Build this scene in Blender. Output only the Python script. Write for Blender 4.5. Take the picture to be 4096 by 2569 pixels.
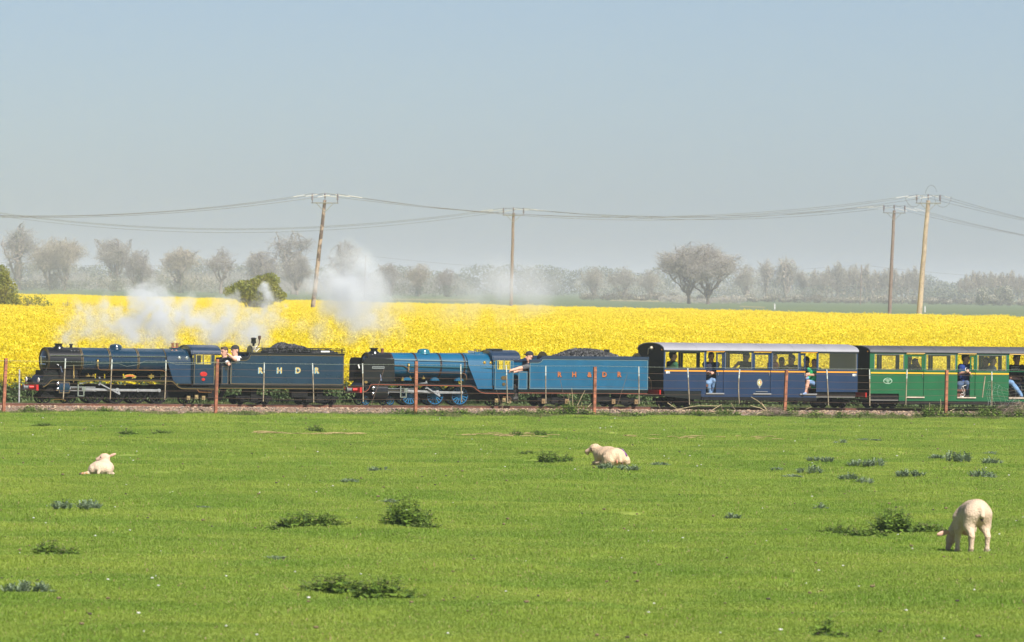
import bpy, bmesh, math, random
import numpy as np
from mathutils import Matrix, Vector, Euler

for _o in list(bpy.data.objects):
    bpy.data.objects.remove(_o)
scene = bpy.context.scene
R = math.radians
random.seed(7)
rng = np.random.default_rng(11)

# ---------------------------------------------------------------- camera
CAM_H = 3.26                       # eye height above the pasture
F_PX, CX, CY = 27900.0, 2048.0, 1284.5   # focal length and centre in photo pixels (4096 wide)
PITCH = math.atan(134.5 / F_PX)
ROLL = R(0.82)
cam_data = bpy.data.cameras.new('camera')
cam = bpy.data.objects.new('camera', cam_data)
scene.collection.objects.link(cam)
cam_data.sensor_width = 36.0
cam_data.lens = F_PX / 4096.0 * 36.0
cam_data.dof.use_dof = True
cam_data.dof.focus_distance = 181.0
cam_data.dof.aperture_fstop = 9.0
cam_data.clip_start = 1.0
cam_data.clip_end = 40000.0
CAM_ROT = Matrix.Rotation(R(90) - PITCH, 3, 'X') @ Matrix.Rotation(ROLL, 3, 'Z')
cam.matrix_world = Matrix.Translation((0, 0, CAM_H)) @ CAM_ROT.to_4x4()
scene.camera = cam

# ---------------------------------------------------------------- light
SUN_EL, SUN_AZ = 44.0, 34.0        # azimuth: degrees to the right of straight behind the camera
HAZE = 0.00021                     # scattering per metre of the hazy air
world = bpy.data.worlds.new('World')
scene.world = world
world.use_nodes = True
wn = world.node_tree.nodes
sky = wn.new('ShaderNodeTexSky')
sky.sky_type = 'NISHITA'
sky.sun_disc = False
sky.sun_elevation = R(SUN_EL)
sky.sun_rotation = R(180.0 - SUN_AZ)
sky.altitude = 0.0
sky.air_density = 0.47
sky.dust_density = 0.8
sky.ozone_density = 0.5
wn['Background'].inputs['Strength'].default_value = 0.055
world.node_tree.links.new(sky.outputs[0], wn['Background'].inputs['Color'])

sun_data = bpy.data.lights.new('sun', 'SUN')
sun_data.energy = 4.2
sun_data.angle = R(0.53)
sun_data.color = (1.0, 0.95, 0.87)
sun = bpy.data.objects.new('sun', sun_data)
scene.collection.objects.link(sun)
sun_dir = Vector((math.sin(R(SUN_AZ)) * math.cos(R(SUN_EL)), -math.cos(R(SUN_AZ)) * math.cos(R(SUN_EL)), math.sin(R(SUN_EL))))
sun.rotation_euler = sun_dir.to_track_quat('Z', 'Y').to_euler()
sun.location = (60, -60, 90)

vs = scene.view_settings
vs.view_transform = 'Standard'
vs.look = 'None'
vs.exposure = 0.95
vs.gamma = 1.0
vs.use_curve_mapping = False
scene.render.engine = 'CYCLES'
cy = scene.cycles
cy.use_denoising = True
cy.use_adaptive_sampling = True
cy.adaptive_threshold = 0.02
cy.max_bounces = 6
cy.diffuse_bounces = 4
cy.glossy_bounces = 2
cy.transparent_max_bounces = 16
cy.volume_bounces = 2
cy.volume_max_steps = 64
cy.volume_step_rate = 2.0

# ---------------------------------------------------------------- projection helpers (photo pixel -> place)
def ray(px, py):
    return CAM_ROT @ Vector(((px - CX) / F_PX, -(py - CY) / F_PX, -1.0))
EYE = Vector((0, 0, CAM_H))
def gnd(px, py, z=0.0):
    d = ray(px, py)
    t = (z - CAM_H) / d.z
    return EYE + d * t
def at_depth(px, py, dist):
    d = ray(px, py)
    return EYE + d * (dist / d.y)
def px_of(p):
    q = CAM_ROT.transposed() @ (Vector(p) - EYE)
    return (CX + F_PX * q.x / -q.z, CY - F_PX * q.y / -q.z)

# the track: local x runs along the rails (to the right and away), y away from the camera, z up from the rail top
TRACK_ANG = R(26.0)
RAIL_Z = 0.20
TRACK = Matrix.Translation((0, 180.0, RAIL_Z)) @ Matrix.Rotation(TRACK_ANG, 4, 'Z')
TRACK_INV = TRACK.inverted()
_tn = (TRACK.to_3x3() @ Vector((0, 1, 0)))
def tk(px, py, v=0.0):
    """photo pixel -> (u, w) on the upright plane v metres in front of the track's centre line"""
    o = TRACK @ Vector((0, -v, 0))
    d = ray(px, py)
    t = (o - EYE).dot(_tn) / d.dot(_tn)
    q = TRACK_INV @ (EYE + d * t)
    return q.x, q.z
def tu(px, v=0.0, py=1500): return tk(px, py, v)[0]

# ---------------------------------------------------------------- materials
MATS = {}
def nodes_of(name):
    m = bpy.data.materials.new(name)
    m.use_nodes = True
    return m, m.node_tree.nodes, m.node_tree.links
def mat(name, col, rough=0.5, metal=0.0, spec=0.5, vary=0.0, vscale=8.0, col2=None, bump=0.0, bscale=30.0, coat=0.0, coords='Object', lo=0.35, hi=0.65, rvary=0.0):
    """principled paint / metal / cloth with procedural colour variation and relief"""
    if name in MATS: return MATS[name]
    m, N, L = nodes_of(name)
    b = N['Principled BSDF']
    b.inputs['Base Color'].default_value = (*col, 1)
    b.inputs['Roughness'].default_value = rough
    b.inputs['Metallic'].default_value = metal
    b.inputs['Specular IOR Level'].default_value = spec
    b.inputs['Coat Weight'].default_value = coat
    b.inputs['Coat Roughness'].default_value = 0.06
    if coords == 'World':
        tc = N.new('ShaderNodeNewGeometry'); co = tc.outputs['Position']
    else:
        tc = N.new('ShaderNodeTexCoord'); co = tc.outputs['Object']
    if vary > 0 or col2 is not None:
        n = N.new('ShaderNodeTexNoise'); n.inputs['Scale'].default_value = vscale
        n.inputs['Detail'].default_value = 5.0
        L.new(co, n.inputs['Vector'])
        r = N.new('ShaderNodeMapRange')
        r.inputs['From Min'].default_value = lo; r.inputs['From Max'].default_value = hi
        L.new(n.outputs['Fac'], r.inputs['Value'])
        mx = N.new('ShaderNodeMix'); mx.data_type = 'RGBA'
        c2 = col2 if col2 is not None else tuple(c * (1 - vary) for c in col)
        c1 = col if col2 is not None else tuple(min(1, c * (1 + vary * 0.6)) for c in col)
        mx.inputs['A'].default_value = (*c1, 1); mx.inputs['B'].default_value = (*c2, 1)
        L.new(r.outputs[0], mx.inputs['Factor'])
        L.new(mx.outputs['Result'], b.inputs['Base Color'])
        if rvary > 0:
            r2 = N.new('ShaderNodeMapRange')
            r2.inputs['To Min'].default_value = max(0, rough - rvary); r2.inputs['To Max'].default_value = min(1, rough + rvary)
            L.new(n.outputs['Fac'], r2.inputs['Value']); L.new(r2.outputs[0], b.inputs['Roughness'])
    if bump > 0:
        n2 = N.new('ShaderNodeTexNoise'); n2.inputs['Scale'].default_value = bscale; n2.inputs['Detail'].default_value = 4
        L.new(co, n2.inputs['Vector'])
        bp = N.new('ShaderNodeBump'); bp.inputs['Strength'].default_value = 1.0; bp.inputs['Distance'].default_value = bump
        L.new(n2.outputs['Fac'], bp.inputs['Height']); L.new(bp.outputs[0], b.inputs['Normal'])
    MATS[name] = m
    return m
def leaf_mat(name, col, col2, vscale=0.6, trans=0.35, rough=0.6, per_instance=0.0, lo=0.35, hi=0.65):
    """thin leaf: diffuse with light coming through, colour patches in world space"""
    if name in MATS: return MATS[name]
    m, N, L = nodes_of(name)
    N.remove(N['Principled BSDF'])
    out = N['Material Output']
    geo = N.new('ShaderNodeNewGeometry')
    n = N.new('ShaderNodeTexNoise'); n.inputs['Scale'].default_value = vscale; n.inputs['Detail'].default_value = 6
    L.new(geo.outputs['Position'], n.inputs['Vector'])
    r = N.new('ShaderNodeMapRange'); r.inputs['From Min'].default_value = lo; r.inputs['From Max'].default_value = hi
    L.new(n.outputs['Fac'], r.inputs['Value'])
    fac = r.outputs[0]
    if per_instance > 0:
        oi = N.new('ShaderNodeObjectInfo')
        a = N.new('ShaderNodeMath'); a.operation = 'MULTIPLY_ADD'
        L.new(oi.outputs['Random'], a.inputs[0]); a.inputs[1].default_value = per_instance * 2
        s = N.new('ShaderNodeMath'); s.operation = 'SUBTRACT'; s.use_clamp = True
        L.new(fac, a.inputs[2]); L.new(a.outputs[0], s.inputs[0]); s.inputs[1].default_value = per_instance
        fac = s.outputs[0]
    mx = N.new('ShaderNodeMix'); mx.data_type = 'RGBA'
    mx.inputs['A'].default_value = (*col, 1); mx.inputs['B'].default_value = (*col2, 1)
    L.new(fac, mx.inputs['Factor'])
    d = N.new('ShaderNodeBsdfDiffuse'); t = N.new('ShaderNodeBsdfTranslucent')
    L.new(mx.outputs['Result'], d.inputs['Color']); L.new(mx.outputs['Result'], t.inputs['Color'])
    mix = N.new('ShaderNodeMixShader'); mix.inputs[0].default_value = trans
    L.new(d.outputs[0], mix.inputs[1]); L.new(t.outputs[0], mix.inputs[2])
    g = N.new('ShaderNodeBsdfGlossy'); g.inputs['Roughness'].default_value = rough
    mix2 = N.new('ShaderNodeMixShader'); mix2.inputs[0].default_value = 0.03
    L.new(mix.outputs[0], mix2.inputs[1]); L.new(g.outputs[0], mix2.inputs[2])
    L.new(mix2.outputs[0], out.inputs['Surface'])
    MATS[name] = m
    return m
def glass_mat():
    if 'window_glass' in MATS: return MATS['window_glass']
    m, N, L = nodes_of('window_glass')
    N.remove(N['Principled BSDF'])
    fr = N.new('ShaderNodeFresnel'); fr.inputs['IOR'].default_value = 1.5
    tr = N.new('ShaderNodeBsdfTransparent'); tr.inputs['Color'].default_value = (0.98, 0.985, 0.98, 1)
    df = N.new('ShaderNodeBsdfDiffuse'); df.inputs['Color'].default_value = (0.5, 0.5, 0.48, 1)
    gl = N.new('ShaderNodeBsdfGlossy'); gl.inputs['Roughness'].default_value = 0.03
    dust = N.new('ShaderNodeMixShader'); dust.inputs[0].default_value = 0.02     # dust film on the pane
    L.new(tr.outputs[0], dust.inputs[1]); L.new(df.outputs[0], dust.inputs[2])
    mx = N.new('ShaderNodeMixShader')
    L.new(fr.outputs[0], mx.inputs[0]); L.new(dust.outputs[0], mx.inputs[1]); L.new(gl.outputs[0], mx.inputs[2])
    L.new(mx.outputs[0], N['Material Output'].inputs['Surface'])
    MATS['window_glass'] = m
    return m

# ---------------------------------------------------------------- mesh builder
class MB:
    def __init__(s):
        s.v = []; s.f = []; s.m = []
    def add(s, verts, faces, mi=0):
        o = len(s.v)
        s.v.extend([tuple(p) for p in verts])
        s.f.extend([tuple(i + o for i in f) for f in faces])
        s.m.extend([mi] * len(faces))
        return s
    def box(s, x0, x1, y0, y1, z0, z1, mi=0, rot=None, c=None):
        vs = [Vector((x, y, z)) for x in (x0, x1) for y in (y0, y1) for z in (z0, z1)]
        if rot is not None:
            c = Vector(c) if c is not None else Vector(((x0 + x1) / 2, (y0 + y1) / 2, (z0 + z1) / 2))
            vs = [c + rot @ (p - c) for p in vs]
        return s.add(vs, [(0, 1, 3, 2), (4, 6, 7, 5), (0, 4, 5, 1), (2, 3, 7, 6), (0, 2, 6, 4), (1, 5, 7, 3)], mi)
    def prism(s, prof, y0, y1, mi=0):
        """outline in (x, z), pushed from y0 to y1"""
        n = len(prof)
        vs = [(p[0], y0, p[1]) for p in prof] + [(p[0], y1, p[1]) for p in prof]
        fs = [tuple(range(n)), tuple(range(2 * n - 1, n - 1, -1))] + [(i, i + n, (i + 1) % n + n, (i + 1) % n) for i in range(n)]
        return s.add(vs, fs, mi)
    def yzprism(s, prof, x0, x1, mi=0, prof2=None):
        """outline in (y, z), pushed from x0 to x1, optionally to a second outline"""
        n = len(prof); q = prof2 or prof
        vs = [(x0, p[0], p[1]) for p in prof] + [(x1, p[0], p[1]) for p in q]
        fs = [tuple(range(n)), tuple(range(2 * n - 1, n - 1, -1))] + [(i, i + n, (i + 1) % n + n, (i + 1) % n) for i in range(n)]
        return s.add(vs, fs, mi)
    def lathe(s, prof, c, axis='x', n=24, mi=0, a0=0.0, a1=2 * math.pi):
        """prof: (along, radius) list, turned about an axis through c"""
        full = abs(a1 - a0 - 2 * math.pi) < 1e-6
        cnt = n if full else n + 1
        vs = []
        for (t, r) in prof:
            for i in range(cnt):
                a = a0 + (a1 - a0) * i / n
                p, q = r * math.cos(a), r * math.sin(a)
                if axis == 'x': vs.append((c[0] + t, c[1] + p, c[2] + q))
                elif axis == 'y': vs.append((c[0] + p, c[1] + t, c[2] + q))
                else: vs.append((c[0] + p, c[1] + q, c[2] + t))
        fs = []
        for k in range(len(prof) - 1):
            for i in range(n):
                j = (i + 1) % cnt
                fs.append((k * cnt + i, k * cnt + j, (k + 1) * cnt + j, (k + 1) * cnt + i))
        if full and tuple(prof[0]) != tuple(prof[-1]):
            if prof[0][1] > 1e-5: fs.append(tuple(range(cnt - 1, -1, -1)))
            if prof[-1][1] > 1e-5: fs.append(tuple((len(prof) - 1) * cnt + i for i in range(cnt)))
        return s.add(vs, fs, mi)
    def tube(s, pts, r, n=6, mi=0, cap=True):
        pts = [Vector(p) for p in pts]
        rr = r if isinstance(r, (list, tuple)) else [r] * len(pts)
        vs = []
        up = Vector((0.13, 0.31, 0.94))
        for i, p in enumerate(pts):
            t = (pts[min(i + 1, len(pts) - 1)] - pts[max(i - 1, 0)])
            if t.length < 1e-9: t = Vector((0, 0, 1))
            t.normalize()
            a = t.cross(up)
            if a.length < 0.05: a = t.cross(Vector((1, 0, 0)))
            a.normalize(); b = t.cross(a)
            for k in range(n):
                g = 2 * math.pi * k / n
                vs.append(p + (a * math.cos(g) + b * math.sin(g)) * rr[i])
        fs = [(i * n + k, i * n + (k + 1) % n, (i + 1) * n + (k + 1) % n, (i + 1) * n + k) for i in range(len(pts) - 1) for k in range(n)]
        if cap:
            fs.append(tuple(range(n - 1, -1, -1))); fs.append(tuple((len(pts) - 1) * n + k for k in range(n)))
        return s.add(vs, fs, mi)
    def ball(s, c, rx, ry=None, rz=None, n=12, m=8, mi=0, rot=None):
        ry = ry or rx; rz = rz or rx
        vs = []; fs = []
        for i in range(m + 1):
            th = math.pi * i / m
            for k in range(n):
                ph = 2 * math.pi * k / n
                p = Vector((rx * math.sin(th) * math.cos(ph), ry * math.sin(th) * math.sin(ph), rz * math.cos(th)))
                if rot is not None: p = rot @ p
                vs.append(Vector(c) + p)
        for i in range(m):
            for k in range(n):
                fs.append((i * n + k, (i + 1) * n + k, (i + 1) * n + (k + 1) % n, i * n + (k + 1) % n))
        return s.add(vs, fs, mi)
    def mesh(s, name, mats, smooth=None, off=None):
        me = bpy.data.meshes.new(name)
        vv = s.v if off is None else [(a - off[0], b - off[1], c - off[2]) for a, b, c in s.v]
        me.from_pydata([tuple(p) for p in vv], [], s.f)
        mats = mats if isinstance(mats, (list, tuple)) else [mats]
        for m in mats: me.materials.append(m)
        if len(mats) > 1: me.polygons.foreach_set('material_index', s.m)
        if smooth is not None:
            me.polygons.foreach_set('use_smooth', [True] * len(me.polygons))
            me.set_sharp_from_angle(angle=R(smooth))
        me.validate(); me.update()
        return me

COL = scene.collection
def link(o):
    COL.objects.link(o); return o
def tag(o, label=None, cat=None, group=None, kind=None):
    if label: o['label'] = label
    if cat: o['category'] = cat
    if group: o['group'] = group
    if kind: o['kind'] = kind
    return o
class Thing:
    """an Empty at the thing's base; parts are given in the frame `base` (world or track)"""
    def __init__(s, name, origin, label, cat, group=None, base=None):
        s.o = link(bpy.data.objects.new(name, None))
        s.o.empty_display_size = 0.2
        s.off = Vector(origin)
        s.o.matrix_world = (base or Matrix.Identity(4)) @ Matrix.Translation(s.off)
        tag(s.o, label, cat, group)
    def part(s, name, mb, m, parent=None, smooth=35, label=None):
        me = mb.mesh(name, m, smooth, s.off) if isinstance(mb, MB) else mb
        o = link(bpy.data.objects.new(name, me))
        o.parent = parent or s.o
        if label: o['label'] = label
        return o
    def copypart(s, src, dx, dz=0, parent=None, dy=0):
        o = link(src.copy()); o.parent = parent or s.o
        o.location = Vector(src.location) + Vector((dx, dy, dz))
        return o
def text_mesh(body, size, extrude=0.003, bold=0.0, align='CENTER'):
    cu = bpy.data.curves.new('lettering', 'FONT')
    cu.body = body; cu.size = size; cu.extrude = extrude; cu.offset = bold
    cu.align_x = align; cu.align_y = 'CENTER'
    cu.resolution_u = 3
    ob = bpy.data.objects.new('lettering', cu)
    COL.objects.link(ob)
    dg = bpy.context.evaluated_depsgraph_get()
    me = bpy.data.meshes.new_from_object(ob.evaluated_get(dg))
    COL.objects.unlink(ob); bpy.data.objects.remove(ob); bpy.data.curves.remove(cu)
    return me
def text_part(th, name, body, size, u, v, w, m, parent=None, bold=0.0, sx=1.0, tilt=0.0):
    """flat letters on the near side of a vehicle, facing the camera side"""
    me = text_mesh(body, size, 0.003, bold)
    M = Matrix.Translation((u - th.off.x, -v - th.off.y, w - th.off.z)) @ Matrix.Rotation(R(90), 4, 'X') @ Matrix.Rotation(tilt, 4, 'Z') @ Matrix.Scale(sx, 4, (1, 0, 0))
    me.transform(M)
    me.materials.clear(); me.materials.append(m)
    o = link(bpy.data.objects.new(name, me)); o.parent = parent or th.o
    return o

# ---------------------------------------------------------------- bodies as one blended surface
def sdf_mesh(name, prims, res, mats, smooth_iter=1):
    """prims: ('c', a, b, ra, rb, mat, k) tapered limb | ('e', c, (rx,ry,rz), rot3x3 or None, mat, k).  Blended with radius k and skinned."""
    lo = np.full(3, 1e9); hi = np.full(3, -1e9)
    for p in prims:
        if p[0] == 'c':
            for q, r in ((p[1], p[3]), (p[2], p[4])):
                lo = np.minimum(lo, np.array(q) - r); hi = np.maximum(hi, np.array(q) + r)
        else:
            r = max(p[2]); lo = np.minimum(lo, np.array(p[1]) - r); hi = np.maximum(hi, np.array(p[1]) + r)
    lo = lo - 3 * res; hi = hi + 3 * res
    n = np.ceil((hi - lo) / res).astype(int) + 1
    D = np.full(n, 10.0, dtype=np.float32); M = np.zeros(n, dtype=np.int16)
    ax = [lo[i] + res * np.arange(n[i]) for i in range(3)]
    for p in prims:
        if p[0] == 'c':
            a, b, ra, rb, mi, k = np.array(p[1], float), np.array(p[2], float), p[3], p[4], p[5], p[6]
            l2 = np.minimum(a - ra, b - rb); h2 = np.maximum(a + ra, b + rb)
        else:
            c, rad, rot, mi, k = np.array(p[1], float), np.array(p[2], float), p[3], p[4], p[5]
            l2 = c - rad.max(); h2 = c + rad.max()
        mg = k + 2.5 * res
        i0 = np.clip(((l2 - mg - lo) / res).astype(int), 0, n - 1); i1 = np.clip(((h2 + mg - lo) / res).astype(int) + 2, 1, n)
        X, Y, Z = np.meshgrid(ax[0][i0[0]:i1[0]], ax[1][i0[1]:i1[1]], ax[2][i0[2]:i1[2]], indexing='ij')
        P = np.stack([X, Y, Z], -1)
        if p[0] == 'c':
            ab = b - a; L2 = max(1e-9, ab @ ab)
            t = np.clip(((P - a) @ ab) / L2, 0, 1)
            d = np.linalg.norm(P - a - t[..., None] * ab, axis=-1) - (ra + (rb - ra) * t)
        else:
            q = P - c
            if rot is not None: q = q @ np.array(rot)
            s1 = np.linalg.norm(q / rad, axis=-1); s2 = np.linalg.norm(q / (rad * rad), axis=-1)
            d = s1 * (s1 - 1.0) / np.maximum(s2, 1e-6)
        sl = (slice(i0[0], i1[0]), slice(i0[1], i1[1]), slice(i0[2], i1[2]))
        old = D[sl].copy(); k = max(k, 1e-4)
        h = np.clip(0.5 + 0.5 * (old - d) / k, 0, 1)
        D[sl] = old * (1 - h) + d * h - k * h * (1 - h)
        ms = M[sl]; ms[d < old] = mi; M[sl] = ms
    S = D < 0
    c8 = [(i, j, k) for i in (0, 1) for j in (0, 1) for k in (0, 1)]
    N1 = n - 1
    cnt = np.zeros(N1, dtype=np.int8)
    def sh(A, c): return A[c[0]:c[0] + N1[0], c[1]:c[1] + N1[1], c[2]:c[2] + N1[2]]
    for c in c8: cnt += sh(S, c)
    act = (cnt > 0) & (cnt < 8)
    idx = np.argwhere(act)
    vid = np.full(N1, -1, dtype=np.int64); vid[act] = np.arange(len(idx))
    pos = np.zeros((len(idx), 3)); num = np.zeros(len(idx))
    for c in c8:
        for e in range(3):
            if c[e] == 0:
                c2 = list(c); c2[e] = 1
                da = D[idx[:, 0] + c[0], idx[:, 1] + c[1], idx[:, 2] + c[2]]; db = D[idx[:, 0] + c2[0], idx[:, 1] + c2[1], idx[:, 2] + c2[2]]
                x = (da < 0) != (db < 0)
                t = np.where(x, da / np.where(np.abs(da - db) < 1e-9, 1e-9, da - db), 0)
                q = np.tile(np.array(c, float), (len(idx), 1)); q[:, e] += t
                pos += np.where(x[:, None], q, 0); num += x
    pos = (pos / np.maximum(num, 1)[:, None] + idx) * res + lo
    faces = []
    for e in range(3):
        a, b = (e + 1) % 3, (e + 2) % 3
        s0 = [slice(None)] * 3; s1 = [slice(None)] * 3
        s0[e] = slice(0, -1); s1[e] = slice(1, None)
        ed = S[tuple(s0)] != S[tuple(s1)]
        g = np.argwhere(ed)
        g = g[(g[:, a] > 0) & (g[:, b] > 0) & (g[:, a] < N1[a]) & (g[:, b] < N1[b])]
        def cell(da, db):
            q = g.copy(); q[:, a] += da; q[:, b] += db
            return vid[q[:, 0], q[:, 1], q[:, 2]]
        q4 = np.stack([cell(-1, -1), cell(0, -1), cell(0, 0), cell(-1, 0)], -1)
        flip = S[g[:, 0], g[:, 1], g[:, 2]]
        q4 = np.where(flip[:, None], q4, q4[:, ::-1])
        faces.append(q4)
    faces = np.concatenate(faces)
    for _ in range(smooth_iter):
        acc = np.zeros_like(pos); w = np.zeros(len(pos))
        for i in range(4):
            j = (i + 1) % 4
            np.add.at(acc, faces[:, i], pos[faces[:, j]]); np.add.at(w, faces[:, i], 1)
            np.add.at(acc, faces[:, j], pos[faces[:, i]]); np.add.at(w, faces[:, j], 1)
        pos = pos * 0.5 + 0.5 * acc / np.maximum(w, 1)[:, None]
    me = bpy.data.meshes.new(name)
    me.from_pydata(pos.tolist(), [], faces.tolist())
    mats = mats if isinstance(mats, (list, tuple)) else [mats]
    for m in mats: me.materials.append(m)
    vm = M[np.clip(np.round((pos - lo) / res).astype(int)[:, 0], 0, n[0] - 1), np.clip(np.round((pos - lo) / res).astype(int)[:, 1], 0, n[1] - 1), np.clip(np.round((pos - lo) / res).astype(int)[:, 2], 0, n[2] - 1)]
    me.polygons.foreach_set('material_index', vm[faces[:, 0]].astype(np.int32))
    me.polygons.foreach_set('use_smooth', [True] * len(faces))
    me.update()
    return me

# ---------------------------------------------------------------- scattering (for what nobody could count)
def scatter(name, pts, rotz, scl, var_meshes, mats, label, vid=None, tilt=None):
    me = bpy.data.meshes.new(name)
    me.from_pydata(np.asarray(pts).tolist(), [], [])
    n = len(pts)
    at = me.attributes.new('rot', 'FLOAT_VECTOR', 'POINT')
    rv = np.zeros((n, 3), np.float32); rv[:, 2] = rotz
    if tilt is not None: rv[:, 0] = tilt[:, 0]; rv[:, 1] = tilt[:, 1]
    at.data.foreach_set('vector', rv.ravel())
    at = me.attributes.new('scl', 'FLOAT_VECTOR', 'POINT')
    sv = np.asarray(scl, np.float32)
    if sv.ndim == 1: sv = np.repeat(sv[:, None], 3, 1)
    at.data.foreach_set('vector', sv.ravel().astype(np.float32))
    at = me.attributes.new('vid', 'INT', 'POINT')
    at.data.foreach_set('value', (vid if vid is not None else rng.integers(0, len(var_meshes), n)).astype(np.int32))
    ob = link(bpy.data.objects.new(name, me))
    tag(ob, label, None, None, 'stuff')
    coll = bpy.data.collections.new(name + '_kinds')
    for i, vm in enumerate(var_meshes):
        so = bpy.data.objects.new('%s_kind_%02d' % (name, i), vm); coll.objects.link(so)
    ng = bpy.data.node_groups.new(name, 'GeometryNodeTree')
    ng.interface.new_socket('Geometry', in_out='INPUT', socket_type='NodeSocketGeometry')
    ng.interface.new_socket('Geometry', in_out='OUTPUT', socket_type='NodeSocketGeometry')
    N, L = ng.nodes, ng.links
    gi, go = N.new('NodeGroupInput'), N.new('NodeGroupOutput')
    ip = N.new('GeometryNodeInstanceOnPoints'); ci = N.new('GeometryNodeCollectionInfo')
    ci.inputs['Collection'].default_value = coll; ci.inputs['Separate Children'].default_value = True; ci.inputs['Reset Children'].default_value = True
    def na(nm, ty):
        a = N.new('GeometryNodeInputNamedAttribute'); a.data_type = ty; a.inputs['Name'].default_value = nm; return a.outputs['Attribute']
    ip.inputs['Pick Instance'].default_value = True
    L.new(gi.outputs[0], ip.inputs['Points']); L.new(ci.outputs[0], ip.inputs['Instance'])
    L.new(na('vid', 'INT'), ip.inputs['Instance Index'])
    L.new(na('rot', 'FLOAT_VECTOR'), ip.inputs['Rotation']); L.new(na('scl', 'FLOAT_VECTOR'), ip.inputs['Scale'])
    L.new(ip.outputs[0], go.inputs[0])
    md = ob.modifiers.new('scatter', 'NODES'); md.node_group = ng
    return ob
# ================================================================ SETTING
def horizon(px): return 1150.0 + (px - 2048.0) * math.tan(ROLL)
def gh(x, y):
    """gentle unevenness of the grazed pasture"""
    return (0.022 * np.sin(x * 0.9 + 1.3 * np.sin(y * 0.21)) * np.sin(y * 0.37 + 0.5) + 0.016 * np.sin(x * 2.3 + y * 0.8) + 0.02 * np.sin(y * 1.1 + 0.6 * np.sin(x * 0.5)) + 0.012 * np.sin(x * 4.1 - y * 1.7))

# ---- ground sheet to the horizon
M_far = mat('far_meadow', (0.065, 0.115, 0.035), 0.9, vscale=0.02, col2=(0.10, 0.14, 0.05), coords='World')
mb = MB()
xs = [-9000, -1500, -300, 300, 1500, 9000]; ys = [-150, 60, 300, 1000, 2500, 6000, 14000]
vsn = [(x, y, -0.12) for y in ys for x in xs]
mb.add(vsn, [(j * 6 + i, j * 6 + i + 1, (j + 1) * 6 + i + 1, (j + 1) * 6 + i) for j in range(6) for i in range(5)])
tag(link(bpy.data.objects.new('ground', mb.mesh('ground', M_far))), 'flat green farmland reaching to the hazy horizon', 'ground', kind='structure')

# bare strip between the yellow crop and the green land behind it
M_soil = mat('dry_margin', (0.22, 0.15, 0.10), 0.95, vscale=0.03, col2=(0.13, 0.14, 0.06), coords='World')
mb = MB()
def strip(pts_near, pts_far, z):
    n = len(pts_near)
    mb.add([(*p, z) for p in pts_near] + [(*p, z) for p in pts_far], [(i, i + 1, n + i + 1, n + i) for i in range(n - 1)])
def far_edge(x): return 801 - 3.4 * (x + 10)
A = [(x, far_edge(x) - 2) for x in (-90, -40, 0, 40, 120)]
B = [(x, far_edge(x) + 480 + 40 * math.sin(x * 0.05)) for x in (-90, -40, 0, 40, 120)]
strip(A, B, -0.085)
tag(link(bpy.data.objects.new('field_margin', mb.mesh('field_margin', M_soil))), 'bare brownish field margin behind the yellow crop', 'field margin', kind='structure')
# straw coloured bands in the far meadow
M_straw_far = mat('pale_stubble', (0.34, 0.27, 0.13), 0.95, vscale=0.05, col2=(0.12, 0.15, 0.05), coords='World')
mb = MB()
for (pxa, pxb, pya, pyb) in ((1560, 1900, 1199, 1193), (2440, 2640, 1203, 1197), (2960, 3060, 1227, 1222)):
    q = [gnd(pxa, pya), gnd(pxb, pya + 4), gnd(pxb, pyb + 4), gnd(pxa, pyb)]
    mb.add([(p.x, p.y, -0.10) for p in q], [(0, 1, 2, 3)])
tag(link(bpy.data.objects.new('stubble_strip', mb.mesh('stubble_strip', M_straw_far))), 'pale straw stubble strips in the far green meadow', 'stubble', kind='structure')

# ---- pasture in front: fine sheet
M_past = mat('pasture_turf', (0.17, 0.275, 0.026), 0.95, vscale=0.33, col2=(0.28, 0.34, 0.05), coords='World', bump=0.02, bscale=14)
gx = np.arange(-26, 26.1, 0.35); gy = np.arange(46, 200, 0.35)
X, Y = np.meshgrid(gx, gy)
q = [TRACK_INV @ Vector((x, y, 0)) for x, y in ((-26, 62), (26, 62))]
ca, sa = math.cos(TRACK_ANG), math.sin(TRACK_ANG)
loc_y = -(X) * sa + (Y - 180.0) * ca          # distance behind the track's centre line
keep = loc_y < -1.0
Z = gh(X, Y) * np.clip((-1.6 - loc_y) / 2.0, 0, 1) - 0.065
ids = np.arange(X.size).reshape(X.shape)
fq = np.stack([ids[:-1, :-1], ids[:-1, 1:], ids[1:, 1:], ids[1:, :-1]], -1).reshape(-1, 4)
kf = keep.ravel()[fq].all(1)
me = bpy.data.meshes.new('pasture')
me.from_pydata(np.stack([X, Y, Z], -1).reshape(-1, 3).tolist(), [], fq[kf].tolist())
me.materials.append(M_past); me.polygons.foreach_set('use_smooth', [True] * len(me.polygons)); me.update()
tag(link(bpy.data.objects.new('pasture', me)), 'short grazed green pasture in front of the railway', 'pasture', kind='structure')

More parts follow.
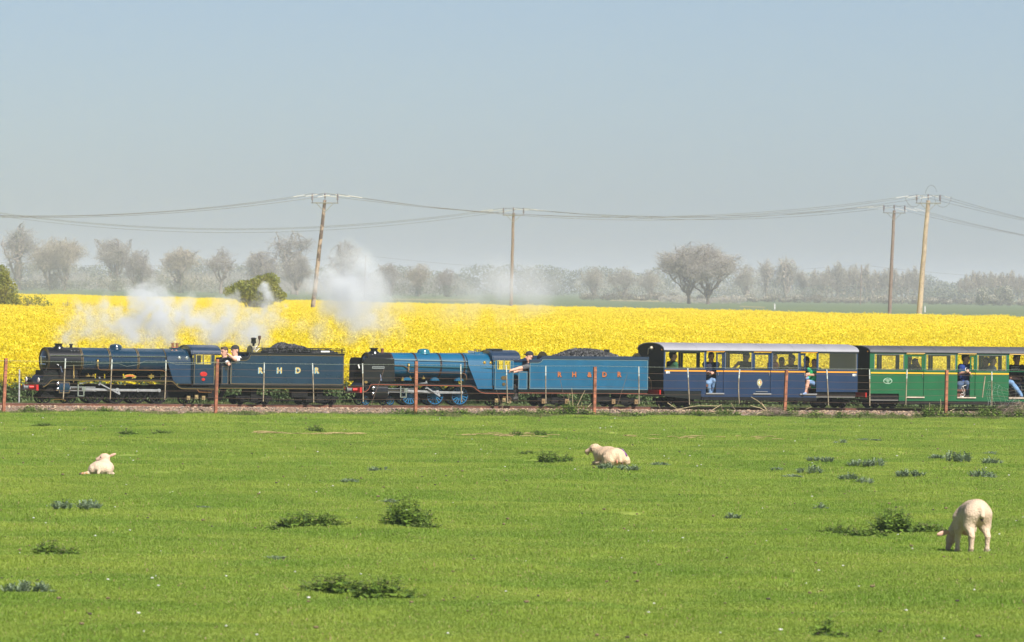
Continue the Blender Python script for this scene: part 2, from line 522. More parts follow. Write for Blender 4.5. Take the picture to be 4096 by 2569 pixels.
# ---- grass blades
M_grass = leaf_mat('grass_blade', (0.19, 0.305, 0.028), (0.305, 0.39, 0.052), 0.33, 0.45, per_instance=0.16, lo=0.36, hi=0.66)
M_dry = leaf_mat('dry_grass', (0.36, 0.27, 0.12), (0.42, 0.34, 0.18), 2.0, 0.3)
def grass_tuft(n, h, spread, seed, dry=0.04):
    r = random.Random(seed); t = MB()
    for i in range(n):
        a = r.uniform(0, 6.28); d = spread * math.sqrt(r.random()); x, y = d * math.cos(a), d * math.sin(a)
        hh = h * r.uniform(0.5, 1.2); w = 0.0028 + 0.0035 * r.random(); g = r.uniform(0, 6.28); ln = r.uniform(0.1, 0.9) * hh
        bx, by = math.cos(g), math.sin(g); lx, ly = ln * math.cos(g + 1.4), ln * math.sin(g + 1.4)
        mi = 1 if r.random() < dry else 0
        t.add([(x - bx * w, y - by * w, -0.02), (x + bx * w, y + by * w, -0.02), (x + bx * w * .7 + lx * .4, y + by * w * .7 + ly * .4, hh * .6), (x - bx * w * .7 + lx * .4, y - by * w * .7 + ly * .4, hh * .6), (x + lx, y + ly, hh)], [(0, 1, 2, 3), (3, 2, 4)], mi)
    return t
tufts = [grass_tuft(170, 0.018, 0.26, s, .03).mesh('grass_tuft', [M_grass, M_dry]) for s in range(4)] + [grass_tuft(130, 0.032, 0.22, 40 + s, 0.05).mesh('grass_tuft', [M_grass, M_dry]) for s in range(2)]
n = 52000
yy = 54 + (196 - 54) * rng.random(n) ** 1.15
half = yy * 0.0734 * 1.18 + 1.0
xx = (rng.random(n) * 2 - 1) * half
ly = -xx * sa + (yy - 180) * ca
k = ly < -2.05
xx, yy = xx[k], yy[k]
P = np.stack([xx, yy, gh(xx, yy) - 0.012], -1)
patch = np.sin(xx * 1.7 + 2 * np.sin(yy * 0.35)) * np.sin(yy * 0.5 + xx * 0.6) + rng.normal(0, 0.5, len(xx))
vid = np.where(patch > 1.2, rng.integers(4, 6, len(xx)), rng.integers(0, 4, len(xx)))
scatter('grass', P, rng.random(len(P)) * 6.28, 0.75 + 0.5 * rng.random(len(P)), tufts, None, 'short green grass blades covering the pasture', vid)

# ---- verge grass on both sides of the track
M_verge = leaf_mat('verge_blade', (0.09, 0.16, 0.03), (0.19, 0.22, 0.06), 0.5, 0.4, per_instance=0.3)
vt = [grass_tuft(110, 0.17, 0.16, 80 + s, 0.22).mesh('verge_tuft', [M_verge, M_dry]) for s in range(3)]
def trk(u, y, z): return TRACK @ Vector((u, y, z))
pts = []
for i in range(6500):
    u = random.uniform(-22, 24); y = random.uniform(1.5, 6.0)
    pts.append(trk(u, y, -RAIL_Z - 0.03))
for i in range(1500):
    u = random.uniform(-22, 24); y = -random.uniform(1.75, 2.6)
    pts.append(trk(u, y, -RAIL_Z - 0.02))
pts = np.array(pts)
sc = np.where(np.arange(len(pts)) < 6500, 1.0, 0.45) * (0.6 + 0.7 * rng.random(len(pts)))
scatter('verge_grass', pts, rng.random(len(pts)) * 6.28, sc, vt, None, 'longer straw-mixed grass growing beside the railway ballast')

# ---- ballast bank and track
M_ball = mat('shingle_ballast', (0.25, 0.18, 0.125), 0.9, vscale=22, col2=(0.17, 0.125, 0.09), bump=0.02, bscale=40)
mb = MB()
prof = [(-2.05, -0.215), (-1.75, -0.19), (-1.15, -0.10), (-0.8, -0.082), (0.8, -0.082), (1.2, -0.10), (1.9, -0.23), (7.0, -0.24), (7.0, -0.6), (-2.05, -0.6)]
mb.yzprism(prof, -26, 28)
bo = link(bpy.data.objects.new('ballast_bank', mb.mesh('ballast_bank', M_ball))); bo.matrix_world = TRACK
tag(bo, 'low bank of pinkish shingle ballast under the rails', 'ballast', kind='structure')
M_st = [mat('stone_cream', (0.38, 0.275, 0.185), 0.85, vary=0.3, vscale=9), mat('stone_pink', (0.27, 0.175, 0.12), 0.85, vary=0.3, vscale=9), mat('stone_grey', (0.20, 0.155, 0.125), 0.85, vary=0.3, vscale=9)]
def stone(seed):
    r = random.Random(seed); t = MB(); t.ball((0, 0, 0), 0.03 * r.uniform(.7, 1.4), 0.03 * r.uniform(.7, 1.2), 0.018 * r.uniform(.8, 1.3), 6, 4)
    t.v = [tuple(c * r.uniform(0.85, 1.15) for c in p) for p in t.v]
    return t.mesh('ballast_stone', M_st[seed % 3])
pts = []
for i in range(15000):
    y = -random.uniform(0.24, 2.0) if i % 5 else random.uniform(-0.2, 1.5)
    z = np.interp(y, [-2.05, -1.75, -1.15, -0.8, 0.8, 1.2, 1.9], [-0.215, -0.19, -0.10, -0.082, -0.082, -0.10, -0.23])
    pts.append(trk(random.uniform(-20, 22), y, z + 0.006))
pts = np.array(pts)
scatter('ballast_stones', pts, rng.random(len(pts)) * 6.28, 0.5 + rng.random(len(pts)) ** 2 * 0.9, [stone(s) for s in range(6)], None, 'loose cream and pink ballast stones along the rails', tilt=rng.normal(0, .4, (len(pts), 2)))

M_rust = mat('rusty_rail', (0.15, 0.060, 0.035), 0.75, vary=0.35, vscale=3.0, bump=0.002, bscale=60)
M_railtop = mat('polished_rail_head', (0.32, 0.30, 0.29), 0.3, 0.9)
M_slp = mat('sleeper_wood', (0.10, 0.08, 0.065), 0.9, vary=0.4, vscale=5)
th = Thing('railway_track', (0, 0, -0.08), 'narrow rusty railway track on shingle under the train', 'railway track', base=TRACK)
for s in (-1, 1):
    y0 = s * 0.205
    mb = MB(); mb.yzprism([(y0 - .04, -.082), (y0 + .04, -.082), (y0 + .04, -.073), (y0 + .008, -.064), (y0 + .008, -.024), (y0 + .02, -.018), (y0 + .02, -.003), (y0 - .02, -.003), (y0 - .02, -.018), (y0 - .008, -.024), (y0 - .008, -.064), (y0 - .04, -.073)], -24, 26)
    rl = th.part('rail', mb, M_rust, smooth=None)
    mb = MB(); mb.box(-24, 26, y0 - .017, y0 + .017, -.0035, 0.0)
    th.part('rail_head', mb, M_railtop, rl, smooth=None)
mb = MB(); mb.box(-22.1, -21.9, -.45, .45, -.14, -.0785)
s0 = th.part('sleeper', mb, M_slp, smooth=None)
for i in range(1, 78): th.copypart(s0, i * 0.6)
ff = tu(1565, .22)
for k, dx in enumerate((0.0, -9.14, 9.14)):
    mb = MB(); u = ff + dx; mb.box(u - .16, u + .16, -.232, -.214, -.06, -.026)
    for b in range(4): mb.box(u - .13 + b * .085 - .012, u - .13 + b * .085 + .012, -.242, -.23, -.055, -.033)
    th.part('fishplate', mb, M_rust, smooth=None)

# ================================================================ FENCE along the pasture
M_post = mat('red_primer_angle_iron', (0.30, 0.105, 0.055), 0.8, vary=0.45, vscale=7, bump=0.003, bscale=50)
M_drop = mat('weathered_galvanised_picket', (0.34, 0.27, 0.19), 0.7, 0.2, vary=0.35, vscale=6)
M_drop_top = mat('pale_picket_tip', (0.58, 0.60, 0.58), 0.6, 0.2)
M_wire = mat('rusty_wire', (0.16, 0.10, 0.075), 0.7, 0.5)
M_wire_new = mat('galvanised_wire', (0.55, 0.56, 0.56), 0.4, 0.8)
FV = 2.05                                     # fence line, metres in front of the track centre
th = Thing('wire_fence', (0, -FV, -RAIL_Z), 'barbed wire fence with red-brown posts and thin pale pickets along the railway', 'fence', base=TRACK)
posts = [(24, 1434, 12, 1634), (869, 1438, 861, 1642), (1665, 1446, 1662, 1648), (2380, 1468, 2377, 1652), (3146, 1481, 3137, 1652), (3787, 1481, 3783, 1662)]
for (xt, yt, xb, yb) in posts:
    u1, w1 = tk(xt, yt, FV); u0, w0 = tk(xb, 1640, FV)
    mb = MB(); hw = 0.038
    mb.add([(u0 - hw, -FV - .03, -.55), (u0 + hw, -FV - .03, -.55), (u0 + hw, -FV + .03, -.55), (u0 - hw, -FV + .03, -.55), (u1 - hw, -FV - .03, w1), (u1 + hw, -FV - .03, w1 + .006), (u1 + hw, -FV + .03, w1 + .006), (u1 - hw, -FV + .03, w1)], [(3, 2, 1, 0), (4, 5, 6, 7), (0, 1, 5, 4), (1, 2, 6, 5), (2, 3, 7, 6), (3, 0, 4, 7)])
    po = th.part('post', mb, M_post, smooth=None)
    mb = MB()
    for k in range(6):
        w = w1 - .12 - k * .17; uu = u0 + (u1 - u0) * (w + .2) / (w1 + .2)
        mb.box(uu - hw - .012, uu + hw + .012, -FV - .037, -FV - .031, w - .004, w + .004)
    th.part('wire_staples', mb, M_wire, po, smooth=None)['kind'] = 'stuff'
drops = [(261, 1434, 252, 1597), (447, 1438, 440, 1597), (663, 1441, 658, 1599), (1056, 1451, 1052, 1606), (1249, 1453, 1254, 1610), (1449, 1454, 1452, 1608), (1842, 1457, 1846, 1609), (2024, 1461, 2029, 1612), (2182, 1463, 2183, 1614), (2554, 1466, 2555, 1616), (2750, 1472, 2757, 1619), (2958, 1478, 2957, 1614), (3306, 1478, 3313, 1622), (3477, 1478, 3478, 1624), (3627, 1477, 3622, 1620), (3966, 1487, 3966, 1622)]
for (xt, yt, xb, yb) in drops:
    u1, w1 = tk(xt, yt, FV); u0, w0 = tk(xb, yb, FV)
    mb = MB(); m_ = 0.74; bow = 0.03 if xt == 2958 else random.uniform(-.006, .006)
    P = lambda t: (u0 + (u1 - u0) * t + (-bow * 4 * t * (1 - t)), -FV - .012, w0 + (w1 - w0) * t)
    mb.tube([P(t / 6 * m_) for t in range(7)], .0155, 5)
    d = th.part('picket', mb, M_drop, smooth=60)
    mb = MB(); mb.tube([P(m_), P(.87), P(1)], .0175, 5)
    th.part('picket_tip', mb, M_drop_top, d, smooth=60)
hts = [1.30, 1.14, 0.96, 0.77, 0.60, 0.42]
pu = [tk(p[0], p[1], FV)[0] for p in posts]
ends = [-22] + pu + [25]
for k, hh in enumerate(hts):
    mb = MB(); pl = []
    for i in range(len(ends) - 1):
        m = 10
        for j in range(m):
            t = j / m
            pl.append((ends[i] + (ends[i + 1] - ends[i]) * t, -FV - .03, hh - RAIL_Z - 0.02 - (0.03 if k else .018) * 4 * t * (1 - t) + random.uniform(-.004, .004)))
    mb.tube(pl, .0042 if k == 0 else .0038, 4)
    if k == 0:
        for i in range(330):
            u = -20 + i * .135
            z = hh - RAIL_Z - .035
            mb.tube([(u, -FV - .05, z - .014), (u + .01, -FV - .01, z + .014)], .0025, 3)
    th.part('wire_strand', mb, M_wire_new if k == 0 else M_wire, smooth=None)
# loose wire sagging over the lead engine
mb = MB(); lw = [(262, 1463), (330, 1461), (390, 1455), (470, 1454), (505, 1466), (545, 1460), (580, 1444), (660, 1446), (700, 1457), (760, 1459), (830, 1449), (868, 1448)]
mb.tube([(*((lambda q: (q[0], -FV - .035, q[1]))(tk(x, y, FV))),) for x, y in lw], .004, 4)
th.part('loose_wire', mb, M_wire_new, smooth=None)
# leaning stays
for (xa, ya, xb, yb) in ((1535, 1478, 1486, 1618), (2240, 1520, 2258, 1598), (2508, 1497, 2470, 1625), (1984, 1560, 2008, 1625)):
    mb = MB(); a = tk(xa, ya, FV); b = tk(xb, yb, FV); mb.tube([(a[0], -FV - .02, a[1]), (b[0], -FV + .02, b[1])], .006, 4)
    th.part('brace_wire', mb, M_wire, smooth=None)
# loose picket hanging in the netting and the torn netting itself
mb = MB(); a = tk(3939, 1505, FV); b = tk(3928, 1590, FV); mb.tube([(a[0], -FV - .02, a[1]), (b[0], -FV - .02, b[1])], .017, 5)
th.part('picket', mb, M_drop)
mb = MB()
colx = [3950, 3958, 3975, 3995, 4012, 4034, 4056, 4080, 4110]
topy = [1527, 1525, 1535, 1540, 1550, 1556, 1549, 1545, 1552]
def netp(i, t):
    x = colx[i] + (8 * math.sin(t * 5 + i) if i > 1 else 3 * math.sin(t * 9)); y = topy[i] + (1622 - topy[i]) * t
    q = tk(x, y, FV); return (q[0], -FV - .02 + .02 * math.sin(i + 3 * t), q[1])
for i in range(len(colx)): mb.tube([netp(i, t / 6) for t in range(7)], .0028, 3)
for t in range(7): mb.tube([netp(i, t / 6) for i in range(len(colx))], .0028, 3)
th.part('torn_netting', mb, M_wire_new, smooth=None)

# a second grey post behind the track
th = Thing('field_post', trk(tu(78, -3.2), 3.2, 0) - Vector((0, 0, RAIL_Z)), 'thin grey fence post behind the track ahead of the lead engine', 'post')
u, w = tk(78, 1478, -3.2); p = trk(u, 3.2, w); mb = MB(); mb.tube([(p.x, p.y, -.2), (p.x, p.y, p.z)], .02, 6); th.part('post', mb, mat('grey_post', (.4, .4, .4), .7)); 
mb = MB(); mb.tube([trk(-24, 3.2, .95), trk(u, 3.2, .98), trk(u + 12, 3.2, .95)], .003, 4); mb.tube([trk(-24, 3.2, .6), trk(u, 3.2, .62), trk(u + 12, 3.2, .6)], .003, 4)
th.part('wire_strand', mb, M_wire)

# ================================================================ YELLOW CROP
M_petal = leaf_mat('rape_petal', (0.83, 0.72, 0.012), (0.82, 0.68, 0.009), 0.5, 0.5, per_instance=0.12)
M_rleaf = leaf_mat('rape_leaf', (0.075, 0.13, 0.045), (0.14, 0.20, 0.07), 0.6, 0.35, per_instance=0.3)
def rape(seed, n_heads, rad, lowest, h=1.25):
    r = random.Random(seed); t = MB()
    for i in range(n_heads):
        a = r.uniform(0, 6.28); d = rad * math.sqrt(r.random()); x, y = d * math.cos(a), d * math.sin(a)
        z = h * r.uniform(lowest, 1.0) if r.random() < .75 else h * r.uniform(.9, 1.08)
        # stem
        t.add([(x * .7 - .008, y * .7, 0), (x * .7 + .008, y * .7, 0), (x, y, z)], [(0, 1, 2)], 1)
        # one flower head: a few crossed petals in a ball, buds above
        s = r.uniform(.028, .050)
        for j in range(5):
            g = r.uniform(0, 6.28); e = r.uniform(-.5, .9)
            cx, cy_, cz = x + s * math.cos(g) * r.random(), y + s * math.sin(g) * r.random(), z + e * s
            w = s * r.uniform(.5, .85); g2 = g + r.uniform(-.6, .6); tl = r.uniform(-.6, .9)
            bx, by = math.cos(g2), math.sin(g2)
            t.add([(cx - bx * w, cy_ - by * w, cz - w * .3), (cx - by * w * tl * .6, cy_ + bx * w * tl * .6, cz - w * .8), (cx + bx * w, cy_ + by * w, cz - w * .1), (cx + by * w * tl * .6, cy_ - bx * w * tl * .6, cz + w * .8)], [(0, 1, 2, 3)], 0)
    for i in range(n_heads if h > 1.2 else n_heads * 3):
        a = r.uniform(0, 6.28); d = rad * math.sqrt(r.random()); x, y = d * math.cos(a), d * math.sin(a); z = h * r.uniform(.1, .72)
        l = r.uniform(.07, .16); g = r.uniform(0, 6.28)
        t.add([(x, y, z), (x + l * .5 * math.cos(g) - .03 * math.sin(g), y + l * .5 * math.sin(g) + .03 * math.cos(g), z + .05), (x + l * math.cos(g), y + l * math.sin(g), z - .02), (x + l * .5 * math.cos(g) + .03 * math.sin(g), y + l * .5 * math.sin(g) - .03 * math.cos(g), z + .04)], [(0, 1, 2, 3)], 1)
    return t.mesh('rape_clump', [M_petal, M_rleaf])
kinds = [rape(s, 40, .23, .74) for s in range(4)] + [rape(20 + s, 38, .24, .70, 1.12) for s in range(3)] + [rape(50 + s, 56, .44, .86) for s in range(3)]
def crop_pts(n, d0, d1):
    d = np.sqrt(d0 ** 2 + (d1 ** 2 - d0 ** 2) * rng.random(n))
    x = (rng.random(n) * 2 - 1) * (d * 0.0734 * 1.12 + 1.5)
    ly = -x * sa + (d - 180) * ca
    k = (ly > 5.2) & (d < far_edge(x) - 1)
    return x[k], d[k], ly[k]
allp, allv, alls = [], [], []
for (n, d0, d1, kd) in ((66000, 172, 330, 0), (60000, 330, 600, 0), (56000, 600, 1060, 7)):
    x, d, ly = crop_pts(n, d0, d1)
    v = rng.integers(kd, kd + (4 if kd == 0 else 3), len(x))
    v = np.where((ly < 7.5) & (kd == 0), rng.integers(4, 7, len(x)), v)
    # gaps and lower spots
    hs = 1.0 + 0.05 * np.sin(x * .8 + np.sin(d * .13) * 2) + 0.04 * np.sin(d * 0.11 + x * .07) + rng.normal(0, .035, len(x))
    thin = np.sin(x * .31 + 3 * np.sin(d * .021)) * np.sin(d * .043 + 1.1)
    hs = np.where(thin > .86, hs * .93, hs)
    allp.append(np.stack([x, d, np.full(len(x), -0.05)], -1)); allv.append(v)
    w = 1.0 + 0.25 * (rng.random(len(x)) - .5)
    if kd == 0 and d0 > 300: w = w * 1.35
    alls.append(np.stack([w, w, hs], -1))
P = np.concatenate(allp); V = np.concatenate(allv); S_ = np.concatenate(alls)
# a denser hedge of plants along the near edge of the crop
pe = np.array([trk(random.uniform(-22, 24), random.uniform(4.6, 6.4), -RAIL_Z - .05) for i in range(1900)])
P = np.concatenate([P, pe]); V = np.concatenate([V, rng.integers(4, 7, len(pe))])
S_ = np.concatenate([S_, np.stack([np.full(len(pe), .9), np.full(len(pe), .9), .72 + .26 * rng.random(len(pe))], -1)])
scatter('rapeseed_plants', P, rng.random(len(P)) * 6.28, S_, kinds, None, 'dense bright yellow flowering rapeseed crop', V)
M_under = mat('crop_underlayer', (0.80, 0.68, 0.02), 0.95, vscale=1.5, col2=(0.66, 0.56, 0.03), coords='World', bump=.1, bscale=5, lo=.45, hi=.7)  # yellow sheet below the flower heads, lightened to soften dark gaps
mb = MB(); pl = [trk(-40, 5.6, 0), trk(40, 5.6, 0)]
a0 = trk(-60, 6.0, 0); a1 = trk(60, 6.0, 0)
mb.add([(a0.x, a0.y, .86), (a1.x, a1.y, .86), (90, far_edge(90) - 4, 1.04), (-110, far_edge(-110) - 4, 1.04), (a0.x, a0.y, -.1), (a1.x, a1.y, -.1), (90, far_edge(90) - 4, -.1), (-110, far_edge(-110) - 4, -.1)], [(0, 1, 2, 3), (4, 5, 1, 0), (7, 3, 2, 6)])
tag(link(bpy.data.objects.new('rapeseed_underlayer', mb.mesh('rapeseed_underlayer', M_under))), 'yellow layer of stems and flowers inside the yellow crop', 'crop', kind='stuff')

# ================================================================ POWER LINES
M_pole_dark = mat('peeling_tarred_pole', (0.30, 0.235, 0.19), 0.9, vscale=2.2, col2=(0.085, 0.06, 0.05), bump=.02, bscale=8, lo=.45, hi=.56)
M_pole_grey = mat('grey_brown_pole', (0.20, 0.155, 0.125), 0.9, vscale=3, col2=(0.15, 0.11, 0.095), bump=.02, bscale=8)
M_pole_new = mat('tan_wood_pole', (0.33, 0.27, 0.21), 0.9, vary=.25, vscale=3, bump=.01, bscale=9)
M_steel = mat('galvanised_crossarm', (0.24, 0.25, 0.25), 0.6, 0.2)
M_white = mat('white_guard_spiral', (0.50, 0.50, 0.49), 0.5)
M_ins = mat('dark_insulator', (0.10, 0.085, 0.10), 0.3)
M_cable = mat('weathered_conductor', (0.16, 0.16, 0.165), 0.6, 0.3)
PT = {}
def pole(key, top, bottom, dist, r0, r1, m, label, arm=True, group='wooden power poles in the crop'):
    t = at_depth(top[0], top[1], dist); b = at_depth(bottom[0], bottom[1], dist)
    k = (b.z + .1) / (t.z - b.z); base = b - (t - b) * k
    th = Thing('power_pole', base, label, 'power pole', group)
    mb = MB(); mb.tube([base + (t - base) * (i / 10) + Vector((random.uniform(-.02, .02), 0, 0)) for i in range(11)], [r0 + (r1 - r0) * i / 10 for i in range(11)], 10)
    th.part('pole', mb, m, smooth=60)
    tops = []
    if arm:
        ax = Vector((1, -.25, 0)).normalized()
        w = 1.15
        c = t + Vector((0, -.18, -.25))
        mb = MB(); mb.tube([c - ax * w, c + ax * w], .045, 4)
        a = th.part('crossarm', mb, M_steel, smooth=None)
        for s in (-1, 1):
            mb = MB(); mb.tube([c + ax * s * .75, t + Vector((0, -.15, -1.0))], .03, 4); th.part('arm_brace', mb, M_steel, smooth=None)
        for s, hz in ((-1, .75), (0, .85), (1, .75)):
            p = c + ax * s * w * .93; q = Vector((p.x, p.y, c.z + hz)) if s else t + Vector((0, 0, .55))
            mb = MB(); p0 = p if s else t
            L_ = (q - p0).length
            mb.lathe([(0, .03), (L_ * .3, .03), (L_ * .35, .10), (L_ * .5, .05), (L_ * .55, .11), (L_ * .7, .05), (L_ * .75, .10), (L_, .04)], p0, 'z', 8)
            th.part('insulator', mb, M_ins)
            tops.append(q)
    PT[key] = tops or [t]
    return th
def px2(x, y): return (x * 1.699, y * 1.699)
p1 = pole('A1', (1300, 800), (1250, 1246), 570, .20, .13, M_pole_dark, 'leaning power pole with dark peeling tar beside the tall steam column')
p2 = pole('B1', (2054, 852), (2044, 1222), 720, .19, .14, M_pole_grey, 'slim grey-brown power pole in mid-field rising out of the drifting smoke')
p3 = pole('B2', (3577, 842), (3558, 1249), 700, .20, .15, M_pole_grey, 'slightly thinner grey power pole standing just beside the tan pole')
p4 = pole('A2', (3713, 802), (3676, 1264), 627, .26, .18, M_pole_new, 'thick tan wooden power pole with looped jumper cables at its top')
mb = MB(); t = PT['A2'][1]
for (dx, w, s) in ((-1.3, .75, -1), (1.3, .75, -1)):
    mb.tube([t + Vector((dx + w * math.cos(a), -.1, -.6 + s * 1.0 * abs(math.sin(a)) + .45)) for a in np.linspace(0, math.pi, 14)], .018, 4)
mb.tube([t + Vector((.25 + .5 * math.cos(a), 0, .05 + .75 * math.sin(a))) for a in np.linspace(.2, math.pi, 12)], .018, 4)
p4.part('jumper_loop', mb, M_cable)
p5 = pole('C1', (3446, 1060), (3441, 1222), 1900, .18, .13, M_pole_grey, 'small distant power pole standing in the far green meadow by the hedge', arm=False, group='distant power poles')
p6 = pole('C2', (1462, 1022), (1459, 1175), 1900, .18, .13, M_pole_grey, 'faint distant power pole half hidden in the tall steam column', arm=False, group='distant power poles')
def span(th, a, b, sag, r, guard=(True, True)):
    a, b = Vector(a), Vector(b)
    pts = [a + (b - a) * t + Vector((0, 0, -4 * sag * t * (1 - t))) for t in np.linspace(0, 1, 40)]
    mb = MB(); mb.tube(pts, r, 4)
    w = th.part('conductor', mb, M_cable, smooth=None)
    L_ = (b - a).length
    for on, s in ((guard[0], 1), (guard[1], -1)):
        if not on: continue
        t0, t1 = (1.2 / L_, 2.9 / L_)
        q = []
        for t in np.linspace(t0, t1, 8):
            tt = t if s > 0 else 1 - t
            q.append(a + (b - a) * tt + Vector((0, 0, -4 * sag * tt * (1 - tt))))
        mb = MB(); mb.tube(q, r * 1.8, 5); th.part('guard_spiral', mb, M_white, w, smooth=None)
def line(name, label, keyL, offL, keyR, offR, sag, r=.015, dz=(0, 0, 0)):
    A_ = PT[keyL] if keyL else offL; B_ = PT[keyR] if keyR else offR
    c = (Vector(A_[1]) + Vector(B_[1])) / 2
    th = Thing(name, c, label, 'power line')
    for i in range(3): span(th, A_[i], B_[i], sag + dz[i], r, (bool(keyL), bool(keyR)))
def off(px, py, d, dy=(0, 3, 9)): return [at_depth(px, py + dy[i], d) for i in range(3)]
line('overhead_cable', 'nearer overhead cables sagging from the leaning pole to the tan pole', 'A1', None, 'A2', None, 1.95, dz=(0, .12, .25))
line('overhead_cable', 'overhead cables running from the leaning tarred pole out past the loco front', None, off(-420, 842, 520), 'A1', None, 1.0)
line('overhead_cable', 'overhead cables dropping away beyond the thick tan pole', 'A2', None, None, off(4700, 968, 700), .6)
line('overhead_cable', 'farther overhead cables between the mid-field pole and the thin grey pole', 'B1', None, 'B2', None, 1.0, dz=(0, .15, .3))
line('overhead_cable', 'farther overhead cables crossing behind the leaning tarred pole', None, off(-620, 735, 760), 'B1', None, 3.4, dz=(0, .1, .3))
line('overhead_cable', 'farther overhead cables dropping away beyond the thin grey pole', 'B2', None, None, off(4700, 1010, 720), .8)
th = Thing('overhead_cable', at_depth(2000, 1070, 1900), 'single thin cable strung low across the distant tree line', 'power line')
for a, b, sg in ((at_depth(-300, 1030, 1900), PT['C2'][0], 2.6), (PT['C2'][0], PT['C1'][0], 3.4), (PT['C1'][0], at_depth(4500, 1120, 1900), 1.2)): span(th, a, b, sg, .028, (False, False))
# white marker posts in the far meadow
for (px_, py_, lb) in ((3099, 1236, 'small white marker post in the far meadow beyond the yellow crop'), (3700, 1247, 'small white marker post behind the tan pole foot')):
    p = gnd(px_, py_); p.z = -.12; th = Thing('marker_post', p, lb, 'marker post', 'white marker posts')
    mb = MB(); mb.box(p.x - .12, p.x + .12, p.y - .05, p.y + .05, -.15, .85); mb.box(p.x - .09, p.x + .09, p.y - .04, p.y + .04, .85, .98); th.part('post', mb, M_white, smooth=None)
# ================================================================ TREES, HEDGES, BUSHES
M_bark = mat('bare_bark', (0.19, 0.155, 0.13), 0.9, vary=.3, vscale=1)
M_bark_pale = mat('pale_bark', (0.27, 0.23, 0.18), 0.9, vary=.3, vscale=1)
M_twig = leaf_mat('bare_twigs', (0.345, 0.33, 0.30), (0.385, 0.36, 0.325), .2, .2)  # these twig greys are paled, painting some distance haze into their colour
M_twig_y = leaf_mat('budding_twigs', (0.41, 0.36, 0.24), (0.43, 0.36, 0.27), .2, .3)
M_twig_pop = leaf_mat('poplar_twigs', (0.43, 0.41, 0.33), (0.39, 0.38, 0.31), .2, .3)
M_ivy = leaf_mat('ivy_leaves', (0.10, 0.145, 0.09), (0.13, 0.17, 0.10), .4, .2)
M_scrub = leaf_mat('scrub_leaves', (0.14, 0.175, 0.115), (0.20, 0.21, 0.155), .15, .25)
M_bush = leaf_mat('bush_leaves', (0.19, 0.225, 0.02), (0.27, 0.275, 0.04), .9, .4)
M_haw = leaf_mat('dark_hedge_leaves', (0.15, 0.145, 0.11), (0.20, 0.18, 0.14), .12, .2)
M_blos = leaf_mat('white_blossom', (0.75, 0.70, 0.58), (0.6, 0.55, 0.42), .3, .3)

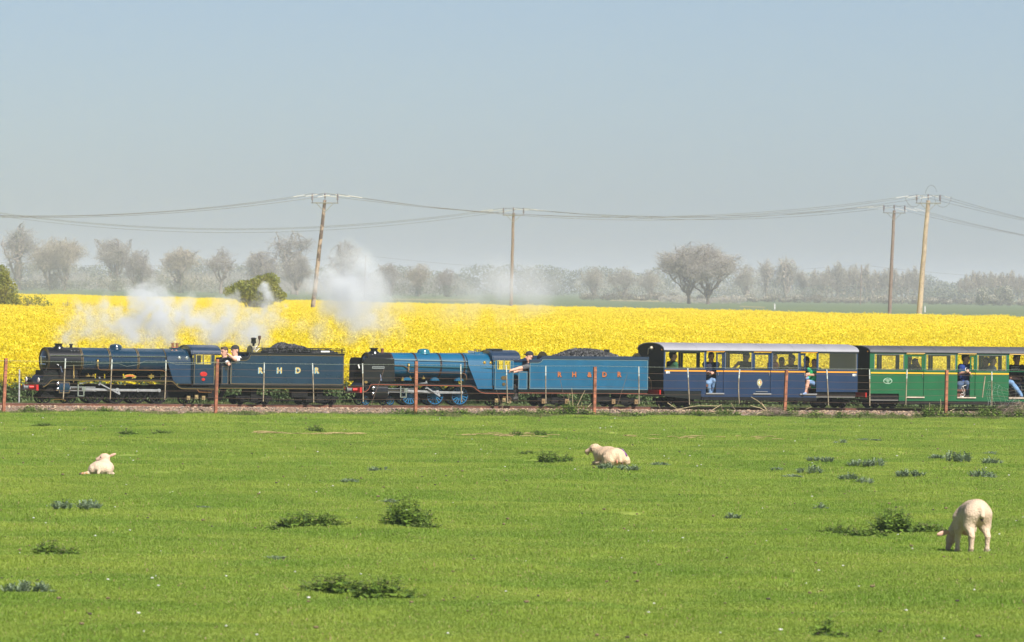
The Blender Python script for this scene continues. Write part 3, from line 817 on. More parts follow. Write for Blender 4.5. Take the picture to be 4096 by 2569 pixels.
def bare_tree(seed, h, w, trunk_h=.28, limbs=7, lean=0.0, stems=1, twig=1.0, upright=0.0, flat=0.0, dens=1.0):
    """returns (wood MB, twig MB) for a tree of height h and crown width w standing at the origin"""
    r = random.Random(seed); wd = MB(); tw = MB()
    cz0 = h * trunk_h
    lobes = []
    for i in range(7 if not upright else 5):
        a = 2 * math.pi * i / 7 + r.uniform(-.4, .4); el = r.uniform(-.75, .8)
        lobes.append((math.cos(a) * math.cos(el) * .58, math.sin(a) * math.cos(el) * .58, math.sin(el) * .55, r.uniform(.32, .52)))
    lobes.append((r.uniform(-.2, .2), 0, .52, .46)); lobes.append((0, 0, 0, .5))
    def crown_pt():
        while True:
            lb = r.choice(lobes)
            x, y, z = r.uniform(-1, 1), r.uniform(-1, 1), r.uniform(-1, 1)
            if x * x + y * y + z * z > 1: continue
            x, y, z = lb[0] + x * lb[3], lb[1] + y * lb[3], lb[2] + z * lb[3]
            break
        zz = cz0 + (h - cz0) * (.5 + .5 * z)
        k = 1.0 if not upright else (1 - .75 * (.5 + .5 * z) * upright)
        return Vector((x * w / 2 * k + lean * zz, y * w / 2 * k, zz))
    def twigs(p, d, n, l):
        for i in range(n):
            g = Vector((r.gauss(0, 1), r.gauss(0, 1), r.gauss(.25 + upright * 1.2, .8))).normalized() * .9 + d * .8
            g.normalize(); ll = l * r.uniform(.5, 1.2); e = p + g * ll
            sd = g.cross(Vector((r.gauss(0, 1), r.gauss(0, 1), r.gauss(0, 1))))
            if sd.length < .01: continue
            sd = sd.normalized() * (.016 * twig * h / 14)
            m1 = p + g * ll * .5 + Vector((r.gauss(0, .08), r.gauss(0, .08), r.gauss(0, .08))) * ll
            tw.add([p - sd, p + sd, m1 + sd * .8, m1 - sd * .8, e], [(0, 1, 2, 3), (3, 2, 4)])
    def grow(p, tgt, rad, level):
        d = tgt - p; L_ = d.length; n = max(3, int(L_ / (h * .05))); pts = [p]; 
        bend = Vector((r.gauss(0, .06), r.gauss(0, .06), r.uniform(.02, .12) + flat * -.1)) * L_
        for i in range(1, n + 1):
            t = i / n; pts.append(p + d * t + bend * math.sin(math.pi * t) + Vector((r.gauss(0, .02), r.gauss(0, .02), r.gauss(0, .02))) * L_)
        rr = [max(.012 * h / 14, rad * (1 - .68 * i / n)) for i in range(n + 1)]
        wd.tube(pts, rr, 5 if level < 2 else 3, cap=False)
        if level >= 2:
            for i in range(1, n + 1):
                twigs(pts[i], (pts[i] - pts[i - 1]).normalized(), int(3.6 * dens), h * .07)
            return
        kids = 3
        for i in range(1, n + 1):
            for _ in range(kids if i > n * .35 else (1 if level else 0)):
                if r.random() > .62 * dens: continue
                q = crown_pt(); tries = 0
                while (q - pts[i]).length > h * (.42 if level == 0 else .24) and tries < 14: q = crown_pt(); tries += 1
                v = q - pts[i]
                mx_ = h * (.36 if level == 0 else .2)
                if v.length > mx_: q = pts[i] + v.normalized() * mx_ * r.uniform(.6, 1)
                if q.z < cz0 * .8: continue
                grow(pts[i], q, rr[i] * .66, level + 1)
        if level == 1: twigs(pts[-1], (pts[-1] - pts[-2]).normalized(), 8, h * .09)
    for s in range(stems):
        bx = (s - (stems - 1) / 2) * w * .17 if stems > 1 else 0
        fork = Vector((bx * 1.2 + lean * cz0 + r.uniform(-.02, .02) * w, r.uniform(-.03, .03) * w, cz0))
        r0 = h * .026 * (1 if stems == 1 else .75)
        wd.tube([Vector((bx, 0, -.2)), Vector((bx, 0, cz0 * .5)) + Vector((r.uniform(-.1, .1), 0, 0)), fork], [r0 * 1.3, r0, r0 * .85], 7)
        nl = limbs
        for i in range(nl):
            a = 2 * math.pi * (i + r.random() * .6) / nl; rad_ = r.uniform(.35, .8)
            tgt = Vector((math.cos(a) * w / 2 * rad_ * (1 - .7 * upright) + bx + lean * h * .8, math.sin(a) * w / 2 * rad_ * (1 - .7 * upright), cz0 + (h - cz0) * r.uniform(.55, .92)))
            if i == 0: tgt = Vector((bx + lean * h, 0, h * .97))
            grow(fork - Vector((0, 0, r.uniform(0, .3) * cz0)), tgt, r0 * .62, 0 if i % 2 == 0 else 1)
    allx = [p[0] for p in tw.v]; ally = [p[1] for p in tw.v]; allz = [p[2] for p in tw.v]
    q = lambda a, f: sorted(a)[int(f * (len(a) - 1))]
    x0, x1, zt = q(allx, .004), q(allx, .996), q(allz, .998)
    kx, kz = w / max(.1, x1 - x0), h / max(.1, zt); cx_ = (x0 + x1) / 2 * (0 if stems == 1 else 1)
    for b in (wd, tw): b.v = [((p[0] - cx_) * kx, p[1] * kx, p[2] * kz if p[2] > 0 else p[2]) for p in b.v]
    return wd, tw
def brush_in(mb, r, n, c, rad, l, wd_):
    """upright tangle of bare shoots"""
    for i in range(n):
        x = r.uniform(-1, 1); z0 = r.uniform(-1, .6) * math.sqrt(max(.05, 1 - x * x))
        p = Vector((c[0] + x * rad[0], c[1] + r.uniform(-1, 1) * rad[1], c[2] + z0 * rad[2])); ll = l * r.uniform(.5, 1.3)
        g = Vector((r.gauss(0, .45) + x * .3, r.gauss(0, .3), 1)).normalized(); s = Vector((1, r.uniform(-1, 1), r.gauss(0, .3))).normalized() * wd_ * r.uniform(.5, 1)
        m_ = p + g * ll * .5 + Vector((r.gauss(0, .1), 0, 0)) * ll; e = p + g * ll
        mb.add([p - s, p + s, m_ + s * .7, m_ - s * .7, e], [(0, 1, 2, 3), (3, 2, 4)])
def leaves_in(mb, r, n, c, rad, size, mi=0, shell=.35, flat=.5):
    for i in range(n):
        while True:
            p = Vector((r.uniform(-1, 1), r.uniform(-1, 1), r.uniform(-1, 1)))
            if shell < p.length <= 1: break
        q = Vector((c[0] + p.x * rad[0], c[1] + p.y * rad[1], c[2] + p.z * rad[2]))
        a = Vector((r.gauss(0, 1), r.gauss(0, 1), r.gauss(0, 1))).normalized(); b = a.cross(Vector((r.gauss(0, 1), r.gauss(0, 1), r.gauss(0, 1)))).normalized()
        s = size * r.uniform(.6, 1.4)
        mb.add([q - a * s, q + b * s * flat, q + a * s, q - b * s * flat], [(0, 1, 2, 3)], mi)
tree_cache = {}
def put_tree(name, px_, top, base_off, width_px, label, kind, group=None, seed=0, ivy=0, cat='tree', dens=1.0, **kw):
    """stand a tree where its foot shows base_off pixels under the horizon"""
    d = F_PX * (CAM_H + .12) / base_off
    p = at_depth(px_, horizon(px_) + base_off, d); p.z = -.12
    s = F_PX / d
    h = (horizon(px_) + base_off - top) / s; w = width_px / s
    th = Thing(name, p, label, cat, group)
    key = (kind, seed, round(h, 1), round(w, 1), tuple(sorted(kw.items())))
    wd, tw = bare_tree(seed, h, w, dens=dens, **kw)
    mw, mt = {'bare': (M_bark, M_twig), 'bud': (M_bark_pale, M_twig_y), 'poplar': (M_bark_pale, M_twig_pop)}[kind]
    th.off = Vector((0, 0, 0))
    tr = th.part('trunk', wd, mw, smooth=60)
    th.part('crown', tw, mt, smooth=None)
    if ivy:
        r = random.Random(seed + 5); mb = MB()
        for i in range(9): leaves_in(mb, r, 90, (r.uniform(-.05, .05) * w + kw.get('lean', 0) * h * .05 * i, 0, h * (.04 + ivy * .1 * i)), (w * .07 + .5, w * .07 + .5, h * .07), .22)
        th.part('ivy', mb, M_ivy, tr, smooth=None)
    return th
X = 1.699
put_tree('bare_tree', 45 * X, 527 * X, 40, 165, 'tall narrow bare tree with ivied trunk at the far edge before the clumps', 'bare', seed=1, ivy=1.0, trunk_h=.12, limbs=6, upright=.35)
put_tree('bare_tree', 130 * X, 561 * X, 40, 235, 'broad domed bare tree next to the tall narrow one', 'bud', seed=2, ivy=.5, trunk_h=.1, limbs=9, stems=2, dens=1.1)
put_tree('bare_tree', 268 * X, 562 * X, 40, 150, 'rounded bare tree right above the first steam puff', 'bare', seed=3, ivy=.4, trunk_h=.1, limbs=8, dens=1.15)
put_tree('bare_tree', 326 * X, 588 * X, 41, 130, 'ivy-clad forked tree crowding the rounded bare tree', 'bare', seed=4, ivy=.7, trunk_h=.18, limbs=6, stems=2)
put_tree('bare_tree', 424 * X, 584 * X, 42, 165, 'yellowish budding round tree between two gaps in the tree line', 'bud', seed=5, ivy=.5, trunk_h=.18, limbs=8, dens=1.15)
put_tree('bare_tree', 520 * X, 585 * X, 43, 140, 'open spreading bare tree with a clear trunk just beyond the green bush', 'bare', seed=6, trunk_h=.26, limbs=7, dens=.8)
put_tree('bare_tree', 615 * X, 592 * X, 43, 140, 'dense grey thicket tree behind the green bush', 'bare', seed=7, trunk_h=.12, limbs=9, upright=.2, dens=1.25)
put_tree('bare_tree', 690 * X, 542 * X, 40, 210, 'tall open bare tree with wiry branches by the leaning pole', 'bare', seed=8, trunk_h=.24, limbs=7, dens=.75)
put_tree('bare_tree', 700 * X, 600 * X, 43, 130, 'grey thicket at the foot of the tall wiry tree', 'bare', seed=9, trunk_h=.1, limbs=9, dens=1.2)
put_tree('bare_tree', 812 * X, 566 * X, 41, 150, 'thin bare tree poking out above the steam column', 'bare', seed=10, trunk_h=.24, limbs=6, dens=.8)
put_tree('bare_tree', 920 * X, 618 * X, 42, 110, 'bare tree at the trailing side of the steam column', 'bare', seed=12, trunk_h=.1, limbs=8)
put_tree('bare_tree', 985 * X, 622 * X, 42, 130, 'pale budding tree with dark scrub at its foot in mid distance', 'bud', seed=13, ivy=.4, trunk_h=.1, limbs=8)
put_tree('bare_tree', 1052 * X, 632 * X, 42, 100, 'small dark-trunked tree ending the mid-distance clump', 'bare', seed=14, ivy=.4, trunk_h=.12, limbs=7)
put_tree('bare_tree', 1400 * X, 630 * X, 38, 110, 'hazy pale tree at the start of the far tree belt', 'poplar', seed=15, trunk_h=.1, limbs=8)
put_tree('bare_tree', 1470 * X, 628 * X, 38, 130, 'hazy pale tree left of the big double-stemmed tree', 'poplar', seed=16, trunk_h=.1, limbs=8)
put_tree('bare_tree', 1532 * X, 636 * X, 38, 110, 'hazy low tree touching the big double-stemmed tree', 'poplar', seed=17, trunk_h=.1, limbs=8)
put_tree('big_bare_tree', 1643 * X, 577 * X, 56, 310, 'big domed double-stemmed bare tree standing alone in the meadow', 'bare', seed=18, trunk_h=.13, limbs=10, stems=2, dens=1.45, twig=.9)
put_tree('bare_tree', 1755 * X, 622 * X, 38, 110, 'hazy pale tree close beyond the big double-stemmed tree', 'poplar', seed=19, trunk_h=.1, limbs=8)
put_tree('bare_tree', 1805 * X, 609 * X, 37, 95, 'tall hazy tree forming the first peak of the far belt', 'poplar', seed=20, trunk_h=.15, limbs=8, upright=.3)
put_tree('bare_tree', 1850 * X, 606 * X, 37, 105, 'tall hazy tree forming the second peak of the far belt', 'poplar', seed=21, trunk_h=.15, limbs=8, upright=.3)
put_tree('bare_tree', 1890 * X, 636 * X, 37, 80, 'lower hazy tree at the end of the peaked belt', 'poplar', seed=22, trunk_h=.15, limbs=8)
# windbreak rows of poplars
pvar = [bare_tree(60 + i, 17.0, 6.8, trunk_h=.1, limbs=6, upright=.4, dens=.85) for i in range(4)]
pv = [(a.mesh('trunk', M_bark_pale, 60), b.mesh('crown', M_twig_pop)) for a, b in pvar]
def poplar(px_, top, bo, i, label, group):
    d = F_PX * (CAM_H + .12) / bo; p = at_depth(px_, horizon(px_) + bo, d); p.z = -.12
    h = (horizon(px_) + bo - top) / (F_PX / d)
    o = link(bpy.data.objects.new('poplar_tree', None)); o.location = p; o.scale = (h / 17 * random.uniform(.8, 1.35), h / 17, h / 17 * random.uniform(.88, 1.04)); o.rotation_euler.z = random.uniform(0, 6.28)
    tag(o, label, 'tree', group)
    for nm, me in zip(('trunk', 'crown'), pv[i % 4]):
        c = link(bpy.data.objects.new(nm, me)); c.parent = o
xs_ = np.linspace(1918, 2165, 19)
for i, x in enumerate(xs_):
    t = 628 + 6 * math.sin(i * 1.3) + (10 if i in (0, 18) else 0) - (6 if 3 < i < 8 else 0)
    poplar(x * X, t * X, 37, i, 'slim hazy poplar in the windbreak row behind the tan pole', 'poplars in the long windbreak')
for i, x in enumerate(np.linspace(2262, 2412, 12)):
    t = 648 - 12 * math.sin(i / 11 * 3.0) + 4 * math.sin(i * 2.1)
    poplar(x * X, t * X, 38, i + 1, 'slim hazy poplar in the separate row beyond the tan pole', 'poplars in the separate far row')
# low hedges and scrub
def hedge(name, pxa, pxb, bo, hgt, label, m, n, blossom=0, size=.35, depth=3.0, seed=0, lumps=.35, cat='hedge'):
    r = random.Random(seed); d = F_PX * (CAM_H + .12) / bo
    a = at_depth(pxa, horizon(pxa) + bo, d); b = at_depth(pxb, horizon(pxb) + bo, d); a.z = b.z = -.12
    th = Thing(name, (a + b) / 2, label, cat); th.off = (a + b) / 2
    L_ = (b - a).length; mb = MB(); bl = MB()
    k = max(3, int(L_ / (hgt * 1.1)))
    for i in range(k):
        t = (i + r.random()) / k; c = a + (b - a) * t; hh = hgt * r.uniform(1 - lumps, 1 + lumps)
        if m in (M_twig, M_twig_y, M_twig_pop): brush_in(mb, r, int(n * 2.6), (c.x, c.y + r.uniform(-1, 1) * depth * .3, hh * .42), (L_ / k * .95, depth * .6, hh * .48), hh * .22, .045)
        else: leaves_in(mb, r, int(n * 2.2), (c.x, c.y + r.uniform(-1, 1) * depth * .3, hh * .5), (L_ / k * .95, depth * .6, hh * .55), size * .6, shell=.1)
        if blossom and r.random() < blossom: leaves_in(bl, r, n // 2, (c.x, c.y - depth * .5, hh * .7), (L_ / k * .8, depth * .4, hh * .35), size * .4, shell=.1)
    f = th.part('foliage', mb, m, smooth=None)
    if bl.v: th.part('blossom', bl, M_blos, f, smooth=None)
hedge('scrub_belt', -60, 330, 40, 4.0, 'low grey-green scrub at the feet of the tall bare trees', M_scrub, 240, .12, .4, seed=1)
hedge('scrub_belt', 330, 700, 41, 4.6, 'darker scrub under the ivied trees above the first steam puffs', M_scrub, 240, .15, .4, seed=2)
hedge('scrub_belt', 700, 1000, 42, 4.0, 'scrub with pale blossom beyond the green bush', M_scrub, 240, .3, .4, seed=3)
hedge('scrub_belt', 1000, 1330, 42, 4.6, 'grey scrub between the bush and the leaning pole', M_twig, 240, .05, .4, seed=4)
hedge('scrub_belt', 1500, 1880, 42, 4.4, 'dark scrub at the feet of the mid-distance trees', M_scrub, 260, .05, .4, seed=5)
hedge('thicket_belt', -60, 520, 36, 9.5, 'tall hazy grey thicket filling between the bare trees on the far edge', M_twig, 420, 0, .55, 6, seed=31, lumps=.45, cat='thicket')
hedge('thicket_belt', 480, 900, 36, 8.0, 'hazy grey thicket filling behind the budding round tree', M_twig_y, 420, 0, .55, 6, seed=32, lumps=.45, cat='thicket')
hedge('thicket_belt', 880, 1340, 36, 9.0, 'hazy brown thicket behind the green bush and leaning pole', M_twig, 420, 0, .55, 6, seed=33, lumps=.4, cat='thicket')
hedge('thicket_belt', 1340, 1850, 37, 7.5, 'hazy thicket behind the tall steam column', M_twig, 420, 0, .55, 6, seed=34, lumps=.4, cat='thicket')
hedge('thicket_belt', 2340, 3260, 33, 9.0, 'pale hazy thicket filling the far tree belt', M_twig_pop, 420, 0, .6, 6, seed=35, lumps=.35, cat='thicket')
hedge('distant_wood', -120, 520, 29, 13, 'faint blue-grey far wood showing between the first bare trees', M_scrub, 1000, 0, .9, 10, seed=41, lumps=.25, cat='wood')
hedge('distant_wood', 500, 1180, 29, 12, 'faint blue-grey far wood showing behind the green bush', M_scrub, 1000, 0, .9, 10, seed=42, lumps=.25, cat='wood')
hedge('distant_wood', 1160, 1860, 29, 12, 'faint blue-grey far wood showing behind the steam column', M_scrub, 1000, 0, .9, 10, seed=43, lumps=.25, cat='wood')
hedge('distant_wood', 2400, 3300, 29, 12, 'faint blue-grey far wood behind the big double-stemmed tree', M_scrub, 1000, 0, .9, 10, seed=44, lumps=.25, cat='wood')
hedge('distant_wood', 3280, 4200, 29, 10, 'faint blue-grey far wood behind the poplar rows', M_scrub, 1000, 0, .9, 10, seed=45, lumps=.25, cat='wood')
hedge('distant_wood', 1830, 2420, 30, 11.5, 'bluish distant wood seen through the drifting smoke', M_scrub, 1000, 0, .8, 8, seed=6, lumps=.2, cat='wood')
hedge('scrub_belt', 2330, 2660, 37, 6.0, 'hazy scrub belt left of the big double-stemmed tree', M_scrub, 240, 0, .5, seed=7)
hedge('scrub_belt', 2780, 3260, 37, 6.0, 'hazy scrub belt beneath the peaked tree belt', M_scrub, 240, 0, .5, seed=8)
hedge('scrub_belt', 3200, 3700, 37.5, 5.2, 'dark scrub along the foot of the poplar windbreak', M_scrub, 240, .06, .5, seed=9)
hedge('scrub_belt', 3680, 4150, 38.5, 5.4, 'hazy scrub under the separate far poplar row', M_scrub, 260, .05, .5, seed=10)
hedge('field_hedge', 2330, 2930, 47, 1.9, 'low brown hedge crossing the meadow behind the big tree', M_haw, 200, .25, .3, 2, seed=11)
hedge('field_hedge', 2930, 3420, 46, 1.9, 'low hedge patched with white blossom under the peaked belt', M_haw, 200, .8, .3, 2, seed=12)
hedge('field_hedge', 3420, 3760, 45, 1.9, 'low hedge with white blossom behind the two right power poles', M_haw, 200, .75, .3, 2, seed=13)
hedge('field_hedge', 3760, 4150, 45, 2.0, 'low blossoming hedge at the far end of the meadow', M_haw, 200, .6, .3, 2, seed=14)
hedge('dark_shrub', 3900, 3980, 46, 4.6, 'rounded dark shrub standing in the blossoming hedge', M_scrub, 300, .1, .35, 3, seed=15, cat='shrub')
hedge('dark_shrub', 3990, 4055, 46, 5.6, 'taller dark shrub with a white blossom tuft', M_scrub, 300, .5, .35, 3, seed=16, cat='shrub')
hedge('thicket', 2650, 2960, 55, 1.9, 'brushy thicket around the foot of the big double-stemmed tree', M_twig, 160, 0, .3, 2, seed=17, cat='thicket')

# green bushes standing in the crop
def bush(name, c, lobes, label, n, size, stems, m=None, cat='bush', twigc=0):
    th = Thing(name, c, label, cat)
    r = random.Random(len(label)); mb = MB(); wd = MB()
    for (dx, dz, rx, rz) in lobes:
        leaves_in(mb, r, int(n * rx * rz), (c.x + dx, c.y + r.uniform(-.2, .2) * rx, c.z + dz), (rx, rx * .8, rz), size, shell=.15, flat=.55)
        for i in range(int(5 + rx * rz * 6)):
            a = r.uniform(0, 6.28)
            e = Vector((c.x + dx * .8 + rx * .6 * math.cos(a) * r.random(), c.y + rx * .5 * math.sin(a), c.z + dz + rz * .95 * abs(math.sin(a)) * r.uniform(.3, 1.05)))
            b = Vector((c.x + stems * r.uniform(-1, 1), c.y, c.z))
            wd.tube([b, b.lerp(e, .5) + Vector((0, 0, .2)), e], [.05, .03, .012], 4, cap=False)
    th.part('stem', wd, M_bark, smooth=60); th.part('foliage', mb, m or M_bush, smooth=None)
c = at_depth(1020, 1236, 560); c.z = 0.0
bush('windswept_bush', c, [(-1.7, 2.55, .9, .55), (-.9, 2.75, 1.2, .8), (-.1, 2.75, 1.3, .9), (.6, 3.0, 1.2, 1.0), (1.2, 3.45, .8, .75), (1.3, 2.6, .9, .7), (1.95, 2.3, .6, .5), (.1, 2.1, 1.0, .6), (.7, 2.2, 1.1, .7), (-.8, 2.2, .8, .5), (.0, 1.5, .6, .55)], 'windswept yellow-green hawthorn bush rising out of the yellow crop', 1900, .085, .3)
c = at_depth(10, 1236, 540); c.z = 0
bush('rounded_bush', c, [(-.6, 2.5, 1.5, 1.6), (.2, 2.0, 1.1, 1.6), (-.2, 3.6, .8, .9), (.7, 1.4, .8, .9)], 'tall dark olive bush cut off by the picture edge', 1200, .085, .5)
c = at_depth(120, 1236, 540); c.z = 0
bush('straggly_bush', c, [(-.6, 1.5, .9, .7), (.1, 1.5, .8, .65), (.8, 1.55, .7, .7), (1.4, 1.3, .5, .45)], 'low straggly bush sprawling beside the tall olive bush', 420, .075, .6)
c = at_depth(272, 1236, 545); c.z = 0
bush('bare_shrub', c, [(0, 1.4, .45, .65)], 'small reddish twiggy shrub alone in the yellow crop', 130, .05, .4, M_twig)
c = at_depth(1170, 1262, 480); c.z = 0
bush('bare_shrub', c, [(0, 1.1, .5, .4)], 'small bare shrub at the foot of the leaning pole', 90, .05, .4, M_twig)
# ================================================================ TRAIN
M_navy = mat('navy_gloss_paint', (0.003, 0.0235, 0.050), 0.22, coat=.6, vary=.12, vscale=3)
M_blue = mat('garter_blue_paint', (0.004, 0.086, 0.175), 0.28, coat=.5, vary=.10, vscale=3)
M_teal = mat('teal_blue_dome_paint', (0.012, 0.12, 0.17), 0.2, coat=.6)
M_black = mat('black_engine_paint', (0.006, 0.0065, 0.008), 0.28, coat=.3, vary=.2, vscale=4)
M_soot = mat('sooty_underframe', (0.006, 0.0055, 0.0055), 0.75, spec=.25, vary=.4, vscale=6)
M_cabroof = mat('dark_navy_roof', (0.012, 0.028, 0.06), 0.3, coat=.4)
M_gold = mat('gold_lining', (0.18, 0.115, 0.025), 0.5)
M_lineblue = mat('pale_lining', (0.20, 0.26, 0.24), 0.5)
M_redline = mat('dull_red_lining', (0.30, 0.07, 0.03), 0.5)
M_red = mat('vermilion_paint', (0.45, 0.016, 0.012), 0.4, vary=.15, vscale=9)
M_brass = mat('polished_brass', (0.70, 0.48, 0.16), 0.28, 1.0)
M_copper = mat('copper_pipe', (0.75, 0.36, 0.20), 0.3, 1.0)
M_rod = mat('bare_steel_rod', (0.38, 0.39, 0.40), 0.45, .6, vary=.15, vscale=9)
M_chrome = mat('bright_steel', (0.7, 0.7, 0.72), 0.2, 1.0)
M_cream = mat('cream_paint', (0.70, 0.66, 0.52), 0.6)
M_wlamp = mat('white_lamp_face', (0.85, 0.85, 0.80), 0.5)
M_coal = mat('coal_lump', (0.022, 0.022, 0.024), 0.5, vary=.4, vscale=14)
M_coal2 = mat('dusty_coal_lump', (0.055, 0.055, 0.06), 0.6, vary=.3, vscale=14)
M_cblue = mat('coach_blue_paint', (0.006, 0.024, 0.072), 0.38, coat=.2, vary=.10, vscale=2.5)
M_cgreen = mat('coach_green_paint', (0.0055, 0.095, 0.034), 0.36, coat=.2, vary=.10, vscale=2.5)
M_yel = mat('amber_line_paint', (0.62, 0.26, 0.012), 0.5)
M_yel2 = mat('yellow_line_paint', (0.66, 0.36, 0.010), 0.5)
M_wroof = mat('pale_grey_roof', (0.25, 0.25, 0.285), 0.55, vary=.08, vscale=2)
M_groof = mat('charcoal_roof', (0.075, 0.075, 0.085), 0.6, vary=.15, vscale=2)
M_seat = mat('brown_seat_leather', (0.12, 0.045, 0.028), 0.5)
M_int = mat('coach_inner_lining', (0.12, 0.115, 0.105), 0.7)
M_intcream = mat('coach_cream_partition', (0.55, 0.52, 0.40), 0.7)
M_step = mat('worn_step_board', (0.50, 0.42, 0.33), 0.8, vary=.2, vscale=10)
M_gl = glass_mat()
M_lwhite = mat('white_lettering', (0.82, 0.82, 0.80), 0.5)
M_lgold = mat('gold_letter_face', (0.48, 0.36, 0.13), 0.5)
M_lshade = mat('pale_blue_letter_shade', (0.20, 0.42, 0.55), 0.5)
M_lorange = mat('orange_letter_face', (0.38, 0.11, 0.03), 0.5)
M_ldark = mat('dark_letter_shade', (0.06, 0.02, 0.015), 0.5)
M_hose = mat('white_hose', (0.75, 0.74, 0.70), 0.6)

def arc(n, a0, a1, r, cx=0, cz=0, ry=None):
    return [(cx + r * math.cos(a), cz + (ry or r) * math.sin(a)) for a in np.linspace(a0, a1, n)]
def wheel(th, u, r, mat_tyre, mat_spoke, nsp=10, y=-.205, wd=.055, both=True, hub=.25):
    """steel tyre, rim, spokes; the far wheel of the axle rides along"""
    first = None
    for yy in ((y, -y) if both else (y,)):
        s = -1 if yy < 0 else 1
        mb = MB(); mb.lathe([(-wd / 2, r * .86), (-wd / 2, r), (wd / 2, r), (wd / 2, r * .86), (-wd / 2, r * .86)], (u, yy, r), 'y', 28)
        w = th.part('wheel', mb, mat_tyre)
        mb = MB(); mb.lathe([(-wd * .3, r * .80), (-wd * .3, r * .87), (wd * .3, r * .87), (wd * .3, r * .80), (-wd * .3, r * .80)], (u, yy, r), 'y', 28)
        mb.lathe([(-wd * .62, 0), (-wd * .62, r * hub), (wd * .5, r * hub), (wd * .5, 0)], (u, yy, r), 'y', 14)
        for i in range(nsp):
            a = 2 * math.pi * i / nsp + .15
            M = Matrix.Rotation(-a, 3, 'Y')
            c = Vector((u, yy, r))
            vs = [c + M @ Vector((x, q, z)) for x in (r * .15, r * .83) for q in (-.011, .011) for z in (-r * .045, r * .045)]
            mb.add(vs, [(0, 1, 3, 2), (4, 6, 7, 5), (0, 4, 5, 1), (2, 3, 7, 6), (0, 2, 6, 4), (1, 5, 7, 3)])
        sp = th.part('spoked_centre', mb, mat_spoke, w); sp['kind'] = 'stuff'
        first = first or w
    return first
def solid_wheel(th, u, r, y=-.205, m=None):
    mb = MB()
    for yy in (y, -y): mb.lathe([(-.03, r * .3), (-.03, r * .8), (-.035, r * .82), (-.035, r), (.03, r), (.03, r * .3)], (u, yy, r), 'y', 22)
    mb.lathe([(-.2, .03), (.2, .03)], (u, 0, r), 'y', 8)
    return th.part('wheel', mb, m or M_soot)
def outline(th, name, pts, v, r, m, parent=None, closed=True):
    """thin painted lining as a slim raised bead on a side sheet"""
    mb = MB(); P = [(p[0], -v, p[1]) for p in pts]
    n = len(P)
    for i in range(n if closed else n - 1):
        a, b = Vector(P[i]), Vector(P[(i + 1) % n]); d = (b - a)
        if d.length < 1e-5: continue
        d.normalize(); s = Vector((-d.z, 0, d.x)) * r; e = d * r
        mb.add([a - e - s, b + e - s, b + e + s, a - e + s, *( [p + Vector((0, .004, 0)) for p in (a - e - s, b + e - s, b + e + s, a - e + s)])], [(0, 1, 2, 3), (0, 4, 5, 1), (2, 6, 7, 3)])
    return th.part(name, mb, m, parent, smooth=None)
def rod(mb, a, b, y, h0, h1, t=.014):
    (u0, w0), (u1, w1) = a, b
    d = Vector((u1 - u0, 0, w1 - w0)).normalized(); s = Vector((-d.z, 0, d.x))
    A_, B_ = Vector((u0, y, w0)), Vector((u1, y, w1))
    vs = [p + s * k * h + Vector((0, q, 0)) for q in (-t, t) for p, h in ((A_, h0), (B_, h1)) for k in (-1, 1)]
    mb.add(vs, [(0, 1, 3, 2), (4, 6, 7, 5), (0, 2, 6, 4), (1, 5, 7, 3), (0, 4, 5, 1), (2, 3, 7, 6)])

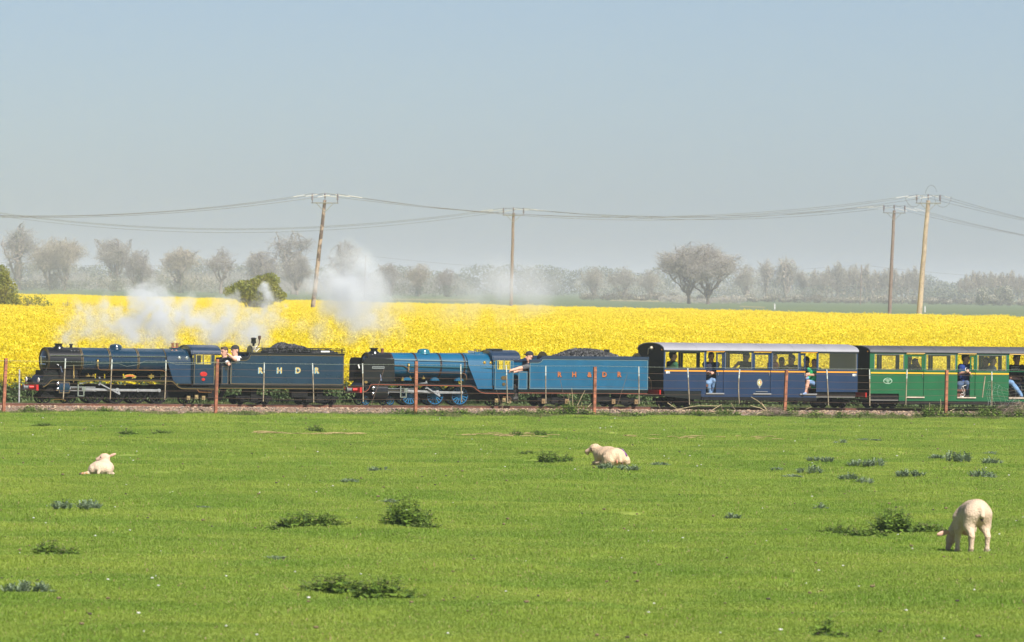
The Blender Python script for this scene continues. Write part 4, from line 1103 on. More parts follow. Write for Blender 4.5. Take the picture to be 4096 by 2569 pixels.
def engine(c):
    """a tender engine; c holds photo measurements and liveries"""
    W = lambda x, y, v=0.0: tk(x, y, v)
    uf, wc = W(*c['front'])                       # smokebox door centre
    r = c['br']
    th = Thing('steam_locomotive', (W(*c['drivers'][1], .21)[0], 0, 0), c['label'], 'locomotive', base=TRACK)
    us = W(c['bands'][0], 1450, r)[0]; ue = W(c['bands'][-1], 1450, r)[0]
    body, trim = c['body'], c['trim']
    # smokebox with door
    mb = MB(); mb.lathe([(0, 0), (0, r * .72), (0, r * .9), (.01, r * 1.02), (us - uf, r * 1.02), (us - uf, r * .9)], (uf, 0, wc), 'x', 40)
    sb = th.part('smokebox', mb, M_black)
    mb = MB(); mb.lathe([(-.05, 0), (-.045, r * .3), (-.025, r * .62), (0.0, r * .8), (.005, r * .8)], (uf, 0, wc), 'x', 32)
    dr = th.part('smokebox_door', mb, M_black, sb)
    mb = MB()
    for dz in (.09, -.09): mb.tube([(uf - .05, -r * .7, wc + dz), (uf - .055, r * .3, wc + dz)], .012, 5)
    mb.tube([(uf - .06, 0, wc - .1), (uf - .075, 0, wc + .1)], .01, 5)
    th.part('door_strap', mb, M_chrome if c['n'] == 1 else M_black, dr)
    mb = MB(); mb.lathe([(-.003, r * .93), (-.012, r * .99), (.02, r * 1.035), (.03, r * 1.02)], (uf, 0, wc), 'x', 40)
    th.part('smokebox_ring', mb, M_black if c['n'] == 2 else mat('dull_brass_ring', (.07, .055, .03), .4, .5), sb)
    # boiler
    mb = MB(); k = c['taper']
    mb.lathe([(us - uf, r), (ue - uf, r * k), (c['cab0'] - uf, r * k)], (uf, 0, wc), 'x', 48)
    bo = th.part('boiler', mb, body)
    for x in c['bands']:
        ub = W(x, 1450, r)[0]; rb = r * (1 + (k - 1) * (ub - us) / (ue - us))
        mb = MB(); mb.lathe([(-.02, rb + .002), (-.02, rb + .007), (.02, rb + .007), (.02, rb + .002)], (ub, 0, wc), 'x', 48)
        bd = th.part('boiler_band', mb, M_black, bo)
        for s in (-.02, .02):
            mb = MB(); mb.lathe([(s - .005, rb + .003), (s - .005, rb + .0085), (s + .005, rb + .0085), (s + .005, rb + .003)], (ub, 0, wc), 'x', 48)
            th.part('band_lining', mb, M_gold if c['n'] == 1 else M_ldark, bd)
    # chimney, dome, valves
    cu, ct = W(*c['chimney'][:2]); cr = c['chimney'][2]
    mb = MB(); z0 = wc + r * .9; hh = ct - z0
    mb.lathe([(0, cr * 1.5), (hh * .35, cr * 1.28), (hh * .48, cr * .92), (hh * .75, cr * .9), (hh * .84, cr * .98), (hh * .86, cr * 1.12), (hh * .96, cr * 1.14), (hh, cr * 1.02), (hh, cr * .75), (hh * .7, cr * .7), (hh * .7, 0)], (cu, 0, z0), 'z', 28)
    th.part('chimney', mb, M_black, sb)
    su, sz = W(*c['snifter'][:2]); mb = MB(); mb.lathe([(0, .035), (sz - wc - r * .95, .035), (sz - wc - r * .95, .05), (sz - wc - r * .9 + .012, .05), (sz - wc - r * .9 + .02, 0)], (su, 0, wc + r * .95), 'z', 12)
    th.part('snifting_valve', mb, c['snifter'][2], sb)
    du, dz = W(*c['dome'][:2]); dr_ = c['dome'][2]; z0 = wc + r * k * .9; hh = dz - z0
    mb = MB(); mb.lathe([(0, dr_ * 1.12), (hh * .3, dr_ * 1.03), (hh * .4, dr_), (hh * .62, dr_ * .97), (hh * .8, dr_ * .84), (hh * .93, dr_ * .55), (hh, 0)], (du, 0, z0), 'z', 28)
    th.part('dome', mb, c['dome'][3], bo)
    for (x, y) in c['safety']:
        u, w = W(x, y); z0 = wc + r * k * .93; hh = w - z0
        mb = MB(); mb.lathe([(0, .05), (hh * .35, .05), (hh * .4, .036), (hh * .75, .034), (hh * .78, .042), (hh * .93, .042), (hh, .02), (hh, 0)], (u, 0, z0), 'z', 14)
        th.part('safety_valve', mb, M_copper if c['n'] == 1 else M_brass, bo)
    mb = MB(); u0 = W(c['safety'][0][0] - 9, 1400)[0]; u1 = W(c['safety'][1][0] + 9, 1400)[0]
    mb.box(u0, u1, -.09, .09, wc + r * k * .9, wc + r * k + .035); th.part('valve_seat', mb, body, bo, smooth=None)
    if c['n'] == 2:
        a = W(1870, 1407); b = W(1898, 1409); mb = MB(); mb.tube([(a[0], -.05, a[1]), (b[0], -.05, b[1])], .03, 10); th.part('whistle', mb, M_chrome, bo)
    # firebox
    fb = c['firebox']
    ftop = wc + r * k
    def fsec(wb, y, flare=1.0):
        return [(-y, wb)] + [(-y * (1 - (1 - math.cos(a)) * .0) * 1.0, wc + .02) for a in (0,)] + [(-math.cos(a) * max(r * k, y * .98), wc + math.sin(a) * (r * k + .004)) for a in np.linspace(.12, math.pi - .12, 17)] + [(y, wc + .02), (y, wb)]
    A0, A1 = W(*fb[0], .40), W(*fb[1], .40)
    mb = MB()
    s1 = fsec(A1[1], .395); s0 = fsec(A1[1], .395)
    # slanted throat: the front face leans back towards the foot
    n = len(s0); vs = []
    for (y, z) in s0:
        t = min(1, max(0, (A0[1] - z) / (A0[1] - A1[1]))); vs.append((A0[0] + (A1[0] - A0[0]) * t, y, z))
    vs += [(c['cab0'] + .01, y, z) for (y, z) in s1]
    mb.add(vs, [tuple(range(n)), tuple(range(2 * n - 1, n - 1, -1))] + [(i, i + n, (i + 1) % n + n, (i + 1) % n) for i in range(n)])
    fo = th.part('firebox', mb, body, smooth=40)
    for (x, y) in c['plugs']:
        u, w = W(x, y, .36); mb = MB(); mb.lathe([(-.03, 0), (-.03, .02), (-.012, .024), (-.012, .042), (.06, .042)], (u, -.375, w), 'y', 14); th.part('washout_plug', mb, M_chrome if c['n'] == 1 else M_brass, fo)
    # running plate with its curves, valance lining
    rp = [W(x, y, .45) for x, y in c['plate']]
    mb = MB(); t = .028
    mb.prism([(p[0], p[1]) for p in rp] + [(p[0], p[1] - t - .035) for p in reversed(rp)], -.45, .45)
    pl = th.part('running_plate', mb, M_black, smooth=50)
    outline(th, 'plate_lining', [(p[0], p[1] - .045) for p in rp], .4535, .006, M_gold if c['n'] == 1 else M_redline, pl, closed=False)
    # frames and boiler saddle
    fr0, fr1 = rp[0][0] + .1, c['cab1'] - .05
    mb = MB(); mb.box(fr0, fr1, -.14, .14, .16, rp[2][1] - .06); mb.box(fr0 - .02, us - .1, -.26, .26, .30, wc - r * .75)
    for i in range(9):
        u = us + (ue - us) * (i + .3) / 9; mb.box(u, u + (.16 if i % 3 else .30), .05, .2, rp[6][1] - .06, wc - r * .8)
    th.part('frame', mb, M_soot, smooth=None)
    # buffer beam
    bx, bw = W(*c['beam'], 0)
    mb = MB(); mb.box(bx - .03, bx + .03, -.43, .43, bw - .07, bw + .075); bb = th.part('buffer_beam', mb, M_red, smooth=None)
    mb = MB(); mb.lathe([(-.22, 0), (-.22, .075), (-.19, .08), (-.17, .05), (-.03, .055)], (bx, 0, bw), 'x', 16); th.part('centre_buffer', mb, mat('grey_buffer', (.10, .11, .115), .5), bb)
    for s in (-.25, .25):
        mb = MB(); mb.lathe([(-.16, 0), (-.16, .04), (-.03, .045), (-.03, .0)], (bx, s, bw + .01), 'x', 12); th.part('buffer_housing', mb, M_red, bb)
    mb = MB(); mb.tube([(bx - .03, .05, bw - .07), (bx - .1, .04, bw - .15), (bx - .04, .04, bw - .2), (bx - .01, .1, bw - .16)], .018, 6); mb.tube([(bx - .05, -.1, bw - .07), (bx - .09, -.12, bw - .16), (bx - .05, -.12, bw - .22)], .014, 6); th.part('brake_hose', mb, M_soot, bb)
    # front curved sheets from smokebox down to the beam
    mb = MB(); pr = [(bx + .03, bw + .07), (bx + .03, bw + .10)] + [(bx + .05 + (uf + .02 - bx - .05) * t, bw + .10 + (wc - r * .9 - bw - .10) * math.sin(t * math.pi / 2)) for t in np.linspace(0, 1, 8)] + [(uf + .25, wc - r * .9), (uf + .3, bw + .05)]
    mb.prism(pr, -.33, .33); th.part('front_apron', mb, M_black, smooth=50)
    for (x, y, v) in c['lamps']:
        u, w = W(x, y, v); mb = MB()
        mb.lathe([(-.07, 0), (-.075, .058), (-.06, .066)], (u, -v, w), 'x', 18); lp = th.part('head_lamp_lens', mb, M_wlamp)
        mb = MB(); mb.lathe([(-.06, .068), (.05, .06), (.07, .03), (.07, 0)], (u, -v, w), 'x', 18); mb.tube([(u, -v, w - .04), (u + .02, -v, w - .16)], .02, 5); mb.tube([(u, -v, w + .06), (u + .03, -v, w + .10), (u + .05, -v, w + .05)], .008, 5); th.part('head_lamp_body', mb, M_black, lp)
    # cab: side sheets with windows, roof, front sheet
    cs = c['cabside']; V = .445
    (x0, y0, x1, y1) = cs
    u0, wt = W(x0, y0, V); u1, wb = W(x1, y1, V)
    wins = [(W(a, b, V), W(a2, b2, V)) for (a, b, a2, b2) in c['cabwin']]
    for sgn in (-1, 1):
        mb = MB(); yo, yi = sgn * V, sgn * (V - .015)
        ya, yb = min(yo, yi), max(yo, yi)
        wlo = min(w[1][1] for w in wins); whi = max(w[0][1] for w in wins)
        mb.box(u0, u1, ya, yb, wb, wlo)                         # below the windows
        mb.box(u0, u1 + .02, ya, yb, whi, wt + .01)              # above
        edges = [u0] + [q for w in wins for q in (w[0][0], w[1][0])] + [u1]
        for i in range(0, len(edges), 2): mb.box(edges[i], edges[i + 1], ya, yb, wlo, whi)
        sd = th.part('cab_side', mb, body, smooth=None)
        for (a, b) in wins:
            mb = MB(); yc = sgn * (V + .004); f = .014
            for (p, q, z0, z1) in ((a[0], b[0], a[1] - f, a[1]), (a[0], b[0], b[1], b[1] + f), (a[0], a[0] + f, b[1] + f, a[1] - f), (b[0] - f, b[0], b[1] + f, a[1] - f)): mb.box(p, q, min(yc, yc - sgn * .03), max(yc, yc - sgn * .03), z0, z1)
            wf = th.part('cab_window_frame', mb, mat('brass_window_frame', (.55, .46, .12), .45, .3) , sd, smooth=None)
            mb = MB(); mb.box(a[0] + f, b[0] - f, sgn * (V - .01) - .002, sgn * (V - .01) + .002, b[1] + f, a[1] - f); th.part('pane', mb, M_gl, wf, smooth=None)
        if sgn < 0:
            i = .02; outline(th, 'cab_lining', [(u0 + i, wb + i), (u1 - i, wb + i), (u1 - i, wt - i), (u0 + i, wt - i)], V + .003, .0042, trim, sd)
            (px_, py_, pr_) = c['plates'][0]; pu, pw = W(px_, py_, V)
            mb = MB(); 
            mb.v = []; mb.lathe([(-.012, 0), (-.012, pr_), (.004, pr_ * 1.05)], (0, 0, 0), 'y', 24); mb.v = [(pu + x, -V - .003 + y, pw + z * .62) for x, y, z in mb.v]; th.part('number_plate', mb, c['platem'], sd)
            (px_, py_, pr_) = c['plates'][1]; pu, pw = W(px_, py_, V)
            mb = MB(); mb.lathe([(-.012, 0), (-.012, pr_), (.004, pr_ * 1.05)], (0, 0, 0), 'y', 20); mb.v = [(pu + x, -V - .003 + y, pw + z * .78) for x, y, z in mb.v]; th.part('works_plate', mb, c['platem'], sd)
    rt = W(*c['rooftop'])[1]; ur0 = c['cab0'] - .03; ur1 = W(c['roofend'], y0, V)[0]
    ro = [(-V - .01, wt - .005)] + [(-math.cos(a) * (V + .005), wt + (rt - wt) * math.sin(a) ** .8) for a in np.linspace(.05, math.pi - .05, 19)] + [(V + .01, wt - .005)]
    ri = [(y * .96, z - .02) for y, z in reversed(ro)]
    mb = MB(); n = len(ro)
    oo = ro + ri
    mb.yzprism(oo, ur0, ur1); rf = th.part('cab_roof', mb, M_cabroof, smooth=35)
    mb = MB()
    for i in range(6):
        u = ur0 + .06 + (ur1 - ur0 - .12) * i / 5; mb.ball((u, -V - .012, wt + .012), .010, n=6, m=4)
    th.part('roof_rivets', mb, M_chrome, rf)['kind'] = 'stuff'
    if c['n'] == 2:
        mb = MB(); mb.box(ur0 + .12, ur1 - .4, -.2, .2, rt - .03, rt + .035); th.part('roof_ventilator', mb, M_black, rf, smooth=None)
    mb = MB(); mb.yzprism([(-V, wb + .1)] + [(y, z) for y, z in ro[1:-1]] + [(V, wb + .1)], c['cab0'] - .004, c['cab0'] + .012); th.part('cab_front', mb, body, smooth=None)
    mb = MB(); mb.box(c['cab0'], u1 + .05, -V + .02, V - .02, wb - .03, wb); mb.box(c['cab0'] + .012, c['cab0'] + .10, -.28, .28, wb, wc + .1); th.part('backhead', mb, M_soot, smooth=None)
    # wheels
    for (x, y, rr) in c['bogie']: wheel(th, W(x, y, .205)[0], rr, M_soot, c['spoke'], 10)
    for (x, y) in c['drivers']: wheel(th, W(x, y, .205)[0], c['dr'], M_soot, c['spoke'], 16 if c['n'] == 2 else 14, hub=.2)
    for (x, y, rr) in c['trail']: wheel(th, W(x, y, .205)[0], rr, M_soot, M_soot, 8)
    # bogie frame and springs
    ub0 = W(*c['bogie'][0][:2], .26)[0]; ub1 = W(*c['bogie'][1][:2], .26)[0]; rr = c['bogie'][0][2]
    mb = MB(); mb.box(ub0 - .12, ub1 + .12, -.275, -.25, rr * 1.1, rr * 1.1 + .06); mb.box(ub0 - .12, ub1 + .12, .25, .275, rr * 1.1, rr * 1.1 + .06); mb.box(ub0 + .1, ub1 - .1, -.25, .25, rr * .9, rr * 1.3)
    th.part('bogie_frame', mb, M_soot, smooth=None)
    mb = MB(); mb.tube([(ub0 + .14, -.30, rr * .55), (ub0 + .25, -.30, rr * .75), (ub1 - .25, -.30, rr * .75), (ub1 - .14, -.30, rr * .55)], .012, 5); th.part('bogie_spring', mb, M_brass if c['n'] == 1 else M_soot)
    # cylinder block and motion
    (x0, y0, x1, y1) = c['cyl']; a = W(x0, y0, .45); b = W(x1, y1, .45)
    mb = MB(); cc = [(-.30, b[1])] + [(-.455 + .04 * (1 - math.cos(t)), (a[1] + b[1]) / 2 + (a[1] - b[1]) / 2 * math.sin(t)) for t in np.linspace(-1.4, 1.4, 9)] + [(-.30, a[1])]
    mb.yzprism(cc, a[0], b[0]); mb.yzprism([(-y, z) for y, z in reversed(cc)], a[0], b[0]); cy_ = th.part('cylinder', mb, c['cylm'], smooth=40)
    if c['n'] == 1: outline(th, 'cylinder_lining', [(a[0] + .015, b[1] + .02), (b[0] - .015, b[1] + .02), (b[0] - .015, a[1] - .02), (a[0] + .015, a[1] - .02)], .452, .005, M_gold, cy_)
    mb = MB(); cyc = (a[1] + b[1]) / 2 - .02
    for z in (cyc - .02, cyc + .12): mb.lathe([(-.05, 0), (-.05, .04), (-.02, .055), (0, .055)], (a[0], -.385, z), 'x', 14)
    mb.lathe([(0, .055), (.02, .055), (.05, .03), (.05, 0)], (b[0], -.385, cyc - .02), 'x', 14)
    th.part('cylinder_cover', mb, M_chrome, cy_)
    yr = -.30
    dw = [(W(x, y, .3)[0], c['dr']) for x, y in c['drivers']]
    ang = c['crank']; cp = [(u + .095 * math.cos(ang), w + .095 * math.sin(ang)) for u, w in dw]
    mb = MB()
    for i in range(len(cp) - 1): rod(mb, cp[i], cp[i + 1], yr, .03, .03)
    for p in cp: mb.lathe([(-.03, 0), (-.03, .042), (.02, .042)], (p[0], yr, p[1]), 'y', 12)
    th.part('coupling_rod', mb, M_rod, smooth=None)
    xh = (W(*c['cross'], .34)); main = cp[c['main']]
    mb = MB(); rod(mb, xh, main, -.345, .022, .034); mb.lathe([(-.03, 0), (-.03, .055), (.02, .055)], (main[0], -.345, main[1]), 'y', 12); th.part('connecting_rod', mb, M_rod, smooth=None)
    mb = MB(); mb.box(b[0] + .04, xh[0] + .32, -.365, -.335, xh[1] + .035, xh[1] + .055); mb.box(b[0] + .04, xh[0] + .32, -.365, -.335, xh[1] - .055, xh[1] - .035); th.part('slide_bar', mb, M_rod, smooth=None)
    mb = MB(); mb.box(xh[0] - .05, xh[0] + .05, -.375, -.33, xh[1] - .06, xh[1] + .06); mb.tube([(b[0], -.35, xh[1]), (xh[0], -.35, xh[1])], .012, 6); mb.box(xh[0] - .015, xh[0] + .015, -.385, -.365, xh[1] - .17, xh[1] + .05); mb.box(xh[0] - .15, xh[0] + .015, -.385, -.37, xh[1] - .185, xh[1] - .16); mb.box(xh[0] - .17, xh[0] - .14, -.385, -.37, xh[1] - .185, xh[1] + .11); th.part('crosshead', mb, M_chrome, smooth=None)
    lk = W(*c['link'], .37); ec = (main[0] + .05, main[1] - .10)
    mb = MB(); rod(mb, (lk[0], lk[1] - .02), ec, -.395, .014, .016); rod(mb, main, ec, -.39, .022, .02)
    mb.tube([(lk[0] + .03 * math.sin(t * 3), -.38, lk[1] - .07 + .2 * t) for t in np.linspace(0, 1, 6)], .025, 6)
    rod(mb, (lk[0], lk[1] + .08), (xh[0] - .13, xh[1] + .13), -.38, .014, .012); th.part('valve_gear', mb, M_rod, smooth=None)
    # pipes and rails along the boiler
    hr = [W(x, y, r + .03) for x, y in c['handrail']]
    mb = MB(); mb.tube([(p[0], -(r + .03) * .96, p[1]) for p in hr], .009, 6); h_ = th.part('handrail', mb, M_chrome if c['n'] == 1 else M_lineblue)
    for x in c['bands'][:]:
        ub = W(x, 1450, r)[0]; mb = MB(); w_ = np.interp(ub, [hr[0][0], hr[-1][0]], [hr[0][1], hr[-1][1]]); mb.tube([(ub, -r * .8, w_), (ub, -(r + .035), w_)], .012, 6); th.part('handrail_knob', mb, M_black, h_)
    for pts, rad, m_, nm in c['pipes']:
        mb = MB(); mb.tube([(*((lambda q: (q[0], -v, q[1]))(W(x, y, v))),) for x, y, v in pts], rad, 7); th.part(nm, mb, m_)
    cl = W(*c['clack'], r + .02); mb = MB(); mb.ball((cl[0], -r - .02, cl[1]), .035, n=12, m=8); mb.lathe([(-.1, .03), (-.05, .02), (0, .022), (.05, .02), (.06, .03), (.075, .03)], (cl[0], -r - .02, cl[1] - .02), 'z', 10); th.part('clack_valve', mb, M_brass)
    # lubricators and small brass along the plate
    for (x, y, dx, dz) in c['boxes']:
        u, w = W(x, y, .38); mb = MB(); mb.box(u - dx, u + dx, -.41, -.33, w - dz, w + dz); mb.lathe([(0, .012), (.02, .012), (.03, .02), (.04, 0)], (u + dx * .3, -.37, w + dz), 'z', 8); th.part('oil_box', mb, M_brass, smooth=None)
    # injector pipes and steps below the cab
    mb = MB(); mb.box(u1 - .16, u1 + .02, -V + .03, -V + .05, .12, wb - .02); mb.box(u1 - .18, u1 + .04, -V - .01, -V + .08, .16, .175); th.part('cab_step', mb, M_soot, smooth=None)
    for (x, y) in c['injector']:
        u, w = W(x, y, .38); mb = MB(); mb.box(u - .045, u + .045, -.42, -.36, w - .05, w + .05); mb.lathe([(-.02, 0), (-.02, .025), (.0, .03)], (u, -.42, w), 'y', 8); th.part('injector', mb, mat('dull_brass', (.42, .32, .16), .45, .7), smooth=None)
    return th, dict(uf=uf, wc=wc, r=r, cab=u1, wb=wb, wt=wt, V=V)

c1 = dict(n=1, label='dark blue lead steam locomotive with black smokebox and red front beam', front=(176, 1442, 0), br=.325, bands=[330, 442, 555, 667], taper=.985, body=M_navy, trim=M_gold,
    chimney=(234, 1374, .098), snifter=(284, 1381, M_black), dome=(463, 1376, .155, M_navy), safety=[(691, 1371), (708, 1372)], firebox=[(669, 1466), (697, 1535)], plugs=[(716, 1431), (746, 1432)],
    plate=[(172, 1541), (180, 1538), (192, 1530), (200, 1520), (207, 1514), (215, 1513), (450, 1515), (680, 1518), (692, 1520), (702, 1530), (714, 1542), (728, 1548), (860, 1550)], beam=(124, 1550), lamps=[(114, 1518, -.27), (163, 1521, .28)],
    cab0=tu(765, .40), cab1=tu(862, .40), cabside=(775, 1416, 858, 1540), cabwin=[(784, 1419, 812, 1457), (816, 1420, 844, 1458)], plates=[(814, 1497, .095), (813, 1518, .045)], platem=M_red, rooftop=(800, 1380), roofend=884,
    bogie=[(182, 1585, .135), (282, 1586, .135)], drivers=[(377, 1568), (462, 1568), (547, 1569), (632, 1570)], dr=.25, trail=[(757, 1590, .13)], spoke=M_soot, cyl=(236, 1526, 279, 1575), cylm=M_navy, crank=R(75), main=1, cross=(333, 1556), link=(395, 1530),
    handrail=[(203, 1422), (668, 1427)], pipes=[([(391, 1447, .33), (391, 1462, .34), (394, 1476, .35), (402, 1480, .35), (640, 1482, .37), (655, 1484, .38), (663, 1492, .39), (666, 1508, .39)], .011, M_copper, 'feed_pipe'), ([(785, 1553, .42), (797, 1568, .42), (845, 1571, .42), (846, 1552, .42)], .014, M_copper, 'injector_pipe'), ([(238, 1465, .40), (246, 1492, .42)], .02, M_black, 'lifting_lever'), ([(295, 1460, .36), (296, 1490, .38), (294, 1530, .42)], .012, M_brass, 'blower_pipe')],
    clack=(391, 1446), boxes=[(352, 1504, .05, .02), (604, 1506, .07, .03), (372, 1505, .03, .015)], injector=[(784, 1588), (752, 1592), (812, 1592)])
loco1, k1 = engine(c1)
# curved name plate on the running plate
q = tk(519, 1505, .42); R0 = .30
prf = [(q[0] + R0 * math.sin(a), q[1] - .20 + R0 * math.cos(a) * .82) for a in np.linspace(-.68, .68, 15)] + [(q[0] + (R0 - .075) * math.sin(a), q[1] - .20 + (R0 - .075) * math.cos(a) * .82) for a in np.linspace(.68, -.68, 15)]
mb = MB(); mb.prism(prf, -.425, -.415); npl = loco1.part('name_plate', mb, mat('brass_plate', (.40, .34, .06), .5, .4), smooth=None)
prf2 = [(q[0] + (R0 - .014) * math.sin(a), q[1] - .20 + (R0 - .014) * math.cos(a) * .82) for a in np.linspace(-.48, .48, 13)] + [(q[0] + (R0 - .06) * math.sin(a), q[1] - .20 + (R0 - .06) * math.cos(a) * .82) for a in np.linspace(.48, -.48, 13)]
mb = MB(); mb.prism(prf2, -.430, -.4255); loco1.part('plate_field', mb, mat('orange_red_enamel', (.60, .13, .03), .5), npl, smooth=None)
# polished lever beside the smokebox
a = tk(240, 1466, .36); b = tk(247, 1490, .36); mb = MB(); mb.tube([(a[0], -.36, a[1]), (b[0], -.36, b[1])], .028, 10); loco1.part('reverser_cover', mb, M_chrome)
for i, x in enumerate((283, 296, 309)):
    q = tk(x, 1406, .2); mb = MB(); mb.ball((q[0], -.25, q[1] + .01), .016, n=8, m=6); loco1.part('smokebox_rivet', mb, M_chrome)

c2 = dict(n=2, label='bright blue second steam locomotive with black smoke deflectors and blue spoked wheels', front=(1462, 1460, 0), br=.315, bands=[1573, 1667, 1765, 1859], taper=1.03, body=M_blue, trim=M_lineblue,
    chimney=(1496, 1392, .1), snifter=(1529, 1399, mat('brown_cap', (.18, .07, .04), .5)), dome=(1694, 1395, .158, M_teal), safety=[(1902, 1397), (1917, 1398)], firebox=[(1874, 1476), (1912, 1556)], plugs=[(1937, 1451), (1962, 1452), (1972, 1453)],
    plate=[(1450, 1562), (1466, 1558), (1476, 1548), (1482, 1534), (1490, 1531), (1700, 1534), (1885, 1538), (1897, 1543), (1908, 1553), (1922, 1562), (1940, 1566), (2056, 1568)], beam=(1416, 1560), lamps=[],
    cab0=tu(1970, .40), cab1=tu(2060, .40), cabside=(1979, 1440, 2054, 1559), cabwin=[(1990, 1442, 2014, 1478), (2018, 1443, 2041, 1479)], plates=[(2016, 1512, .085), (2015, 1537, .05)], platem=mat('dark_brass_plate', (.16, .11, .05), .4, .6), rooftop=(2020, 1401), roofend=2082,
    bogie=[(1461, 1592, .125), (1559, 1594, .125)], drivers=[(1639, 1577), (1739, 1578), (1838, 1579)], dr=.262, trail=[(1985, 1600, .13)], spoke=mat('wheel_blue_paint', (.010, .125, .27), .4, coat=.2), cyl=(1498, 1545, 1552, 1592), cylm=M_black, crank=R(60), main=1, cross=(1622, 1562), link=(1702, 1545),
    handrail=[(1474, 1434), (1872, 1447)], pipes=[([(1570, 1462, .33), (1615, 1464, .33), (1632, 1472, .34), (1634, 1488, .35), (1640, 1490, .35), (1850, 1493, .37), (1862, 1497, .38), (1866, 1507, .39), (1867, 1520, .39)], .010, M_copper, 'feed_pipe'), ([(1642, 1466, .335), (1668, 1466, .335), (1870, 1470, .36), (1974, 1474, .41)], .010, mat('dark_green_pipe', (.04, .10, .10), .4), 'steam_pipe'), ([(2012, 1588, .42), (2040, 1589, .42), (2046, 1600, .42)], .012, M_copper, 'injector_pipe')],
    clack=(1635, 1462), boxes=[(1610, 1519, .04, .03), (1640, 1513, .03, .02), (1693, 1513, .035, .022), (1574, 1521, .04, .01)], injector=[(1984, 1602), (2014, 1600), (2036, 1605)])
loco2, k2 = engine(c2)
# smoke deflectors
for s in (-1, 1):
    v = .43; P = [tk(x, y, v) for x, y in ((1452, 1527), (1455, 1445), (1458, 1436), (1464, 1432), (1475, 1431), (1577, 1437), (1579, 1527))]
    mb = MB(); mb.prism(P, s * v - .008, s * v + .008); df = loco2.part('smoke_deflector', mb, M_black, smooth=None)
    if s < 0:
        a = tk(1487, 1465, v); b = tk(1537, 1476, v); mb = MB(); mb.box(a[0], b[0], -v - .018, -v - .009, b[1], a[1]); npb = loco2.part('name_plate', mb, mat('dull_silver_plate', (.10, .115, .115), .45, .3), df, smooth=None)
        outline(loco2, 'plate_border', [(a[0] + .01, b[1] + .01), (b[0] - .01, b[1] + .01), (b[0] - .01, a[1] - .01), (a[0] + .01, a[1] - .01)], v + .021, .005, mat('plate_letter_metal', (.34, .36, .35), .4, .5), npb)
        q = tk(1463, 1529, v); mb = MB(); mb.lathe([(-.012, 0), (-.012, .045), (0, .05)], (0, 0, 0), 'y', 18); mb.v = [(q[0] + x, -v - .01 + y, q[1] + z * .7) for x, y, z in mb.v]; loco2.part('brass_badge', mb, M_gold)
        a = tk(1433, 1459, .3); b = tk(1437, 1474, .3); mb = MB(); mb.tube([(a[0], -.3, a[1]), (b[0], -.3, b[1])], .02, 8); loco2.part('lamp_bracket', mb, M_wlamp)
        a = tk(1520, 1498, v); b = tk(1522, 1523, v); mb = MB(); mb.tube([(a[0], -v - .02, a[1]), (b[0], -v - .03, b[1])], [.012, .03], 8); loco2.part('reverser_cover', mb, M_chrome)
for (x, y) in ((1629, 1516), (1740, 1517), (1837, 1518)):
    q = tk(x, y, .41); mb = MB(); mb.prism(arc(11, math.pi - .35, .35, .125, q[0], q[1] - .08), -.43, -.33); loco2.part('splasher', mb, M_blue, smooth=50)

